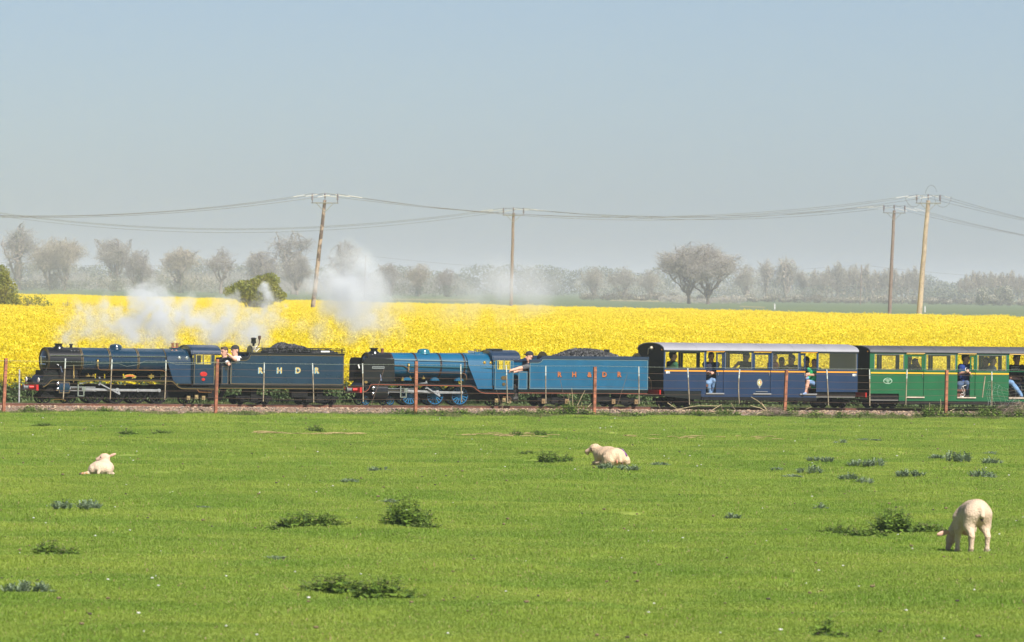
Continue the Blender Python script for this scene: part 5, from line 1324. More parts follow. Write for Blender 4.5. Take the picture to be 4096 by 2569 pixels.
# ---------------------------------------------------------------- tenders
def tender(c):
    W = lambda x, y, v=0.0: tk(x, y, v)
    V = .465
    u0, wb = W(c['l'], c['yb'], V); u1 = W(c['r'], c['yb'], V)[0]; wt = W(c['r'] - 60, c['yt'], V)[1]; wbt = W((c['l'] + c['r']) / 2, (c['yb'] + c['yb2']) / 2, V)[1]
    th = Thing('tender', ((u0 + u1) / 2, 0, 0), c['label'], 'tender', base=TRACK)
    wf = W(c['l'] + 30, c['yf'], V)[1]; uc = W(c['xc'], c['yt'], V)[0]
    crv = [(uc - .16 + .16 * math.sin(a), wf + (wt - wf) * (1 - math.cos(a))) for a in np.linspace(0, math.pi / 2, 7)]
    prof = [(u0, wbt), (u1, wbt), (u1, wt)] + list(reversed(crv)) + [(u0, wf)]
    for s in (-1, 1):
        mb = MB(); mb.prism(prof, s * V - .012, s * V + .012); sd = th.part('side_sheet', mb, c['body'], smooth=None)
        if s < 0:
            i = .018; ins = [(u0 + i, wbt + i), (u1 - i, wbt + i), (u1 - i, wt - i)] + [(p[0] + .012, p[1] - i) for p in reversed(crv)] + [(u0 + i, wf - i)]
            outline(th, 'side_lining', ins, V + .015, .0042, c['trim'], sd)
            side = sd
        ce = [(u0, wf + .0)] + crv + [(u1 + .01, wt)]
        mb = MB(); mb.prism(ce + [(p[0], p[1] + c['cop']) for p in reversed(ce)], s * V - .03, s * V + .02); th.part('coping', mb, M_black if c['n'] == 1 else M_cabroof, sd, smooth=None)
    mb = MB(); mb.box(u1 - .025, u1 - .002, -V + .01, V - .01, wbt, wt); mb.box(u0 + .25, u1 - .03, -V + .02, V - .02, wt - .10, wt - .06); mb.box(u0 + .28, u0 + .31, -V + .02, V - .02, wbt, wt - .06); th.part('tank', mb, M_black, smooth=None)
    mb = MB(); mb.box(u0 - .28, u1 + .01, -V - .005, V + .005, wbt - .035, wbt - .004); mb.box(u0 - .28, u1, -V + .03, V - .03, wbt - .11, wbt - .035); fr = th.part('underframe', mb, M_black, smooth=None)
    outline(th, 'frame_lining', [(u0 - .28, wbt - .10), (u1, wbt - .10)], V - .025, .005, c['trim'] if c['n'] == 1 else M_redline, fr, closed=False)
    # little front panel beside the cab doorway
    a = W(c['panel'][0], c['panel'][1], V); b = W(c['panel'][2], c['panel'][3], V)
    mb = MB(); mb.box(a[0], b[0], -V - .006, -V + .006, b[1], a[1]); mb.box(a[0], b[0], V - .006, V + .006, b[1], a[1]); pn = th.part('front_panel', mb, c['body'], smooth=None)
    i = .016; outline(th, 'panel_lining', [(a[0] + i, b[1] + i), (b[0] - i, b[1] + i), (b[0] - i, a[1] - i), (a[0] + i, a[1] - i)], V + .009, .0042, c['trim'], pn)
    mb = MB(); mb.tube([(b[0] + .05, -V - .03, b[1] + .02), (b[0] + .05, -V - .03, a[1] - .04)], .01, 6); th.part('grab_rail', mb, M_chrome)
    # arched bulkheads
    for (x, top, w2) in c['arch']:
        u, w = W(x, top); mb = MB(); mb.yzprism([(-w2, wt - .05)] + [(-w2 * math.cos(t), wt - .05 + (w - wt + .05) * math.sin(t)) for t in np.linspace(.0, math.pi, 17)] + [(w2, wt - .05)], u - .014, u + .014); th.part('bulkhead', mb, M_black, smooth=None)
    # bogies
    for g in (c['axles'][:2], c['axles'][2:]):
        us_ = [W(x, c['ya'], .22)[0] for x in g]
        for u in us_: solid_wheel(th, u, c['wr'])
        mb = MB(); m_ = sum(us_) / 2; z = c['wr'] + .02
        for s in (-1, 1):
            mb.box(us_[0] - .16, us_[1] + .16, s * .30 - .02, s * .30 + .02, z + .01, z + .075); mb.box(m_ - .1, m_ + .1, s * .31 - .03, s * .31 + .03, z - .06, z + .09)
            mb.prism([(us_[0], z - .03), (m_, z - .11), (us_[1], z - .03), (us_[1], z - .0), (m_, z - .07), (us_[0], z - .0)], s * .3 - .015, s * .3 + .015)
        mb.box(m_ - .08, m_ + .08, -.3, .3, z - .02, wbt - .1); bg = th.part('bogie', mb, M_soot, smooth=None)
        for u in us_:
            mb = MB(); mb.box(u - .05, u + .05, -.36, -.30, z - .07, z + .05); mb.lathe([(-.02, 0), (-.02, .022), (0, .03)], (u, -.36, z - .01), 'y', 8); th.part('axle_box', mb, c['axm'], bg, smooth=None)
    mb = MB(); um = (W(c['axles'][1], c['ya'], .3)[0] + W(c['axles'][2], c['ya'], .3)[0]) / 2
    mb.box(um + .15, um + .6, -.36, -.2, wbt - .32, wbt - .11); mb.tube([(um - .5, -.33, wbt - .40), (um + .45, -.33, wbt - .40)], .014, 5); th.part('brake_gear', mb, M_soot, smooth=None)
    # letters
    for (ch, x) in c['let']:
        q = W(x, c['yl'], V)
        f = text_part(th, 'letter', ch, c['ls'], q[0], V + .022, q[1], c['lf'], side, bold=.006)
        text_part(th, 'letter_shade', ch, c['ls'], q[0] - .014 * (1 if c['n'] == 1 else -1), V + .0165, q[1] - .012, c['lsm'], f, bold=.007)
    return th, dict(u0=u0, u1=u1, wt=wt, wbt=wbt, V=V, wf=wf)
t1c = dict(n=1, label='dark navy tender lettered in gold behind the lead locomotive', l=921, r=1374, yt=1421, yb=1538, yb2=1541, yf=1440, xc=999, cop=.05, body=M_navy, trim=M_gold, panel=(886, 1463, 913, 1538), arch=[(1000, 1382, .20), (1212, 1385, .34)], axles=[961, 1059, 1223, 1325], ya=1588, wr=.125, axm=M_soot, let=[('R', 1041), ('H', 1117), ('D', 1191), ('R', 1266)], yl=1483, ls=.20, lf=M_lgold, lsm=M_lshade)
ten1, kt1 = tender(t1c)
t2c = dict(n=2, label='bright blue tender lettered in orange behind the second locomotive', l=2116, r=2591, yt=1439, yb=1557, yb2=1560, yf=1450, xc=2168, cop=.075, body=M_blue, trim=M_lineblue, panel=(2073, 1486, 2109, 1558), arch=[(2170, 1406, .30), (2548, 1413, .30)], axles=[2165, 2258, 2445, 2536], ya=1604, wr=.125, axm=mat('worn_brass_axlebox', (.30, .20, .10), .5, .5), let=[('R', 2236), ('H', 2295), ('&', 2356), ('D', 2416), ('R', 2475)], yl=1499, ls=.18, lf=M_lorange, lsm=M_ldark)
ten2, kt2 = tender(t2c)
# coal rails on the first tender
V = .43; wt = kt1['wt']
a = tk(1043, 1404, V)[0]; b = tk(1382, 1408, V)[0]
for k, dz in enumerate((.075, .115, .155)):
    mb = MB()
    for s in (-1, 1): mb.tube([(a, s * V, wt + dz), (b, s * V, wt + dz)], .011, 5)
    ten1.part('coal_rail', mb, M_black)
for u in np.linspace(a + .05, b - .1, 6):
    mb = MB()
    for s in (-1, 1): mb.box(u - .012, u + .012, s * V - .012, s * V + .012, wt + .03, wt + .17)
    ten1.part('coal_rail_post', mb, M_black, smooth=None)
# brake standpipe, jug and hose at the front of the first tender
q = tk(1014, 1385, .05); mb = MB(); mb.lathe([(0, .03), (.06, .03), (.08, .07), (.16, .06), (.2, .075), (.22, .03), (.22, 0)], (q[0], -.05, q[1]), 'z', 10); ten1.part('standpipe_valve', mb, M_black)
P = [tk(x, y, .1) for x, y in ((1025, 1390), (1034, 1380), (1037, 1372), (1038, 1360))]; mb = MB(); mb.tube([(p[0], -.1, p[1]) for p in P], .016, 6); mb.lathe([(0, .02), (.02, .035), (.10, .04), (.11, 0)], (P[-1][0], -.1, P[-1][1]), 'z', 10); ten1.part('sprinkler_pipe', mb, mat('brown_pipe', (.10, .05, .04), .5))
P = [tk(x, y, .2) for x, y in ((1030, 1383), (1022, 1390), (1019, 1398), (1025, 1407), (1033, 1398), (1038, 1394))]; mb = MB(); mb.tube([(p[0], -.2, p[1]) for p in P], .009, 6); ten1.part('white_cord', mb, M_hose)
q = tk(1300, 1407, .44); mb = MB(); mb.box(q[0] - .12, q[0] + .12, -.46, -.44, q[1] - .015, q[1] + .02); ten1.part('shovel_handle', mb, M_hose, smooth=None)
# boots hung on the second tender
for dx in (0, 11):
    q = tk(2420 + dx, 1412, .0); mb = MB(); mb.lathe([(0, .04), (.1, .045), (.12, .04)], (q[0], -.02, q[1] - .03), 'z', 8); mb.box(q[0] - .02, q[0] + .1, -.06, .02, q[1] - .06, q[1] - .01)
    bt = link(bpy.data.objects.new('boot', mb.mesh('boot', M_black, 50, (q[0], 0, q[1])))); bt.matrix_world = TRACK @ Matrix.Translation((q[0], 0, q[1])); tag(bt, 'black boot standing on the coal heap, %s of the pair' % ('front one' if dx == 0 else 'rear one'), 'boot', 'boots on the coal')
# coal heaps: every lump real, uncountable
def coal(name, prof, k, label, seed):
    r = random.Random(seed); mb = MB()
    us_ = [p[0] for p in prof]; ws_ = [p[1] for p in prof]
    lo_ = k['wt'] - .08
    for i in range(1250):
        u = r.uniform(us_[0], us_[-1]); top = np.interp(u, us_, ws_); y = r.uniform(-.36, .36)
        z = lo_ + (top - lo_) * (1 - (abs(y) / .42) ** 2.2) - .01
        s = r.uniform(.018, .05); o = len(mb.v)
        mb.ball((u, y, z), s * r.uniform(.8, 1.4), s * r.uniform(.8, 1.3), s * r.uniform(.7, 1.1), 5, 3, mi=0 if r.random() < .65 else 1, rot=Euler((r.uniform(0, 3), r.uniform(0, 3), r.uniform(0, 3))).to_matrix())
    c0 = ((us_[0] + us_[-1]) / 2, 0, lo_)
    core = [(p[0], max(lo_, p[1] - .03)) for p in prof]
    mb.prism([(us_[0], lo_ - .02)] + core + [(us_[-1], lo_ - .02)], -.2, .2)
    o = link(bpy.data.objects.new(name, mb.mesh(name, [M_coal, M_coal2], None, c0))); o.matrix_world = TRACK @ Matrix.Translation(c0)
    tag(o, label, 'coal', kind='stuff')
coal('coal_heap', [tk(x, y, 0) for x, y in ((1060, 1405), (1090, 1392), (1110, 1377), (1124, 1371), (1136, 1374), (1150, 1380), (1170, 1378), (1190, 1385), (1210, 1392), (1235, 1402), (1330, 1407))], kt1, 'heap of black coal lumps in the navy tender', 3)
coal('coal_heap', [tk(x, y, 0) for x, y in ((2215, 1424), (2250, 1412), (2275, 1402), (2300, 1397), (2335, 1397), (2370, 1399), (2400, 1405), (2430, 1414), (2460, 1422))], kt2, 'broad heap of coal lumps in the bright blue tender', 4)
# ================================================================ COACHES
def coach(c):
    V = c['V']; W = lambda x, y, v=None: tk(x, y, V if v is None else v)
    u0 = W(c['l'], 1480)[0]; u1 = c.get('u1') or W(c['r'], 1480)[0]
    we = W(*c['eave'])[1]; wr = tk(*c['apex'], 0)[1]; wlow = W(*c['low'])[1]; wlow2 = W(*c['low2'])[1]
    wy = W(*c['yline'])[1]; wt = W(*c['wtop'])[1]; wb = W(*c['wbot'])[1]
    dt = W(*c['dtop'])[1]; db = W(*c['dbot'])[1]
    paint, ymat, roofm = c['paint'], c['ym'], c['roofm']
    th = Thing('passenger_coach', ((u0 + u1) / 2, 0, 0), c['label'], 'coach', base=TRACK)
    ua = W(*c['low2x'][0])[0]; ub = c.get('ub') or W(*c['low2x'][1])[0]
    bays = []                                                # openings along the side, (kind, u_a, u_b, extra)
    for b in c['bays']: bays.append((b[0], W(b[1], 1480)[0], W(b[2], 1480)[0], b[3] if len(b) > 3 else None))
    if 'extra' in c: bays += c['extra'](bays, u0, u1)
    bays.sort(key=lambda b: b[1])
    T = .02
    for s in (-1, 1):
        mb = MB(); y0, y1 = (s * V - T, s * V) if s > 0 else (-V, -V + T)
        mb.box(u0, u1, y0, y1, wt, we)                        # cant rail
        edges = u0
        cuts = [(b[1], b[2], b[0]) for b in bays]
        for (a, b_, kd) in cuts:
            mb.box(edges, a, y0, y1, wb, wt); edges = b_
        mb.box(edges, u1, y0, y1, wb, wt)
        # waist panels: cut only where doors stand
        e = u0
        dcuts = [(a, b_) for (a, b_, kd) in cuts if kd == 'door']
        for (a, b_) in dcuts + [(u1, u1)]:
            lo_ = lambda x0, x1: None
            for (p, q, zl) in ((e, min(a, ua), wlow), (max(e, ua), min(a, ub), wlow2), (max(e, ub), a, wlow)):
                if q - p > .005: mb.box(p, q, y0, y1, zl, wb)
            e = b_
        for (a, b_) in dcuts: mb.box(a, b_, y0, y1, wlow2, db)
        sd = th.part('side_wall', mb, paint, smooth=None)
        yo = s * (V + .004)
        # waist line, broken by the doors
        e = u0 + .03
        for (a, b_) in dcuts + [(u1 - .02, u1)]:
            if a - e > .03:
                mb = MB(); mb.box(e, a - .005, min(s * V, yo), max(s * V, yo), wy - .019, wy + .019); th.part('waist_line', mb, ymat, sd, smooth=None)
            e = b_ + .005
        mb = MB(); mb.box(u0, u1, min(s * V, s * (V + .006)), max(s * V, s * (V + .006)), wb - .012, wb + .006); th.part('window_ledge', mb, paint, sd, smooth=None)
        for (kd, a, b_, ex) in bays:
            if kd == 'win':
                f = .012; mb = MB(); yi = s * (V - .004)
                for (p, q, z0, z1) in ((a, b_, wt - f, wt), (a, b_, wb, wb + f), (a, a + f, wb + f, wt - f), (b_ - f, b_, wb + f, wt - f)): mb.box(p, q, min(yi, yi - s * .022), max(yi, yi - s * .022), z0, z1)
                wf = th.part('window_frame', mb, mat('grey_window_seal', (.20, .21, .22), .5) if s < 0 else M_int, sd, smooth=None)
                mb = MB(); yg = s * (V - .014); mb.box(a + f, b_ - f, yg - .002, yg + .002, wb + f, wt - f)
                if not (ex == 'open' and s < 0): th.part('pane', mb, M_gl, wf, smooth=None)
            else:
                # lintel, sill step, and the sliding leaf (near side) or closed leaf (far side)
                if s < 0:
                    mb = MB(); mb.box(a - .005, b_ + .01, -V - .03, -V + .002, dt - .004, dt + .028); th.part('door_rain_strip', mb, ymat if c['n'] == 1 else mat('pale_amber_strip', (.80, .50, .16), .5), sd, smooth=None)
                    mb = MB(); mb.box(a - .01, b_ + .01, -V - .035, -V + .004, db - .012, db + .018); th.part('door_step', mb, M_step if c['n'] == 2 else mat('grey_step', (.22, .22, .22), .6), sd, smooth=None)
                    mb = MB(); mb.box(a, b_, -V, -V + T, dt, wt); 
                    if dt < wt: th.part('door_header', mb, paint, sd, smooth=None)
                la, lb = (a, b_) if s > 0 else (a + (b_ - a) * ex[0], a + (b_ - a) * ex[1])
                if lb - la < .02: continue
                y_ = s * (V - .035); ya, yb = y_ - .012, y_ + .012
                top = min(dt, wt) - .01; st = .055 if lb - la > .25 else .035
                mb = MB(); mb.box(la, lb, ya, yb, db + .005, wb); mb.box(la, la + st, ya, yb, wb, top); mb.box(lb - st, lb, ya, yb, wb, top); mb.box(la + st, lb - st, ya, yb, top - .05, top)
                dl = th.part('door', mb, paint, smooth=None)
                mb = MB(); mb.box(la + st, lb - st, y_ - .002, y_ + .002, wb, top - .05); th.part('pane', mb, M_gl, dl, smooth=None)
                if s < 0:
                    mb = MB(); mb.box(la, lb, y_ - .018, y_ - .013, wy - .019, wy + .019); th.part('waist_line', mb, ymat, dl, smooth=None)
                    mb = MB(); hx = la + .04 if ex[0] > 0 else lb - .04; mb.tube([(hx, y_ - .02, wy - .12), (hx, y_ - .045, wy - .09), (hx, y_ - .045, wy - .05), (hx, y_ - .02, wy - .03)], .008, 5); th.part('handle', mb, M_rod, dl)
                    if ex[0] == 0 and ex[1] == 1 and c['n'] == 1:
                        mb = MB(); mb.tube([(la + .08, y_ - .03, db + .06), (lb - .08, y_ - .03, db + .06)], .008, 5); th.part('kick_rail', mb, M_rod, dl)
        if s < 0: near = sd
    # ends
    crown = [(-V * math.cos(t), we + (wr - we) * math.sin(t) ** .85) for t in np.linspace(0, math.pi, 17)]
    for u, nm in ((u0, 'front'), (u1 - .03, 'rear')):
        mb = MB(); mb.yzprism([(-V + .003, wlow)] + crown + [(V - .003, wlow)], u + .001, u + .029); th.part('end_wall', mb, mat('black_end_paint', (.008, .008, .009), .65, spec=.25), smooth=None)
    mb = MB(); mb.yzprism([(-V + .021, wb - .05)] + [(y * .96, z - .02) for y, z in crown] + [(V - .021, wb - .05)], u1 - .06, u1 - .031); th.part('end_lining', mb, M_intcream, smooth=None)
    # roof with seams
    ro = [(-(V + .03) * math.cos(t), we - .005 + (wr - we + .018) * math.sin(t) ** .85) for t in np.linspace(0, math.pi, 21)]
    ri = [(y * .97, z - .022) for y, z in reversed(ro)]
    mb = MB(); mb.yzprism(ro + ri, u0 - .012, u1 + .012); rf = th.part('roof', mb, roofm, smooth=35)
    for k in range(1, c['seams']):
        u = u0 + (u1 - u0) * k / c['seams']; mb = MB()
        mb.yzprism([(y * 1.002, z + .004) for y, z in ro] + [(y * .98, z - .01) for y, z in reversed(ro)], u - .006, u + .006); th.part('roof_seam', mb, mat('roof_seam_' + c['col'], tuple(x * .5 for x in c['roofcol']), .6), rf, smooth=35)
    mb = MB(); mb.box(u0, u1, -V - .034, -V - .004, we - .022, we - .004); th.part('gutter', mb, mat('dark_gutter', (.03, .03, .04), .5), rf, smooth=None)
    # floor, underframe, bogie, seats
    mb = MB(); mb.box(u0 + .03, u1 - .06, -V + .021, V - .021, wlow2 + .0, wlow2 + .03) ; th.part('floor', mb, M_int, smooth=None)
    mb = MB()
    for s in (-1, 1):
        mb.box(ua, ub, s * V - .03, s * V + .0, wlow2 - .09, wlow2 - .001); mb.box(u0 + .03, ua, s * (V - .06) - .02, s * (V - .06), wlow - .14, wlow - .001); mb.box(ub, u1 - .03, s * (V - .06) - .02, s * (V - .06), wlow - .14, wlow - .001)
    uf = th.part('solebar', mb, M_soot, smooth=None)
    if c['n'] == 1:
        mb = MB(); mb.prism([(u0 + .03, wlow - .01), (ua - .03, wlow - .01), (ua + .0, wlow - .06), (ua + .02, wlow2 - .09), (u0 + .03, wlow - .14)], -V + .004, -V + .012); th.part('bogie_shroud', mb, M_black, smooth=None)
    mb = MB(); mb.tube([(ua - .2, -V + .06, wlow2 - .16), (ub + .2, -V + .06, wlow2 - .175)], .012, 5)
    for f in (.18, .36, .7): 
        u = ua + (ub - ua) * f
        for d in (-.05, .05): mb.tube([(u + d, -V + .06, wlow2 - .08), (u + d * .6, -V + .06, wlow2 - .2)], .012, 4)
    th.part('brake_rod', mb, M_soot, uf, smooth=None)
    for (xa, xb) in c['axles']:
        us_ = [tk(xa, 1600, .22)[0], tk(xb, 1600, .22)[0]] if xa < 4090 else [xa - 5000, xb - 5000]
        for u in us_: solid_wheel(th, u, .125)
        mb = MB(); m_ = sum(us_) / 2
        for s in (-1, 1):
            mb.box(us_[0] - .17, us_[1] + .17, s * .33 - .02, s * .33 + .02, .15, .22); mb.box(m_ - .11, m_ + .11, s * .34 - .04, s * .34 + .04, .08, .25)
            for u in us_: mb.box(u - .06, u + .06, s * .35 - .03, s * .35 + .03, .09, .2)
        mb.box(m_ - .1, m_ + .1, -.3, .3, .1, wlow - .1); bg = th.part('bogie', mb, M_soot, smooth=None)
        for u in us_: mb = MB(); mb.ball((u, -.39, .115), .022, n=8, m=6); th.part('axle_cap', mb, M_rod, bg)
    for u in c['seats']:
        mb = MB(); mb.box(u - .02, u + .02, -V + .08, V - .08, wlow2 + .03, wb + c['seath']); mb.box(u - .34, u + .34, -V + .08, V - .08, wlow2 + .26, wlow2 + .32); mb.box(u - .30, u + .30, -V + .14, V - .14, wlow2 + .03, wlow2 + .26); th.part('seat', mb, M_seat, smooth=None)
    # buffer beam, lamp and hose on the front end
    mb = MB(); mb.box(u0 - .05, u0 - .001, -.62, .25, wlow - .10, wlow + .02); bb = th.part('buffer_beam', mb, M_red, smooth=None)
    mb = MB(); mb.tube([(u0 - .05, .1, wlow - .02), (u0 - .2, .1, wlow - .04), (u0 - .24, .1, wlow - .04)], .06, 10); th.part('coupling', mb, M_soot, bb)
    mb = MB(); mb.tube([(u0 - .03, -.12, wlow + .02), (u0 - .05, -.12, wlow + .25), (u0 - .1, -.1, wlow + .34), (u0 - .2, .0, wlow + .28), (u0 - .22, .05, wlow + .0)], .016, 6); th.part('brake_hose', mb, mat('hose_bronze', (.22, .14, .08), .6), bb)
    mb = MB(); mb.lathe([(-.09, 0), (-.09, .035), (-.05, .05), (0, .03)], (u0, -.12, wr - .13), 'x', 12); mb.tube([(u0 - .03, -.12, wr - .13), (u0 - .05, .05, wr - .15), (u0 - .03, .12, wr - .3)], .012, 5); th.part('end_lamp', mb, mat('brass_lamp', (.55, .48, .34), .4, .4))
    mb = MB(); mb.ball((u0 - .01, -V + .10, we - .0), .022, n=8, m=6); th.part('marker_light', mb, M_yel)
    return th, near, dict(u0=u0, u1=u1, we=we, wr=wr, wlow=wlow, wlow2=wlow2, wy=wy, wt=wt, wb=wb, db=db, dt=dt, V=V)
VC = .74
cc1 = dict(n=1, col='blue', V=VC, l=2655, r=3431, eave=(2900, 1402), apex=(2620, 1372), low=(2720, 1564), low2=(2900, 1588), low2x=[(2806, 1480), (3266, 1480)], yline=(2900, 1485), wtop=(2900, 1409), wbot=(2900, 1477), dtop=(2860, 1407), dbot=(2860, 1575),
    bays=[('win', 2660, 2818, 'open'), ('door', 2825, 2895, (.60, 1.0)), ('win', 2901, 3008), ('door', 3014, 3083, (0, 1)), ('win', 3090, 3194), ('door', 3201, 3266, (0, .34)), ('win', 3273, 3427)], paint=M_cblue, ym=M_yel, roofm=M_wroof, roofcol=(.5, .5, .54), seams=6,
    axles=[(2672, 2745), (3290, 3368)], seats=[tu(2740, 0), tu(2965, 0), tu(3150, 0), tu(3300, 0)], seath=.02, label='blue open-sided passenger coach with pale grey roof and amber waist line')
coach1, near1, kc1 = coach(cc1)
cc2 = dict(n=2, col='green', V=VC, l=3479, r=4260, eave=(3800, 1410), apex=(3440, 1384), low=(3560, 1575), low2=(3800, 1605), low2x=[(3597, 1480), (4150, 1480)], yline=(3800, 1494), wtop=(3800, 1419), wbot=(3800, 1484), dtop=(3660, 1414), dbot=(3660, 1590),
    bays=[('win', 3497, 3616), ('door', 3625, 3696, (0, 1)), ('win', 3703, 3823), ('door', 3830, 3902, (.72, 1.0)), ('win', 3908, 4026), ('door', 4036, 4108, (.9, 1.0)), ('win', 4115, 4235)], paint=M_cgreen, ym=M_yel2, roofm=M_groof, roofcol=(.075, .075, .085), seams=6,
    axles=[(3500, 3568), (4130 + 0, 4131)] if False else [(3500, 3568), (5000 + tu(4165, .2), 5000 + tu(4225, .2))], seats=[tu(3560, 0), tu(3770, 0), tu(3875, 0), tu(4100, 0)], seath=.0, label='green passenger coach with charcoal roof and yellow waist line')
coach2, near2, kc2 = coach(cc2)
# numbers, crest and oval badge
for x in (2669, 3415):
    q = tk(x, 1490 if x < 3000 else 1501, VC); text_part(coach1, 'number', '801', .085, q[0] + .02, VC + .006, q[1], M_lwhite, near1, bold=.002)
q = tk(3039, 1531, VC); v = VC - .01
def oval(th, name, c0, rx, rz, v, m, parent, t=.003):
    mb = MB(); mb.lathe([(-t, 0), (-t, 1), (0, 1)], (0, 0, 0), 'y', 24); mb.v = [(c0[0] + x * rx, -v + y, c0[1] + z * rz) for x, y, z in mb.v]; return th.part(name, mb, m, parent, smooth=None)
cr = oval(coach1, 'crest', q, .08, .098, v, mat('silver_grey_garter', (.26, .27, .28), .5), near1)
oval(coach1, 'crest_field', q, .058, .08, v + .004, mat('gold_crest_field', (.42, .36, .12), .5), cr)
mb = MB(); mb.prism([(q[0] - .03, q[1] - .10), (q[0], q[1] - .16), (q[0] + .03, q[1] - .10)], -v - .003, -v); coach1.part('crest_tail', mb, mat('silver_grey_garter', (.26, .27, .28), .5), cr, smooth=None)
mb = MB(); mb.box(q[0] - .035, q[0] + .02, -v - .010, -v - .0075, q[1] - .02, q[1] + .0, rot=Matrix.Rotation(R(35), 3, 'Y')); mb.box(q[0] - .02, q[0] + .0, -v - .010, -v - .0075, q[1] + .02, q[1] + .05); coach1.part('crest_ribbon', mb, M_lwhite, cr, smooth=None)
mb = MB(); mb.box(q[0] + .01, q[0] + .045, -v - .010, -v - .0075, q[1] - .02, q[1] + .035); coach1.part('crest_shield', mb, mat('salmon_enamel', (.62, .24, .12), .5), cr, smooth=None)
q = tk(3551, 1524, VC)
mb = MB(); mb.lathe([(-.003, .90), (-.003, 1.0), (0, 1.0), (0, .90), (-.003, .90)], (0, 0, 0), 'y', 28); mb.v = [(q[0] + x * .13, -VC - .001 + y, q[1] + z * .078) for x, y, z in mb.v]
ob = coach2.part('oval_badge', mb, mat('pale_mint_lettering', (.50, .66, .52), .5), near2, smooth=None)
M_mint = MATS['pale_mint_lettering']
text_part(coach2, 'badge_lettering', 'COACH', .05, q[0], VC + .004, q[1] + .026, M_mint, ob); text_part(coach2, 'badge_number', '121', .05, q[0], VC + .004, q[1] - .04, M_mint, ob, bold=.001)
mb = MB(); mb.box(q[0] - .045, q[0] + .045, -VC - .003, -VC, q[1] - .006, q[1] + .002); coach2.part('badge_rule', mb, M_mint, ob, smooth=None)
# ================================================================ PEOPLE (in track coordinates: x along, y away, z up)
def vec(*a): return np.array(a, float)
def unit(v): return v / max(1e-9, np.linalg.norm(v))
SKIN = mat('skin', (0.60, 0.33, 0.24), 0.55, vary=.1, vscale=20)
M_eye = mat('eye_dark', (0.03, 0.022, 0.02), 0.4)
LIP = mat('lip', (0.38, 0.15, 0.12), 0.5)
def cloth(name, col): return mat('cloth_' + name, col, 0.9, vary=.25, vscale=9, bump=.006, bscale=22)
def hand_prims(w, d, n, curl, s=1.0):
    """palm and five fingers: w wrist, d direction of the hand, n palm normal"""
    d = unit(d); n = unit(n - d * (n @ d)); a = np.cross(d, n); P = []
    P.append(('c', w, w + d * .05 * s, .026 * s, .030 * s, 1, .02)); pc = w + d * .055 * s
    P.append(('e', pc, (.042 * s, .036 * s, .022 * s), np.stack([d, a, n], 1), 1, .015))
    for i, (o, l) in enumerate(((-.03, .062), (-.011, .074), (.010, .070), (.030, .052))):
        b = pc + d * .034 * s + a * o * s; m1 = b + (d * (1 - curl * .4) + n * curl * .9) * l * .5 * s; m2 = m1 + (d * (.6 - curl) + n * (.25 + curl)) * l * .5 * s
        P.append(('c', b, m1, .0105 * s, .0100 * s, 1, .006)); P.append(('c', m1, m2, .0100 * s, .0085 * s, 1, .004))
    t0 = pc - d * .02 * s - a * .034 * s; t1 = t0 + (d * .6 - a * .55 + n * .25) * .045 * s; t2 = t1 + (d * .8 + n * .5 * curl) * .03 * s
    P.append(('c', t0, t1, .014 * s, .011 * s, 1, .008)); P.append(('c', t1, t2, .011 * s, .009 * s, 1, .004))
    return P
def head_prims(H, f, s=1.0, hair='short', cap=False, up=None):
    f = unit(f); up = unit(up if up is not None else vec(0, 0, 1)); up = unit(up - f * (up @ f)); sd = np.cross(up, f)
    B = np.stack([f, sd, up], 1); P = []
    P.append(('e', H + up * .022 * s, (.096 * s, .074 * s, .092 * s), B, 1, .02)); P.append(('e', H + f * .022 * s - up * .055 * s, (.066 * s, .055 * s, .062 * s), B, 1, .035))
    P.append(('c', H + f * .055 * s - up * .098 * s, H + f * .060 * s - up * .092 * s, .026 * s, .024 * s, 1, .03))
    P.append(('c', H + f * .094 * s + up * .008 * s, H + f * .116 * s - up * .034 * s, .011 * s, .017 * s, 1, .012))
    P.append(('c', H + f * .088 * s + up * .028 * s - sd * .03 * s, H + f * .088 * s + up * .028 * s + sd * .03 * s, .012 * s, .012 * s, 1, .012))
    for k in (-1, 1):
        P.append(('e', H + sd * k * .078 * s - up * .008 * s - f * .008 * s, (.022 * s, .012 * s, .034 * s), B, 1, .008))
        P.append(('e', H + f * .086 * s + sd * k * .031 * s + up * .008 * s, (.013 * s, .014 * s, .009 * s), B, 5, .002))
        P.append(('c', H + f * .093 * s + sd * k * .018 * s + up * .027 * s, H + f * .084 * s + sd * k * .045 * s + up * .027 * s, .006 * s, .005 * s, 3, .002))
    P.append(('c', H + f * .090 * s - up * .062 * s - sd * .022 * s, H + f * .090 * s - up * .062 * s + sd * .022 * s, .0075 * s, .0075 * s, 6, .003))
    if hair != 'none':
        P.append(('e', H - f * .018 * s + up * .048 * s, (.098 * s, .083 * s, .083 * s), B, 3, .012)); P.append(('e', H - f * .052 * s + up * .0 * s, (.056 * s, .077 * s, .085 * s), B, 3, .015))
        if not cap: P.append(('c', H + f * .055 * s + up * .095 * s - sd * .03 * s, H + f * .06 * s + up * .09 * s + sd * .035 * s, .026 * s, .024 * s, 3, .02))
        if hair == 'long':
            P.append(('c', H - f * .05 * s, H - f * .075 * s - up * .16 * s, .075 * s, .06 * s, 3, .03))
    if cap:
        P.append(('e', H - f * .006 * s + up * .056 * s, (.108 * s, .087 * s, .078 * s), B, 7, .006)); 
        P.append(('e', H + f * .118 * s + up * .048 * s, (.062 * s, .062 * s, .010 * s), B, 7, .008))
    return P
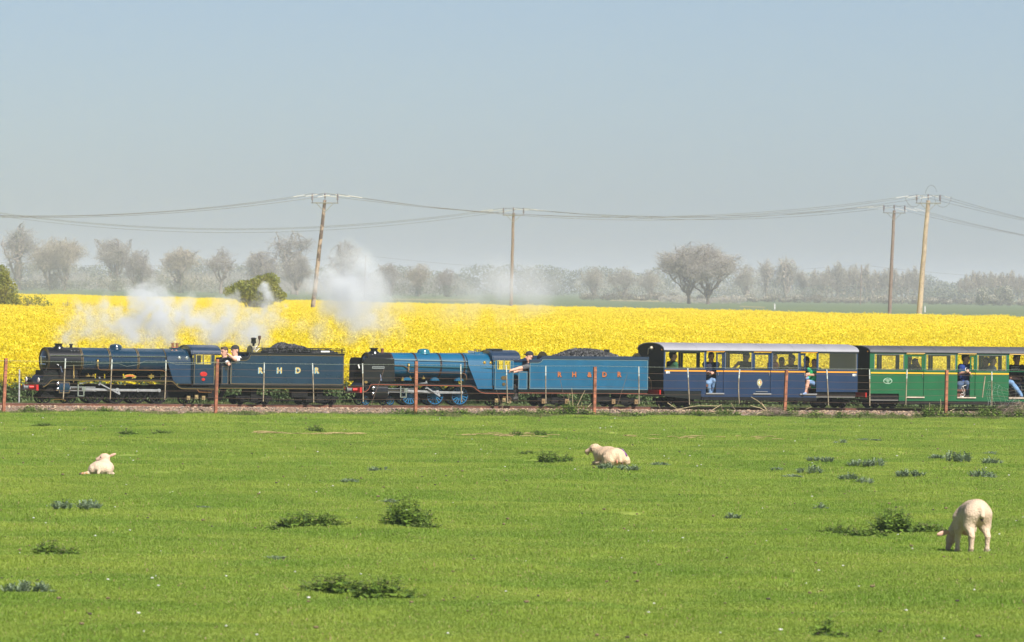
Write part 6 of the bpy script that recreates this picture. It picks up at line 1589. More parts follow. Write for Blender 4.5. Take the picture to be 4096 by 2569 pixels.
def person(label, head, face, S=None, d=None, s=1.0, arms=None, legs=None, shirt=(.1, .1, .1), trousers=(.05, .06, .09), hair=(.05, .03, .02), capcol=None, sleeves=.5, res=.012, hairstyle='short', lean=0.0, headup=None, group=None, hands=True, shoe=(.03, .03, .03), shorts=False, cuff=None, skin=None, face_true=True):
    """head: head centre; d: facing of the seated body; arms: [(elbow, wrist), ...] left/right overrides"""
    head = vec(*head); d = unit(vec(d[0], d[1], 0)); sd = vec(-d[1], d[0], 0); z = vec(0, 0, 1)
    neck = head - z * .135 * s - unit(vec(*face)) * .012 * s
    chest = neck - z * .17 * s - d * lean * .35
    pel = neck - z * .53 * s - d * lean
    if S is not None: pel = vec(*S)
    P = []
    sh = [neck - z * .075 * s + sd * k * .165 * s - d * .01 for k in (1, -1)]
    hip = [pel + sd * k * .085 * s for k in (1, -1)]
    for k in (0, 1):
        P.append(('c', hip[k] + z * .02, chest + (sh[k] - chest) * .55 - z * .02 * s, .115 * s, .112 * s, 0, .05 * s))
        P.append(('c', chest + (sh[k] - chest) * .2, sh[k], .105 * s, .072 * s, 0, .05 * s))
    P.append(('c', pel, chest, .13 * s, .135 * s, 0, .06 * s)); P.append(('c', neck - z * .07 * s, neck + z * .02 * s, .066 * s, .055 * s, 1, .03 * s)); P.append(('c', neck - z * .09 * s, neck - z * .055 * s, .085 * s, .072 * s, 0, .02 * s))
    P.append(('c', neck, head - z * .03 * s, .054 * s, .056 * s, 1, .02 * s))
    arms = arms or [None, None]; legs = legs or [None, None]
    for k in (0, 1):
        g = (1, -1)[k]
        if arms[k] is None:
            el = sh[k] - z * .27 * s + d * .06 * s + sd * g * .03 * s; wr = el + d * .2 * s - sd * g * .08 * s - z * .01
        else: el, wr = vec(*arms[k][0]), vec(*arms[k][1])
        cut = sh[k] + (el - sh[k]) * min(1, sleeves * 1.6)
        if sleeves < .6:
            P.append(('c', sh[k], cut, .066 * s, .06 * s, 0, .03 * s)); P.append(('c', sh[k] + (el - sh[k]) * .5, el, .05 * s, .042 * s, 1, .012 * s)); P.append(('c', el, wr, .044 * s, .03 * s, 1, .015 * s))
        else:
            P.append(('c', sh[k], el, .066 * s, .053 * s, 0, .03 * s)); P.append(('c', el, wr, .053 * s, .042 * s, 0, .02 * s))
        if cuff is not None and k == cuff: P.append(('c', wr - unit(wr - el) * .05, wr - unit(wr - el) * .015, .05 * s, .05 * s, 8, .004))
        if hands: P += hand_prims(wr, wr - el, vec(0, 0, -1) + d * .2, .75, s)
        if legs[k] is None:
            kn = hip[k] + d * .42 * s + sd * g * .04 + z * .02; an = kn - z * .40 * s + d * .03
        else: kn, an = vec(*legs[k][0]), vec(*legs[k][1])
        if shorts:
            P.append(('c', hip[k], hip[k] + (kn - hip[k]) * .86, .09 * s, .075 * s, 2, .04 * s)); P.append(('c', kn + (hip[k] - kn) * .2, kn, .055 * s, .055 * s, 1, .01)); P.append(('c', kn, kn + (an - kn) * .4, .056 * s, .056 * s, 1, .02)); P.append(('c', kn + (an - kn) * .4, an, .055 * s, .034 * s, 1, .02))
        else:
            P.append(('c', hip[k], kn, .095 * s, .072 * s, 2, .05 * s)); P.append(('c', kn, kn + (an - kn) * .45, .070 * s, .066 * s, 2, .02)); P.append(('c', kn + (an - kn) * .45, an, .066 * s, .05 * s, 2, .02))
        td = d if abs((an - kn) @ z) > .25 * s else unit(unit(an - kn) * .4 + z * .3 + d * .5)
        P.append(('c', an - td * .02 - z * .03, an + td * .15 * s - z * .045, .045 * s, .036 * s, 4, .02))
    P += head_prims(head, vec(*face), s, hairstyle, capcol is not None, None if headup is None else vec(*headup))
    c0 = vec(pel[0], pel[1], pel[2] - .1)
    Q = []
    for p in P:
        p = list(p); p[1] = p[1] - c0
        if p[0] == 'c': p[2] = p[2] - c0
        Q.append(tuple(p))
    hx = '%02x%02x%02x' % tuple(int(255 * c) for c in shirt)
    tx = '%02x%02x%02x' % tuple(int(255 * c) for c in trousers)
    mats = [cloth(hx, shirt), SKIN if skin is None else skin, cloth(tx, trousers), mat('hair_%02x%02x' % (int(hair[0] * 255), int(hair[1] * 255)), hair, .7, vary=.3, vscale=60, bump=.004, bscale=90), mat('shoe_%02x' % int(shoe[0] * 255), shoe, .6), M_eye, LIP, mat('cap_cloth', capcol or (.02, .02, .022), .85, bump=.003, bscale=40), cloth('white', (.8, .8, .8))]
    me = sdf_mesh('person', Q, res, mats)
    o = link(bpy.data.objects.new('person', me)); o.matrix_world = TRACK @ Matrix.Translation(tuple(c0))
    tag(o, label, 'person', group)
    return o
def pt(x, y, v):
    u, w = tk(x, y, v); return (u, -v, w)
L_ = (-1, 0, 0)
# crew of the lead engine
person('young man with dark tousled hair and dark jacket leaning out behind the lead cab', pt(897, 1407, .22), (-.93, -.33, -.12), d=(-1, -.1), s=1.02, lean=-.05, arms=[(pt(905, 1450, .40), pt(911, 1452, .50)), (pt(880, 1455, .0), pt(862, 1460, .0))], shirt=(.012, .016, .028), trousers=(.015, .02, .035), hair=(.06, .038, .022), sleeves=1.0, cuff=0, res=.010, legs=[(pt(860, 1540, .2), pt(858, 1590, .2)), (pt(860, 1540, -.1), pt(858, 1590, -.1))])
person('man in black cap and white short-sleeved shirt resting his arm on the navy tender', pt(940, 1402, .22), (-.97, -.22, -.05), d=(-1, -.15), s=1.05, lean=-.10, arms=[(pt(940, 1438, .54), pt(921, 1424, .52)), (pt(930, 1450, -.05), pt(915, 1455, -.05))], shirt=(.78, .78, .78), trousers=(.02, .02, .03), hair=(.05, .04, .035), capcol=(.012, .012, .013), sleeves=.42, res=.010, legs=[(pt(905, 1535, .1), pt(880, 1590, .1)), (pt(905, 1535, -.2), pt(880, 1590, -.2))])
# driver of the second engine
person('driver in dark cap and grey shirt looking forward behind the second cab', pt(2117, 1426, .22), (-.96, -.25, .02), d=(-1, -.1), s=1.05, lean=.06, arms=[(pt(2076, 1474, .47), pt(2052, 1480, .46)), (pt(2085, 1480, .1), pt(2060, 1488, .1))], shirt=(.085, .085, .10), trousers=(.06, .055, .055), hair=(.03, .022, .018), capcol=(.022, .024, .03), sleeves=.45, res=.010, legs=[(pt(2066, 1545, .3), pt(2064, 1590, .3)), (pt(2066, 1545, 0), pt(2064, 1590, 0))])
RT = (1, 0, 0)
# passengers in the blue coach
person('passenger in dark green top facing backwards at the first blue coach window', pt(2692, 1424, .25), (.96, -.15, -.1), d=(1, 0), shirt=(.02, .09, .04), trousers=(.03, .03, .05), hair=(.03, .02, .015), res=.016)
person('man in dark top and pale jeans in the open first door of the blue coach', pt(2845, 1427, .40), (-.25, -.95, -.12), d=(-.45, -.9), shirt=(.016, .02, .045), trousers=(.16, .27, .45), hair=(.02, .015, .012), res=.013, s=.97, arms=[(pt(2826, 1492, .36), pt(2843, 1490, .62)), (pt(2868, 1492, .42), pt(2852, 1492, .62))], legs=[(pt(2831, 1532, .60), pt(2838, 1572, .52)), (pt(2858, 1524, .62), pt(2852, 1570, .52))])
person('passenger in dark brown top reaching forward behind the second blue coach window', pt(2984, 1427, .05), (-.9, -.3, -.2), d=(-1, -.1), shirt=(.06, .03, .03), trousers=(.03, .03, .04), hair=(.02, .015, .012), res=.016, arms=[(pt(2956, 1452, .15), pt(2932, 1474, .15)), None], lean=-.1)
person('passenger in pink shirt facing backwards at the third blue coach window', pt(3095, 1427, .42), (.95, -.2, -.1), d=(1, 0), shirt=(.60, .22, .22), trousers=(.04, .04, .06), hair=(.02, .015, .013), res=.014, sleeves=.9, s=.97)
person('dark-haired passenger bowed low beside the pink shirted one', pt(3127, 1447, -.15), (-.3, -.8, -.5), d=(-.3, -1), shirt=(.02, .025, .035), trousers=(.02, .02, .03), hair=(.014, .012, .012), res=.016, s=.95)
person('passenger in dark blue-grey shirt behind the white framed sliding window', pt(3166, 1438, .05), (-.9, -.3, 0), d=(-1, -.2), shirt=(.03, .04, .06), trousers=(.02, .02, .03), hair=(.02, .016, .014), res=.016, arms=[(pt(3170, 1482, .25), pt(3150, 1470, .25)), None])
person('person in black bending forward in the open rear door of the blue coach', pt(3226, 1446, .05), (-.6, -.6, -.5), d=(-.6, -.6), shirt=(.008, .008, .010), trousers=(.01, .01, .012), hair=(.01, .008, .008), res=.016, lean=-.08)
person('boy in green T-shirt and denim shorts in the rear door of the blue coach', pt(3257, 1452, .50), (-.45, -.88, -.08), d=(-.75, -.65), s=.86, shirt=(.03, .50, .17), trousers=(.16, .27, .48), hair=(.03, .02, .015), sleeves=.35, res=.010, shorts=True, shoe=(.18, .25, .40), arms=[(pt(3262, 1500, .58), pt(3234, 1500, .70)), (pt(3246, 1495, .45), pt(3232, 1496, .50))], legs=[(pt(3232, 1527, .72), pt(3221, 1570, .70)), (pt(3226, 1512, .42), pt(3222, 1555, .30))])
# passengers in the green coach
person('taller shadowy passenger behind the closed door window of the green coach', pt(3636, 1437, .25), (-.5, -.8, 0), d=(-1, 0), shirt=(.09, .09, .10), trousers=(.03, .03, .04), hair=(.03, .025, .022), res=.016, s=.95)
person('shorter shadowy passenger holding a camera behind the green coach door window', pt(3661, 1450, .36), (.5, -.8, -.1), d=(1, -.1), shirt=(.11, .11, .12), trousers=(.03, .03, .04), hair=(.025, .02, .018), res=.014, s=.85, arms=[(pt(3682, 1475, .50), pt(3672, 1455, .55)), None])
pb = person('man in bright blue T-shirt and jeans in the open door of the green coach', pt(3863, 1434, .38), (.75, -.6, -.1), d=(.35, -.95), shirt=(.008, .035, .19), trousers=(.06, .10, .18), hair=(.014, .011, .010), sleeves=.42, res=.012, s=1.04, arms=[(pt(3877, 1490, .50), pt(3872, 1484, .66)), (pt(3838, 1495, .40), pt(3866, 1489, .62))], legs=[(pt(3868, 1534, .62), pt(3872, 1580, .50)), (pt(3836, 1537, .62), pt(3832, 1583, .50))], shoe=(.5, .5, .5))
person('grey shadowy passenger behind the green sliding frame of the green coach', pt(3944, 1446, -.1), (-.8, -.4, 0), d=(-1, -.2), shirt=(.13, .13, .14), trousers=(.03, .03, .04), hair=(.05, .045, .04), res=.016, s=.95)
person('passenger in pale blue shirt with long jeans legs stretched across the last open door', pt(3970, 1443, .12), (.95, -.25, -.05), d=(1, -.25), shirt=(.50, .58, .62), trousers=(.15, .27, .47), hair=(.05, .04, .035), res=.013, s=.98, legs=[(pt(4046, 1532, .52), pt(4088, 1584, .60)), (pt(4040, 1530, .30), pt(4092, 1574, .42))], shoe=(.06, .06, .08))
pk = person('man in black slogan T-shirt seated in the last open door of the green coach', pt(4068, 1437, .05), (.1, -.98, -.1), d=(.05, -1), shirt=(.008, .008, .010), trousers=(.02, .028, .05), hair=(.014, .011, .010), sleeves=.45, res=.013, s=1.06)
# printed lettering on the two shirts
def shirt_print(o, lines, x, y, v, size, m):
    for i, t in enumerate(lines):
        me = text_mesh(t, size, .001); q = pt(x, y + i * 9, v)
        M = Matrix.Translation(q) @ Matrix.Rotation(R(90), 4, 'X'); me.transform(o.matrix_world.inverted() @ TRACK @ M)
        me.materials.clear(); me.materials.append(m)
        k = link(bpy.data.objects.new('shirt_print', me)); k.parent = o
shirt_print(pk, ['I WASN\'T', 'LISTENING'], 4062, 1468, .24, .055, M_lwhite)
shirt_print(pb, ['Os'], 3870, 1478, .555, .13, M_lwhite)
# white looped strap hanging in the doorway
mb = MB(); pp = [pt(x, y, .66) for x, y in ((3876, 1538), (3858, 1543), (3848, 1547), (3847, 1556), (3853, 1570), (3856, 1577), (3846, 1574), (3842, 1580), (3847, 1586), (3855, 1585), (3860, 1578), (3858, 1562), (3853, 1548), (3858, 1542))]
mb.tube(pp, .006, 6); c0 = pp[0]; o = link(bpy.data.objects.new('door_strap', mb.mesh('door_strap', M_hose, 60, c0))); o.matrix_world = TRACK @ Matrix.Translation(c0)
tag(o, 'white looped strap hanging in the open door of the green coach', 'strap')
# ================================================================ SHEEP
def wool(name, col, col2): return mat(name, col, .95, col2=col2, vscale=6, bump=.018, bscale=38, spec=.15)
M_wool = wool('cream_fleece', (.60, .45, .31), (.52, .37, .25))
M_lambwool = wool('pale_lamb_fleece', (.62, .49, .37), (.54, .40, .29))
M_face = mat('pale_pink_face', (.55, .38, .28), .8, vary=.12, vscale=30)
M_ear = mat('pink_ear', (.60, .36, .28), .7)
M_dark = mat('dark_inner', (.05, .03, .028), .8)
M_hoof = mat('hoof', (.20, .14, .10), .6)
M_ltan = mat('tan_lamb_leg', (.50, .27, .13), .8)
AM = [M_lambwool, M_face, M_ear, M_dark, M_hoof, M_ltan]
def animal(name, prims, pos, heading, label, mats, res, scale=1.0):
    """prims in body frame: +x forward, +y left, +z up; heading: world direction of +x"""
    me = sdf_mesh(name, prims, res, mats, 1)
    o = link(bpy.data.objects.new(name, me)); o.location = pos
    o.rotation_euler.z = math.atan2(heading[1], heading[0]); o.scale = (scale,) * 3
    tag(o, label, 'lamb' if 'lamb' in name else 'sheep')
    return o
A3 = lambda *a: vec(*a)
def fleece(P, n, r0, seed, out=.3):
    """curly locks: small lumps all over the woolly masses"""
    r = np.random.default_rng(seed); W_ = [p for p in P if (p[0] == 'e' and p[4] == 0)]; ar = np.array([max(p[2]) ** 2 for p in W_]); ar = ar / ar.sum()
    for i in range(n):
        p = W_[r.choice(len(W_), p=ar)]; d_ = unit(r.normal(0, 1, 3)); q = np.array(p[1]) + d_ * np.array(p[2]) * .97
        P.append(('e', q - d_ * r0 * (1 - out), (r0 * r.uniform(.7, 1.3),) * 3, None, 0, r0 * .5))
    return P
# grazing lamb, seen from behind
P = []
P += [('e', A3(-.17, 0, .53), (.17, .155, .16), None, 0, .05), ('e', A3(.02, 0, .50), (.20, .150, .165), None, 0, .08), ('e', A3(.20, 0, .45), (.155, .135, .165), None, 0, .08), ('c', A3(-.2, 0, .56), A3(.0, 0, .565), .11, .10, 0, .06)]
for k in (1, -1):
    P += [('c', A3(-.20, .085 * k, .50), A3(-.17, .105 * k, .36), .105, .085, 0, .05), ('c', A3(-.17, .105 * k, .36), A3(-.27, .108 * k, .225), .068, .036, 0, .03), ('c', A3(-.27, .108 * k, .225), A3(-.255, .108 * k, .075), .036, .027, 0, .02), ('c', A3(-.255, .108 * k, .075), A3(-.225, .108 * k, .022), .030, .034, 0, .015), ('c', A3(-.222, .108 * k, .012), A3(-.195, .108 * k, .010), .028, .022, 4, .004)]
    fx = .20 if k > 0 else .26
    P += [('c', A3(fx, .085 * k, .44), A3(fx - .03, .105 * k, .30), .09, .058, 0, .05), ('c', A3(fx - .03, .105 * k, .30), A3(fx + .005, .105 * k, .17), .050, .036, 0, .02), ('c', A3(fx + .005, .105 * k, .17), A3(fx, .105 * k, .05), .034, .028, 0, .015), ('c', A3(fx, .105 * k, .05), A3(fx + .025, .105 * k, .018), .030, .032, 0, .012)]
P += [('c', A3(.28, 0, .46), A3(.44, .05, .27), .10, .075, 0, .06), ('c', A3(.44, .05, .27), A3(.50, .07, .16), .072, .062, 1, .03), ('c', A3(.49, .07, .18), A3(.545, .09, .045), .055, .036, 1, .03)]
hd = A3(.43, .055, .26)
for k in (1, -1):
    e0 = hd + A3(0, .055 * k, .0); e1 = hd + A3(-.04, .27 * k, -.04); dd = unit(e1 - e0); B = np.stack([dd, unit(np.cross(A3(1, 0, .3), dd)), unit(np.cross(dd, unit(np.cross(A3(1, 0, .3), dd))))], 1)
    P.append(('e', (e0 + e1) / 2, (.105, .036, .015), B, 2, .01))
    P.append(('e', A3(.505, .07 + .052 * k, .15), (.012, .008, .012), None, 3, .001))
P += [('c', A3(-.325, 0, .565), A3(-.355, 0, .485), .035, .030, 0, .03), ('e', A3(-.332, 0, .440), (.016, .024, .030), None, 3, .004)]
g = gnd(3893, 2202); P = fleece(P, 330, .024, 1, .22); animal('grazing_lamb', P, (g.x - .02, g.y + .08, float(gh(g.x, g.y)) - .01), (-.33, .94), 'pale lamb grazing with its rump towards the viewer', AM, .010, 1.0)
# lying lamb, facing away, head turned
P = [('e', A3(-.10, 0, .12), (.19, .19, .135), None, 0, .05), ('e', A3(.13, -.01, .125), (.19, .175, .125), None, 0, .07), ('c', A3(-.05, .08, .17), A3(.1, .03, .19), .06, .06, 0, .05)]
for k in (1, -1):
    P += [('e', A3(-.14, .135 * k, .10), (.13, .075, .095), None, 0, .03)]
P += [('c', A3(-.17, .12, .05), A3(-.24, .24, .035), .045, .028, 0, .02), ('c', A3(-.24, .22, .035), A3(-.23, .31, .028), .028, .024, 5, .008), ('c', A3(-.23, .31, .028), A3(-.215, .34, .022), .026, .02, 4, .005), ('c', A3(-.2, -.15, .04), A3(-.05, -.2, .035), .035, .028, 0, .02)]
P += [('c', A3(-.265, .0, .12), A3(-.30, .01, .04), .03, .026, 0, .02)]
P += [('c', A3(.22, -.02, .18), A3(.24, -.02, .285), .085, .07, 1, .05), ('e', A3(.24, .0, .31), (.066, .085, .062), None, 1, .03), ('c', A3(.23, .03, .30), A3(.215, .125, .265), .055, .030, 1, .03)]
P += [('e', A3(.19, -.005, .30), (.014, .016, .055), np.stack([A3(1, 0, 0), A3(0, .93, -.37), A3(0, .37, .93)], 1), 3, .004), ('e', A3(.245, -.135, .345), (.018, .07, .026), np.stack([A3(1, 0, 0), A3(0, .93, -.37), A3(0, .37, .93)], 1), 2, .008), ('e', A3(.178, .06, .305), (.008, .010, .010), None, 3, .001)]
g = gnd(404, 1906); P = fleece(P, 260, .022, 2, .2); animal('lying_lamb', P, (g.x, g.y + .25, float(gh(g.x, g.y)) - .01), (.12, 1.0), 'small cream lamb lying in the grass with head turned aside', AM, .010, .98)
# lying ewe
EM = [M_wool, M_face, mat('brown_ear', (.16, .08, .06), .8), M_dark, M_hoof, mat('pink_skin', (.45, .18, .11), .7), mat('purple_marker', (.14, .05, .19), .9), mat('yellow_tag', (.75, .50, .02), .5)]
P = [('e', A3(-.30, 0, .19), (.26, .275, .20), None, 0, .06), ('e', A3(.02, 0, .21), (.30, .27, .205), None, 0, .08), ('e', A3(.28, .0, .20), (.22, .21, .19), None, 0, .08), ('c', A3(-.35, 0, .28), A3(.2, 0, .32), .10, .09, 0, .08)]
P += [('e', A3(-.36, .20, .13), (.19, .10, .13), None, 0, .04), ('e', A3(-.36, -.20, .13), (.19, .10, .13), None, 0, .04), ('c', A3(-.25, .26, .06), A3(.0, .31, .05), .05, .035, 0, .03), ('c', A3(.3, .16, .07), A3(.42, .19, .05), .05, .04, 0, .03), ('c', A3(.3, -.14, .07), A3(.44, -.14, .05), .05, .04, 0, .03)]
P += [('c', A3(-.53, 0, .25), A3(-.59, 0, .12), .06, .05, 0, .04), ('e', A3(-.565, .07, .10), (.03, .025, .05), None, 5, .01), ('e', A3(-.565, -.06, .08), (.03, .025, .05), None, 2, .01)]
P += [('c', A3(.38, .03, .25), A3(.52, .10, .355), .155, .115, 0, .08), ('e', A3(.54, .11, .37), (.10, .10, .085), None, 0, .04), ('c', A3(.56, .14, .36), A3(.665, .25, .295), .072, .045, 1, .03), ('c', A3(.655, .225, .25), A3(.665, .235, .245), .03, .03, 1, .02)]
P += [('e', A3(.50, .205, .34), (.045, .02, .03), None, 2, .008), ('e', A3(.505, .222, .325), (.020, .010, .018), None, 7, .002), ('e', A3(.58, .02, .40), (.05, .02, .025), None, 2, .008), ('e', A3(.60, .20, .34), (.012, .010, .012), None, 3, .001), ('c', A3(.675, .262, .265), A3(.68, .265, .25), .012, .012, 3, .002)]
P += [('c', A3(-.18, -.12, .39), A3(-.36, -.16, .362), .014, .016, 6, .002), ('c', A3(-.36, -.16, .362), A3(-.525, -.19, .245), .016, .014, 6, .002)]
g = gnd(2438, 1862); P = fleece(P, 420, .040, 3, .3); animal('lying_sheep', P, (g.x, g.y + .45, float(gh(g.x, g.y)) - .015), (-.40, .92), 'cream fleeced sheep lying down with a purple mark and yellow ear tag', EM, .014, .84)
# ================================================================ WEEDS in the pasture and along the fence
M_this = leaf_mat('thistle_leaf', (0.18, 0.25, 0.14), (0.24, 0.30, 0.19), 3.0, .25)
M_this2 = leaf_mat('thistle_dark_leaf', (0.10, 0.155, 0.085), (0.13, 0.185, 0.105), 3.0, .25)  # darker leaf tone, mixed in at random
M_net = leaf_mat('nettle_leaf', (0.14, 0.245, 0.03), (0.21, 0.31, 0.045), 3.0, .35)
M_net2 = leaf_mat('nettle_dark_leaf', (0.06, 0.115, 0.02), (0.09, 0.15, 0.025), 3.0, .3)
M_netp = leaf_mat('nettle_tip', (0.13, 0.14, 0.05), (0.12, 0.16, 0.04), 3.0, .3)
M_dstem = mat('dead_stem', (0.42, 0.33, 0.20), .9, vary=.3, vscale=9)
def thistle(seed, w, h):
    """low mat of prickly grey-green rosettes, w wide, h high"""
    r = random.Random(seed); t = MB(); k = max(5, int(w * 34))
    for i in range(k):
        x, y = r.uniform(-.5, .5) * w, r.gauss(0, .14); hh = h * r.uniform(.55, 1.1) * (1 - (2 * x / w) ** 4 * .5)
        for j in range(13):
            a = r.uniform(0, 6.28); el = r.uniform(.05, 1.3); l = r.uniform(.06, .11) + hh * .3
            d = Vector((math.cos(a) * math.cos(el), math.sin(a) * math.cos(el), math.sin(el)))
            b = Vector((x, y, hh * r.uniform(0, .55))); e = b + d * l; e.z = max(.005, min(e.z, hh * 1.1)); s = d.cross(Vector((0, 0, 1)))
            if s.length < .1: s = Vector((1, 0, 0))
            s = s.normalized(); wv = l * .17; mi = 0 if r.random() < .65 else 1
            # toothed blade
            for q in range(3):
                p0 = b.lerp(e, q / 3); p1 = b.lerp(e, (q + 1) / 3); ww = wv * (1.1 - q * .3); m_ = p0.lerp(p1, .35)
                t.add([p0, m_ + s * ww + d * ww * .5, p1, m_ - s * ww + d * ww * .5], [(0, 1, 2, 3)], mi)
    return t, [M_this, M_this2]
def nettle(seed, w, h, tip=.25, depth=.22):
    """clump of upright stems with paired toothed leaves"""
    r = random.Random(seed); t = MB(); k = max(9, int(w * (60 + depth * 180)))
    for i in range(k):
        x = r.uniform(-.5, .5) * w; y = r.gauss(0, depth * .5); hh = h * r.uniform(.55, 1.08) * (1 - (2 * abs(x) / w) ** 2 * .6); lx, ly = r.gauss(0, .05) + x * .35, r.gauss(0, .05)
        t.tube([(x, y, -.02), (x + lx * .5, y + ly * .5, hh * .5), (x + lx, y + ly, hh)], [.005, .004, .002], 3, mi=1, cap=False)
        n = max(4, int(hh / .032))
        for j in range(n):
            f = (j + .5) / n; z = hh * f; l = .085 * (1.2 - .7 * f) * r.uniform(.7, 1.2); a = j * 1.57 + r.uniform(-.5, .5)
            for a2 in (a, a + math.pi):
                dx, dy = math.cos(a2), math.sin(a2); b = Vector((x + lx * f, y + ly * f, z)); e = b + Vector((dx * l, dy * l, -l * r.uniform(.0, .5))); s = Vector((-dy, dx, 0)) * l * .44; m_ = b.lerp(e, .4) + Vector((0, 0, l * .12))
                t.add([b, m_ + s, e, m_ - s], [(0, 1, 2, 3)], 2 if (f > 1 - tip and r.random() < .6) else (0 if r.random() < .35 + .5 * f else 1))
    return t, [M_net, M_net2, M_netp]
def weed(kind, px_, py_, wpx, hpx, label, group, seed):
    """px_, py_: foot of the clump's middle in the photo; wpx, hpx its size there"""
    g = gnd(px_, py_); s = F_PX / g.y; w, h = wpx / s, max(.04, (1.15 if kind == 'd' else 1.08) * hpx / s)
    t, ms = (thistle(seed, w, h) if kind == 't' else nettle(seed, w, h, .35 if kind == 'n' else .15, .22 if kind == 'n' else .34))
    g.z = float(gh(g.x, g.y)) - .01
    nm = 'thistle_clump' if kind == 't' else 'nettle_clump'
    o = link(bpy.data.objects.new(nm, None)); o.location = g; tag(o, label, 'weed', group)
    lf = [i for i in range(len(t.f))]
    if kind == 't':
        c = link(bpy.data.objects.new('leaves', t.mesh('leaves', ms))); c.parent = o
    else:
        c = link(bpy.data.objects.new('leaves', t.mesh('leaves', ms))); c.parent = o
    c['kind'] = 'stuff'
X = 1.699
TH, NE = 'grey-green thistle clumps in the pasture', 'dark green nettle clumps in the pasture'
weeds = [
 ('t', 170, 1204, 85, 22, 'broad grey-green thistle mat below the lying lamb'), ('t', 212, 1193, 55, 20, 'smaller thistle joined behind the broad mat below the lying lamb'),
 ('t', 893, 1104, 46, 10, 'flat thistle between the two lying sheep, farther of two'), ('t', 823, 1135, 36, 9, 'flat thistle between the two lying sheep, nearer of two'),
 ('t', 476, 1195, 42, 7, 'very flat thistle in open grass right of the thistle mat'), ('t', 650, 1321, 46, 10, 'small thistle above the long nettle bank'),
 ('t', 60, 1391, 130, 24, 'wide dark thistle at the picture edge near the bottom'), ('t', 1440, 1104, 60, 14, 'spiky thistle against the lying sheep rump, front half'), ('t', 1480, 1107, 45, 14, 'spiky thistle against the lying sheep rump, outer half'),
 ('t', 1551, 1094, 52, 9, 'low thistle a little beyond the lying sheep rump'), ('t', 1905, 1113, 56, 18, 'compact thistle leading the big thistle field'), ('t', 1915, 1088, 34, 12, 'low thistle strip behind the compact one, front piece'), ('t', 1948, 1092, 34, 11, 'low thistle strip behind the compact one, back piece'),
 ('t', 2023, 1096, 48, 14, 'double-peaked thistle in the thistle field, lower peak'), ('t', 2062, 1097, 50, 20, 'double-peaked thistle in the thistle field, higher peak'), ('t', 1998, 1130, 42, 18, 'thistle pair below the double-peaked one, taller half'), ('t', 2035, 1135, 38, 13, 'thistle pair below the double-peaked one, flatter half'),
 ('t', 2144, 1128, 70, 19, 'pale dome thistle in the middle of the thistle field'), ('t', 2313, 1125, 66, 21, 'domed thistle nearest above the grazing lamb'), ('t', 2254, 1091, 62, 24, 'tallest thistle of the far right group'), ('t', 2205, 1081, 34, 10, 'small thistle tail beside the tallest one'), ('t', 2334, 1094, 44, 15, 'round thistle behind the domed one'), ('t', 2332, 1070, 32, 10, 'farthest small thistle of the right group'),
 ('t', 1980, 1043, 28, 9, 'small thistle far back near the fence strip'), ('t', 2045, 1037, 60, 5, 'flat thin thistle streak near the fence strip'), ('t', 1828, 1108, 28, 7, 'flat thistle with a white feather'), ('t', 1862, 1123, 50, 8, 'flat thistle streak in front of the feathered one'), ('t', 1932, 1195, 32, 11, 'lone small thistle above the leafy nettle'), ('t', 1724, 1220, 36, 14, 'lone thistle in the open middle grass'), ('t', 918, 1181, 38, 8, 'flat thistle right behind the tall nettle bush'),
 ('d', 112, 1299, 60, 36, 'dense dark nettle clump on the left grass, larger of two'), ('d', 160, 1299, 38, 21, 'dense dark nettle clump on the left grass, smaller of two'), ('n', 730, 1243, 132, 38, 'spreading nettle patch left of the tall bush'), ('n', 646, 1246, 18, 14, 'tiny nettle sprig beside the spreading patch'), ('d', 957, 1241, 86, 70, 'tall leafy nettle bush in the middle of the pasture'), ('n', 1005, 1245, 50, 18, 'low nettle tail of the tall bush'),
 ('n', 790, 1388, 130, 44, 'long nettle bank near the bottom, first half'), ('n', 905, 1400, 120, 48, 'long nettle bank near the bottom, second half'), ('n', 746, 1016, 26, 17, 'small nettle sprig in the straw line'), ('n', 1217, 1025, 20, 17, 'dark nettle sprig by the straw line'), ('n', 1270, 1024, 34, 11, 'low nettle tuft by the straw line'),
 ('n', 1282, 1085, 24, 32, 'upright nettle left of the lying sheep, tallest of three'), ('n', 1303, 1086, 26, 26, 'upright nettle left of the lying sheep, middle of three'), ('n', 1330, 1086, 20, 22, 'upright nettle left of the lying sheep, nearest of three'), ('n', 1240, 1068, 26, 10, 'faint nettle tuft farther left of the three upright ones'),
 ('d', 2105, 1250, 90, 52, 'big glossy nettle mound left of the grazing lamb'), ('d', 2180, 1250, 80, 24, 'trailing end of the glossy mound by the grazing lamb'), ('n', 1972, 1258, 66, 24, 'ragged nettle strip before the glossy mound, outer piece'), ('n', 2040, 1266, 76, 24, 'ragged nettle strip before the glossy mound, inner piece'), ('d', 1940, 1494, 30, 54, 'tall nettle sprig at the bottom of the pasture'), ('n', 1970, 1502, 34, 22, 'small nettle beside the bottom sprig'),
 ('n', 104, 1001, 34, 9, 'faint nettle tuft far left near the fence'), ('n', 300, 1024, 34, 9, 'faint nettle tuft farther along the straw line'), ('n', 383, 1024, 36, 9, 'faint nettle tuft next along the straw line')]
for i, (k, x, y, w, h, lb) in enumerate(weeds): weed(k, x * X, y * X, w * X, h * X, lb, TH if k == 't' else NE, 100 + i)
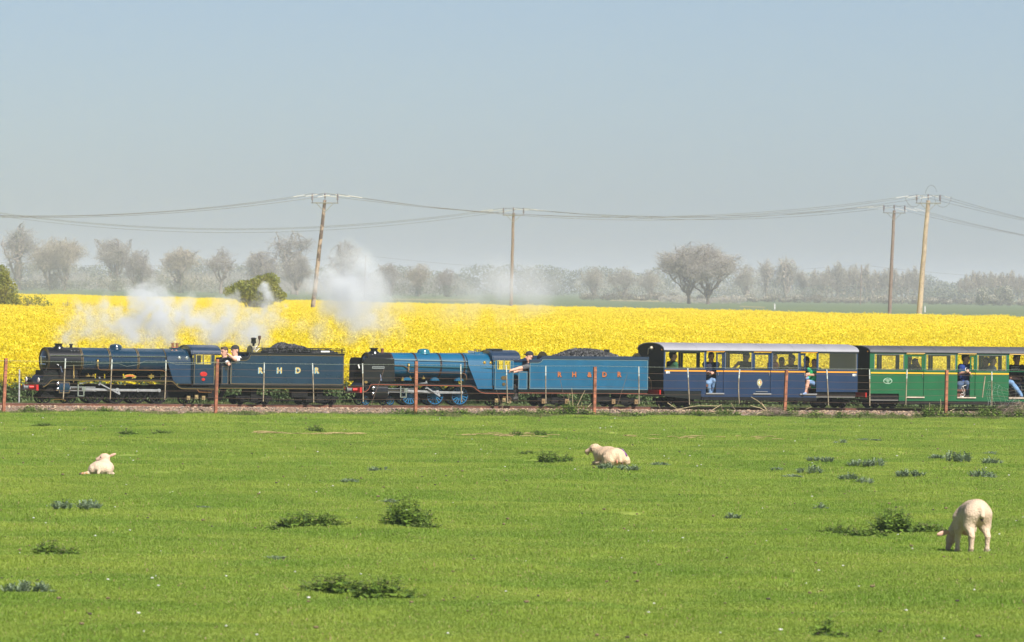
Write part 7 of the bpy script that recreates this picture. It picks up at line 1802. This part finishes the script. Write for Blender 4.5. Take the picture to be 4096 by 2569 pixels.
# leafy strip at the foot of the fence
fs = [(62, 26, 15, 'nettle tuft beside the first fence post'), (88, 34, 20, 'bushier nettle tuft ahead of the lead engine bogie'), (118, 22, 10, 'low nettle under the lead engine front'), (205, 40, 12, 'low nettles under the lead engine wheels'), (250, 60, 15, 'nettle patch under the lead engine middle wheels'), (315, 22, 12, 'small nettle under the lead engine trailing wheels'), (590, 34, 8, 'sparse nettle by the shingle under the navy tender'), (965, 52, 17, 'nettle patch by the third fence post'), (1020, 46, 15, 'nettle patch under the second engine wheels'), (1085, 60, 16, 'nettle patch under the second engine firebox'), (1160, 70, 14, 'nettle strip under the second cab'), (1230, 56, 16, 'nettle strip under the bright blue tender front'), (1290, 60, 20, 'thick nettles under the bright blue tender'), (1350, 70, 32, 'tallest nettle mound beside the fourth fence post'), (1415, 40, 14, 'nettle strip past the fourth fence post'), (1480, 60, 12, 'thin nettle strip under the tender rear'), (1560, 80, 13, 'low nettle strip under the blue coach bogie'), (1640, 70, 17, 'nettle strip under the first blue coach door'), (1712, 70, 19, 'leafy nettles under the crest door'), (1815, 60, 15, 'nettles around the dead twig heap'), (1858, 54, 25, 'dark nettle mound by the fifth fence post'), (1925, 44, 15, 'nettle tuft under the blue coach rear'), (1985, 36, 14, 'nettle tuft between the two coaches'), (2045, 40, 15, 'nettle tuft under the green coach front'), (2110, 40, 11, 'low nettle under the green coach door'), (2195, 70, 28, 'nettle thicket before the last fence post'), (2260, 60, 19, 'nettle thicket past the last fence post'), (2325, 80, 26, 'tall nettles under the torn netting'), (2395, 70, 24, 'tall nettles at the picture edge under the coach')]
for i, (x, w, h, lb) in enumerate(fs):
    u, _ = tk(x * X, 1645, FV); p = trk(u, -FV + random.uniform(-.05, .2), -RAIL_Z); s = F_PX / p.y
    t, ms = nettle(300 + i, w * X / s, (h * X + 6) / s, .15, .3)
    o = link(bpy.data.objects.new('nettle_patch', None)); o.location = (p.x, p.y, -.02); o.rotation_euler.z = TRACK_ANG; tag(o, lb, 'weed', 'nettles along the fence')
    c = link(bpy.data.objects.new('leaves', t.mesh('leaves', ms))); c.parent = o; c['kind'] = 'stuff'
# dead twigs heaped by the fifth post, dry stems elsewhere
M_dead = mat('dead_twig', (0.33, 0.25, 0.20), .9, vary=.3, vscale=9)
def stick_heap(name, label, paths, rad, n_fine, c, spread):
    r = random.Random(len(label)); o0 = trk(*c) ; th = Thing(name, (o0.x, o0.y, 0), label, 'twigs')
    for pth in paths:
        mb = MB(); mb.tube([trk(*(lambda q: (q[0], -FV - .1, q[1]))(tk(x, y, FV + .1))) for x, y in pth], [rad * (1 - .6 * i / len(pth)) for i in range(len(pth))], 5); th.part('stick', mb, M_dstem)
    if n_fine:
        mb = MB()
        for i in range(n_fine):
            u = c[0] + r.gauss(0, spread[0]); z = c[2] + spread[1] * abs(r.gauss(.3, .5)) * max(.1, 1 - ((u - c[0]) / (2 * spread[0])) ** 2); y = c[1] + r.gauss(0, .18); a = r.uniform(-.7, .7); l = r.uniform(.08, .3)
            p0 = trk(u, y, z); p1 = trk(u + l * math.cos(a), y + r.gauss(0, .05), z + l * math.sin(a) * .6); mb.tube([p0, p1], .004, 3, cap=False)
        th.part('twig_tangle', mb, M_dead, smooth=None)['kind'] = 'stuff'
u0 = tk(3090, 1640, FV)[0]
stick_heap('dead_twig_heap', 'heap of dead twigs and pale sticks below the blue coach beside the fifth post', [[(3066, 1676), (3070, 1655), (3064, 1640), (3056, 1625), (3045, 1608)], [(3062, 1644), (3040, 1632), (3022, 1628), (3002, 1622)], [(3068, 1640), (3050, 1620), (3030, 1603), (3004, 1588)], [(3062, 1662), (3055, 1645), (3048, 1636)], [(3016, 1672), (3030, 1655), (3050, 1648)]], .012, 320, (u0, -FV, -.16), (.28, .16))
stick_heap('dry_branch', 'pale dry branch lying under the first blue coach bogie', [[(2670, 1612), (2690, 1625), (2715, 1640)], [(2700, 1640), (2750, 1630), (2800, 1622), (2880, 1624)], [(2850, 1640), (2870, 1628), (2886, 1618), (2888, 1636)], [(2925, 1613), (2935, 1632), (2941, 1639)]], .009, 0, (tk(2760, 1640, FV)[0], -FV, -.2), (1, 1))
stick_heap('dry_grass_stalks', 'three tall dry stems in the nettle mound under the bright blue tender', [[(2292, 1626), (2290, 1590), (2287, 1552)], [(2310, 1622), (2325, 1590), (2340, 1562)], [(2282, 1626), (2275, 1600), (2276, 1580), (2281, 1575)], [(2325, 1625), (2328, 1610)], [(2350, 1630), (2366, 1614)]], .008, 0, (tk(2310, 1640, FV)[0], -FV, -.2), (1, 1))
stick_heap('dry_grass_stalks', 'pale dry stems sticking up by the last fence post', [[(3717, 1644), (3719, 1611)], [(3758, 1650), (3764, 1620), (3762, 1596)], [(3800, 1645), (3818, 1636)], [(3840, 1650), (3846, 1640)]], .010, 0, (tk(3760, 1645, FV)[0], -FV, -.2), (1, 1))
stick_heap('dry_grass_tuft', 'grey tangle of dead stalks under the torn netting at the picture edge', [[(4086, 1652), (4088, 1628), (4080, 1610), (4076, 1600)], [(4088, 1628), (4096, 1612)], [(4068, 1652), (4070, 1630)]], .008, 420, (tk(4060, 1640, FV)[0], -FV + .1, -.18), (.38, .30))
stick_heap('dry_grass_stalks', 'few bent dry grass stems beneath the second engine cab', [[(2010, 1640), (2012, 1622), (2008, 1612)], [(1800, 1638), (1812, 1624)], [(1525, 1640), (1527, 1624)], [(2640, 1636), (2634, 1618)], [(3222, 1638), (3246, 1628)]], .006, 0, (tk(2000, 1640, FV)[0], -FV, -.2), (1, 1))
# straw line, droppings, feathers
M_straw = mat('straw', (0.52, 0.40, 0.18), .9, vary=.2, vscale=9)
M_drop_ = mat('dropping', (0.06, 0.045, 0.035), .9); M_feather = mat('white_feather', (.6, .6, .56), .8); M_clod = mat('brown_clod', (.16, .12, .06), .95)
straw = MB(); straw.tube([(-.11, 0, .012), (0, .01, .02), (.12, -.01, .012)], .006, 3); straw.tube([(-.06, .04, .01), (.09, .06, .016)], .005, 3); straw.tube([(-.1, -.03, .008), (.05, -.05, .02)], .005, 3)
pts = []
for i in range(130):
    x = random.uniform(600, 860) if i % 4 == 0 else random.choice((random.uniform(610, 640), random.uniform(740, 860), random.uniform(950, 1320), random.uniform(1130, 1200), random.uniform(1480, 1860)))
    g = gnd(x * X, (1021 + (x - 600) * .009 + random.gauss(0, 1.3)) * X); pts.append((g.x, g.y, float(gh(g.x, g.y)) + .01))
scatter('straw_litter', np.array(pts), rng.normal(0, .5, len(pts)), .6 + rng.random(len(pts)) * .9, [straw.mesh('straw_wisp', M_straw)], None, 'line of pale straw wisps across the pasture')
bits = []
for mm, sz in ((M_drop_, .010), (M_clod, .012), (M_feather, .008)):
    t = MB(); r = random.Random(5)
    for i in range(4): t.ball((r.gauss(0, sz * .6), r.gauss(0, sz * .6), sz * .35), sz * r.uniform(.5, 1), sz * r.uniform(.4, .9), sz * r.uniform(.3, .7), 6, 4)
    bits.append(t.mesh('litter_bit', mm, 60))
n = 420; yy = 62 + 112 * rng.random(n); xx = (rng.random(n) * 2 - 1) * yy * .08
scatter('ground_litter', np.stack([xx, yy, gh(xx, yy) + .025], -1), rng.random(n) * 6.28, .7 + rng.random(n) * 1.3, bits, None, 'scattered dark droppings, earth clods and white feathers in the grass', rng.choice([0, 1, 1, 2, 2], n))
# ================================================================ SMOKE AND HAZE
def smoke(name, puffs, label, dens, nscale, seed, col=(.90, .93, .985)):
    """puffs: (px, py, v, radius in metres, weight) - one plume skinned round its puffs, filled with uneven vapour"""
    C = []
    for (x, y, v, r, w) in puffs:
        u, ww = tk(x, y, v); C.append((TRACK @ Vector((u, -v, ww)), r, w))
    me = sdf_mesh(name, [('e', np.array(c[0]), (c[1] * 1.25,) * 3, None, 0, .3) for c in C], .09, [])
    c0 = sum((c[0] for c in C), Vector()) / len(C)
    me.transform(Matrix.Translation(-c0))
    m, N, L = nodes_of(name + '_vapour')
    N.remove(N['Principled BSDF'])
    tc = N.new('ShaderNodeTexCoord')
    ns = N.new('ShaderNodeTexNoise'); ns.inputs['Scale'].default_value = nscale; ns.inputs['Detail'].default_value = 5; ns.inputs['Roughness'].default_value = .62
    off = N.new('ShaderNodeVectorMath'); off.operation = 'ADD'; off.inputs[1].default_value = (seed * 3.1, seed * 1.7, 0)
    L.new(tc.outputs['Object'], off.inputs[0]); L.new(off.outputs[0], ns.inputs['Vector'])
    # billowing: bend the lookup position by a second noise
    n2 = N.new('ShaderNodeTexNoise'); n2.inputs['Scale'].default_value = nscale * .9; n2.inputs['Detail'].default_value = 3
    L.new(off.outputs[0], n2.inputs['Vector'])
    sb = N.new('ShaderNodeVectorMath'); sb.operation = 'SUBTRACT'; sb.inputs[1].default_value = (.5, .5, .5); L.new(n2.outputs['Color'], sb.inputs[0])
    sc_ = N.new('ShaderNodeVectorMath'); sc_.operation = 'SCALE'; sc_.inputs['Scale'].default_value = 1.0; L.new(sb.outputs[0], sc_.inputs[0])
    ad = N.new('ShaderNodeVectorMath'); ad.operation = 'ADD'; L.new(tc.outputs['Object'], ad.inputs[0]); L.new(sc_.outputs[0], ad.inputs[1])
    acc = None
    for (c, r, w) in C:
        d = N.new('ShaderNodeVectorMath'); d.operation = 'DISTANCE'; L.new(ad.outputs[0], d.inputs[0]); d.inputs[1].default_value = tuple(c - c0)
        mr = N.new('ShaderNodeMapRange'); mr.interpolation_type = 'SMOOTHSTEP'; mr.inputs['From Min'].default_value = r * 1.15; mr.inputs['From Max'].default_value = r * .1; mr.inputs['To Min'].default_value = 0; mr.inputs['To Max'].default_value = w
        L.new(d.outputs['Value'], mr.inputs['Value'])
        if acc is None: acc = mr.outputs[0]
        else:
            a = N.new('ShaderNodeMath'); a.operation = 'MAXIMUM'; L.new(acc, a.inputs[0]); L.new(mr.outputs[0], a.inputs[1]); acc = a.outputs[0]
    nr = N.new('ShaderNodeMapRange'); nr.inputs['From Min'].default_value = .34; nr.inputs['From Max'].default_value = .62; nr.inputs['To Min'].default_value = -.25; nr.inputs['To Max'].default_value = .7; L.new(ns.outputs['Fac'], nr.inputs['Value'])
    ero = N.new('ShaderNodeMath'); ero.operation = 'MULTIPLY_ADD'; L.new(acc, ero.inputs[0]); ero.inputs[1].default_value = 1.3; ero.inputs[2].default_value = -.38
    er2 = N.new('ShaderNodeMath'); er2.operation = 'ADD'; er2.use_clamp = True; L.new(ero.outputs[0], er2.inputs[0]); L.new(nr.outputs[0], er2.inputs[1])
    mu = N.new('ShaderNodeMath'); mu.operation = 'MULTIPLY'; L.new(acc, mu.inputs[0]); L.new(er2.outputs[0], mu.inputs[1])
    m2 = N.new('ShaderNodeMath'); m2.operation = 'MULTIPLY'; L.new(mu.outputs[0], m2.inputs[0]); m2.inputs[1].default_value = dens
    pv = N.new('ShaderNodeVolumePrincipled'); pv.inputs['Color'].default_value = (*col, 1); pv.inputs['Anisotropy'].default_value = .0
    L.new(m2.outputs[0], pv.inputs['Density']); L.new(pv.outputs[0], N['Material Output'].inputs['Volume'])
    me.materials.clear(); me.materials.append(m)
    o = link(bpy.data.objects.new(name, me)); o.location = c0; tag(o, label, 'steam', kind='stuff')
    return o
fill = [(300 + k * 62, 1318 - 26 * math.sin(k * 1.1) - (20 if 3 < k < 11 else 0), -.45, .62 + .16 * math.sin(k * 2.3), .34 + .22 * min(1, k / 4) - (.18 if k > 11 else 0)) for k in range(14)]
smoke('steam_plume', fill + [(243, 1362, -.02, .16, .35), (262, 1345, -.1, .26, .35), (290, 1300, -.2, .42, .32), (350, 1262, -.3, .5, .4), (430, 1238, -.3, .5, .5), (545, 1190, -.4, .42, 1.0), (588, 1172, -.4, .40, 1.1), (565, 1240, -.4, .6, .95), (625, 1205, -.4, .40, .9), (655, 1185, -.4, .30, .9), (640, 1262, -.4, .6, .8), (735, 1255, -.5, .55, .75), (800, 1290, -.5, .55, .6), (868, 1228, -.5, .34, .8), (905, 1245, -.5, .48, .9), (950, 1215, -.5, .40, .85), (985, 1262, -.5, .5, .7), (1062, 1172, -.6, .26, 1.0), (1088, 1205, -.6, .32, .9), (1060, 1240, -.6, .42, .6), (1128, 1222, -.6, .26, .5), (1120, 1275, -.6, .4, .4)], 'white steam plume trailing back from the lead engine chimney', 10.0, 1.9, 1)
smoke('steam_plume', [(1495, 1386, 0, .12, .5), (1490, 1368, -.02, .2, .45), (1476, 1335, -.1, .42, .5), (1440, 1285, -.2, .72, .75), (1400, 1235, -.3, .85, .9), (1370, 1165, -.4, 1.0, 1.0), (1395, 1085, -.5, .85, .8), (1360, 1040, -.5, .42, .5), (1430, 1040, -.5, .42, .45), (1320, 1235, -.4, .6, .6), (1300, 1170, -.4, .65, .55), (1480, 1180, -.4, .95, .7), (1540, 1250, -.4, .85, .55), (1560, 1320, -.4, .55, .35), (1280, 1310, -.4, .6, .42), (1210, 1290, -.5, .55, .38), (1500, 1100, -.4, .55, .35), (1590, 1190, -.4, .5, .25), (1380, 1320, -.3, .5, .4)], 'tall grey-white steam column rising over the second engine chimney', 3.3, 1.5, 5)
smoke('drifting_smoke', [(1900, 1190, -1.5, .9, .6), (2020, 1150, -1.5, 1.0, .9), (2130, 1170, -1.5, .9, .7), (1980, 1220, -1.5, .9, .6), (2080, 1090, -1.5, .6, .45), (2200, 1130, -1.5, .6, .4), (1800, 1230, -1.5, .7, .35), (1900, 1270, -1.5, .7, .3), (1700, 1200, -1.5, .7, .25)], 'thin smoke drifting over the field above the second tender', 1.3, 1.1, 9)

# air: one even box of pale haze round the whole place
m, N, L = nodes_of('pale_haze')
N.remove(N['Principled BSDF'])
pv = N.new('ShaderNodeVolumePrincipled'); pv.inputs['Color'].default_value = (.73, .78, .90, 1); pv.inputs['Density'].default_value = HAZE; pv.inputs['Anisotropy'].default_value = 0.0
L.new(pv.outputs[0], N['Material Output'].inputs['Volume'])
mb = MB(); mb.box(-9500, 9500, -200, 14500, -1.2, 27.0)
o = link(bpy.data.objects.new('haze', mb.mesh('haze', m))); tag(o, 'pale spring haze over the whole place', 'haze', kind='stuff')
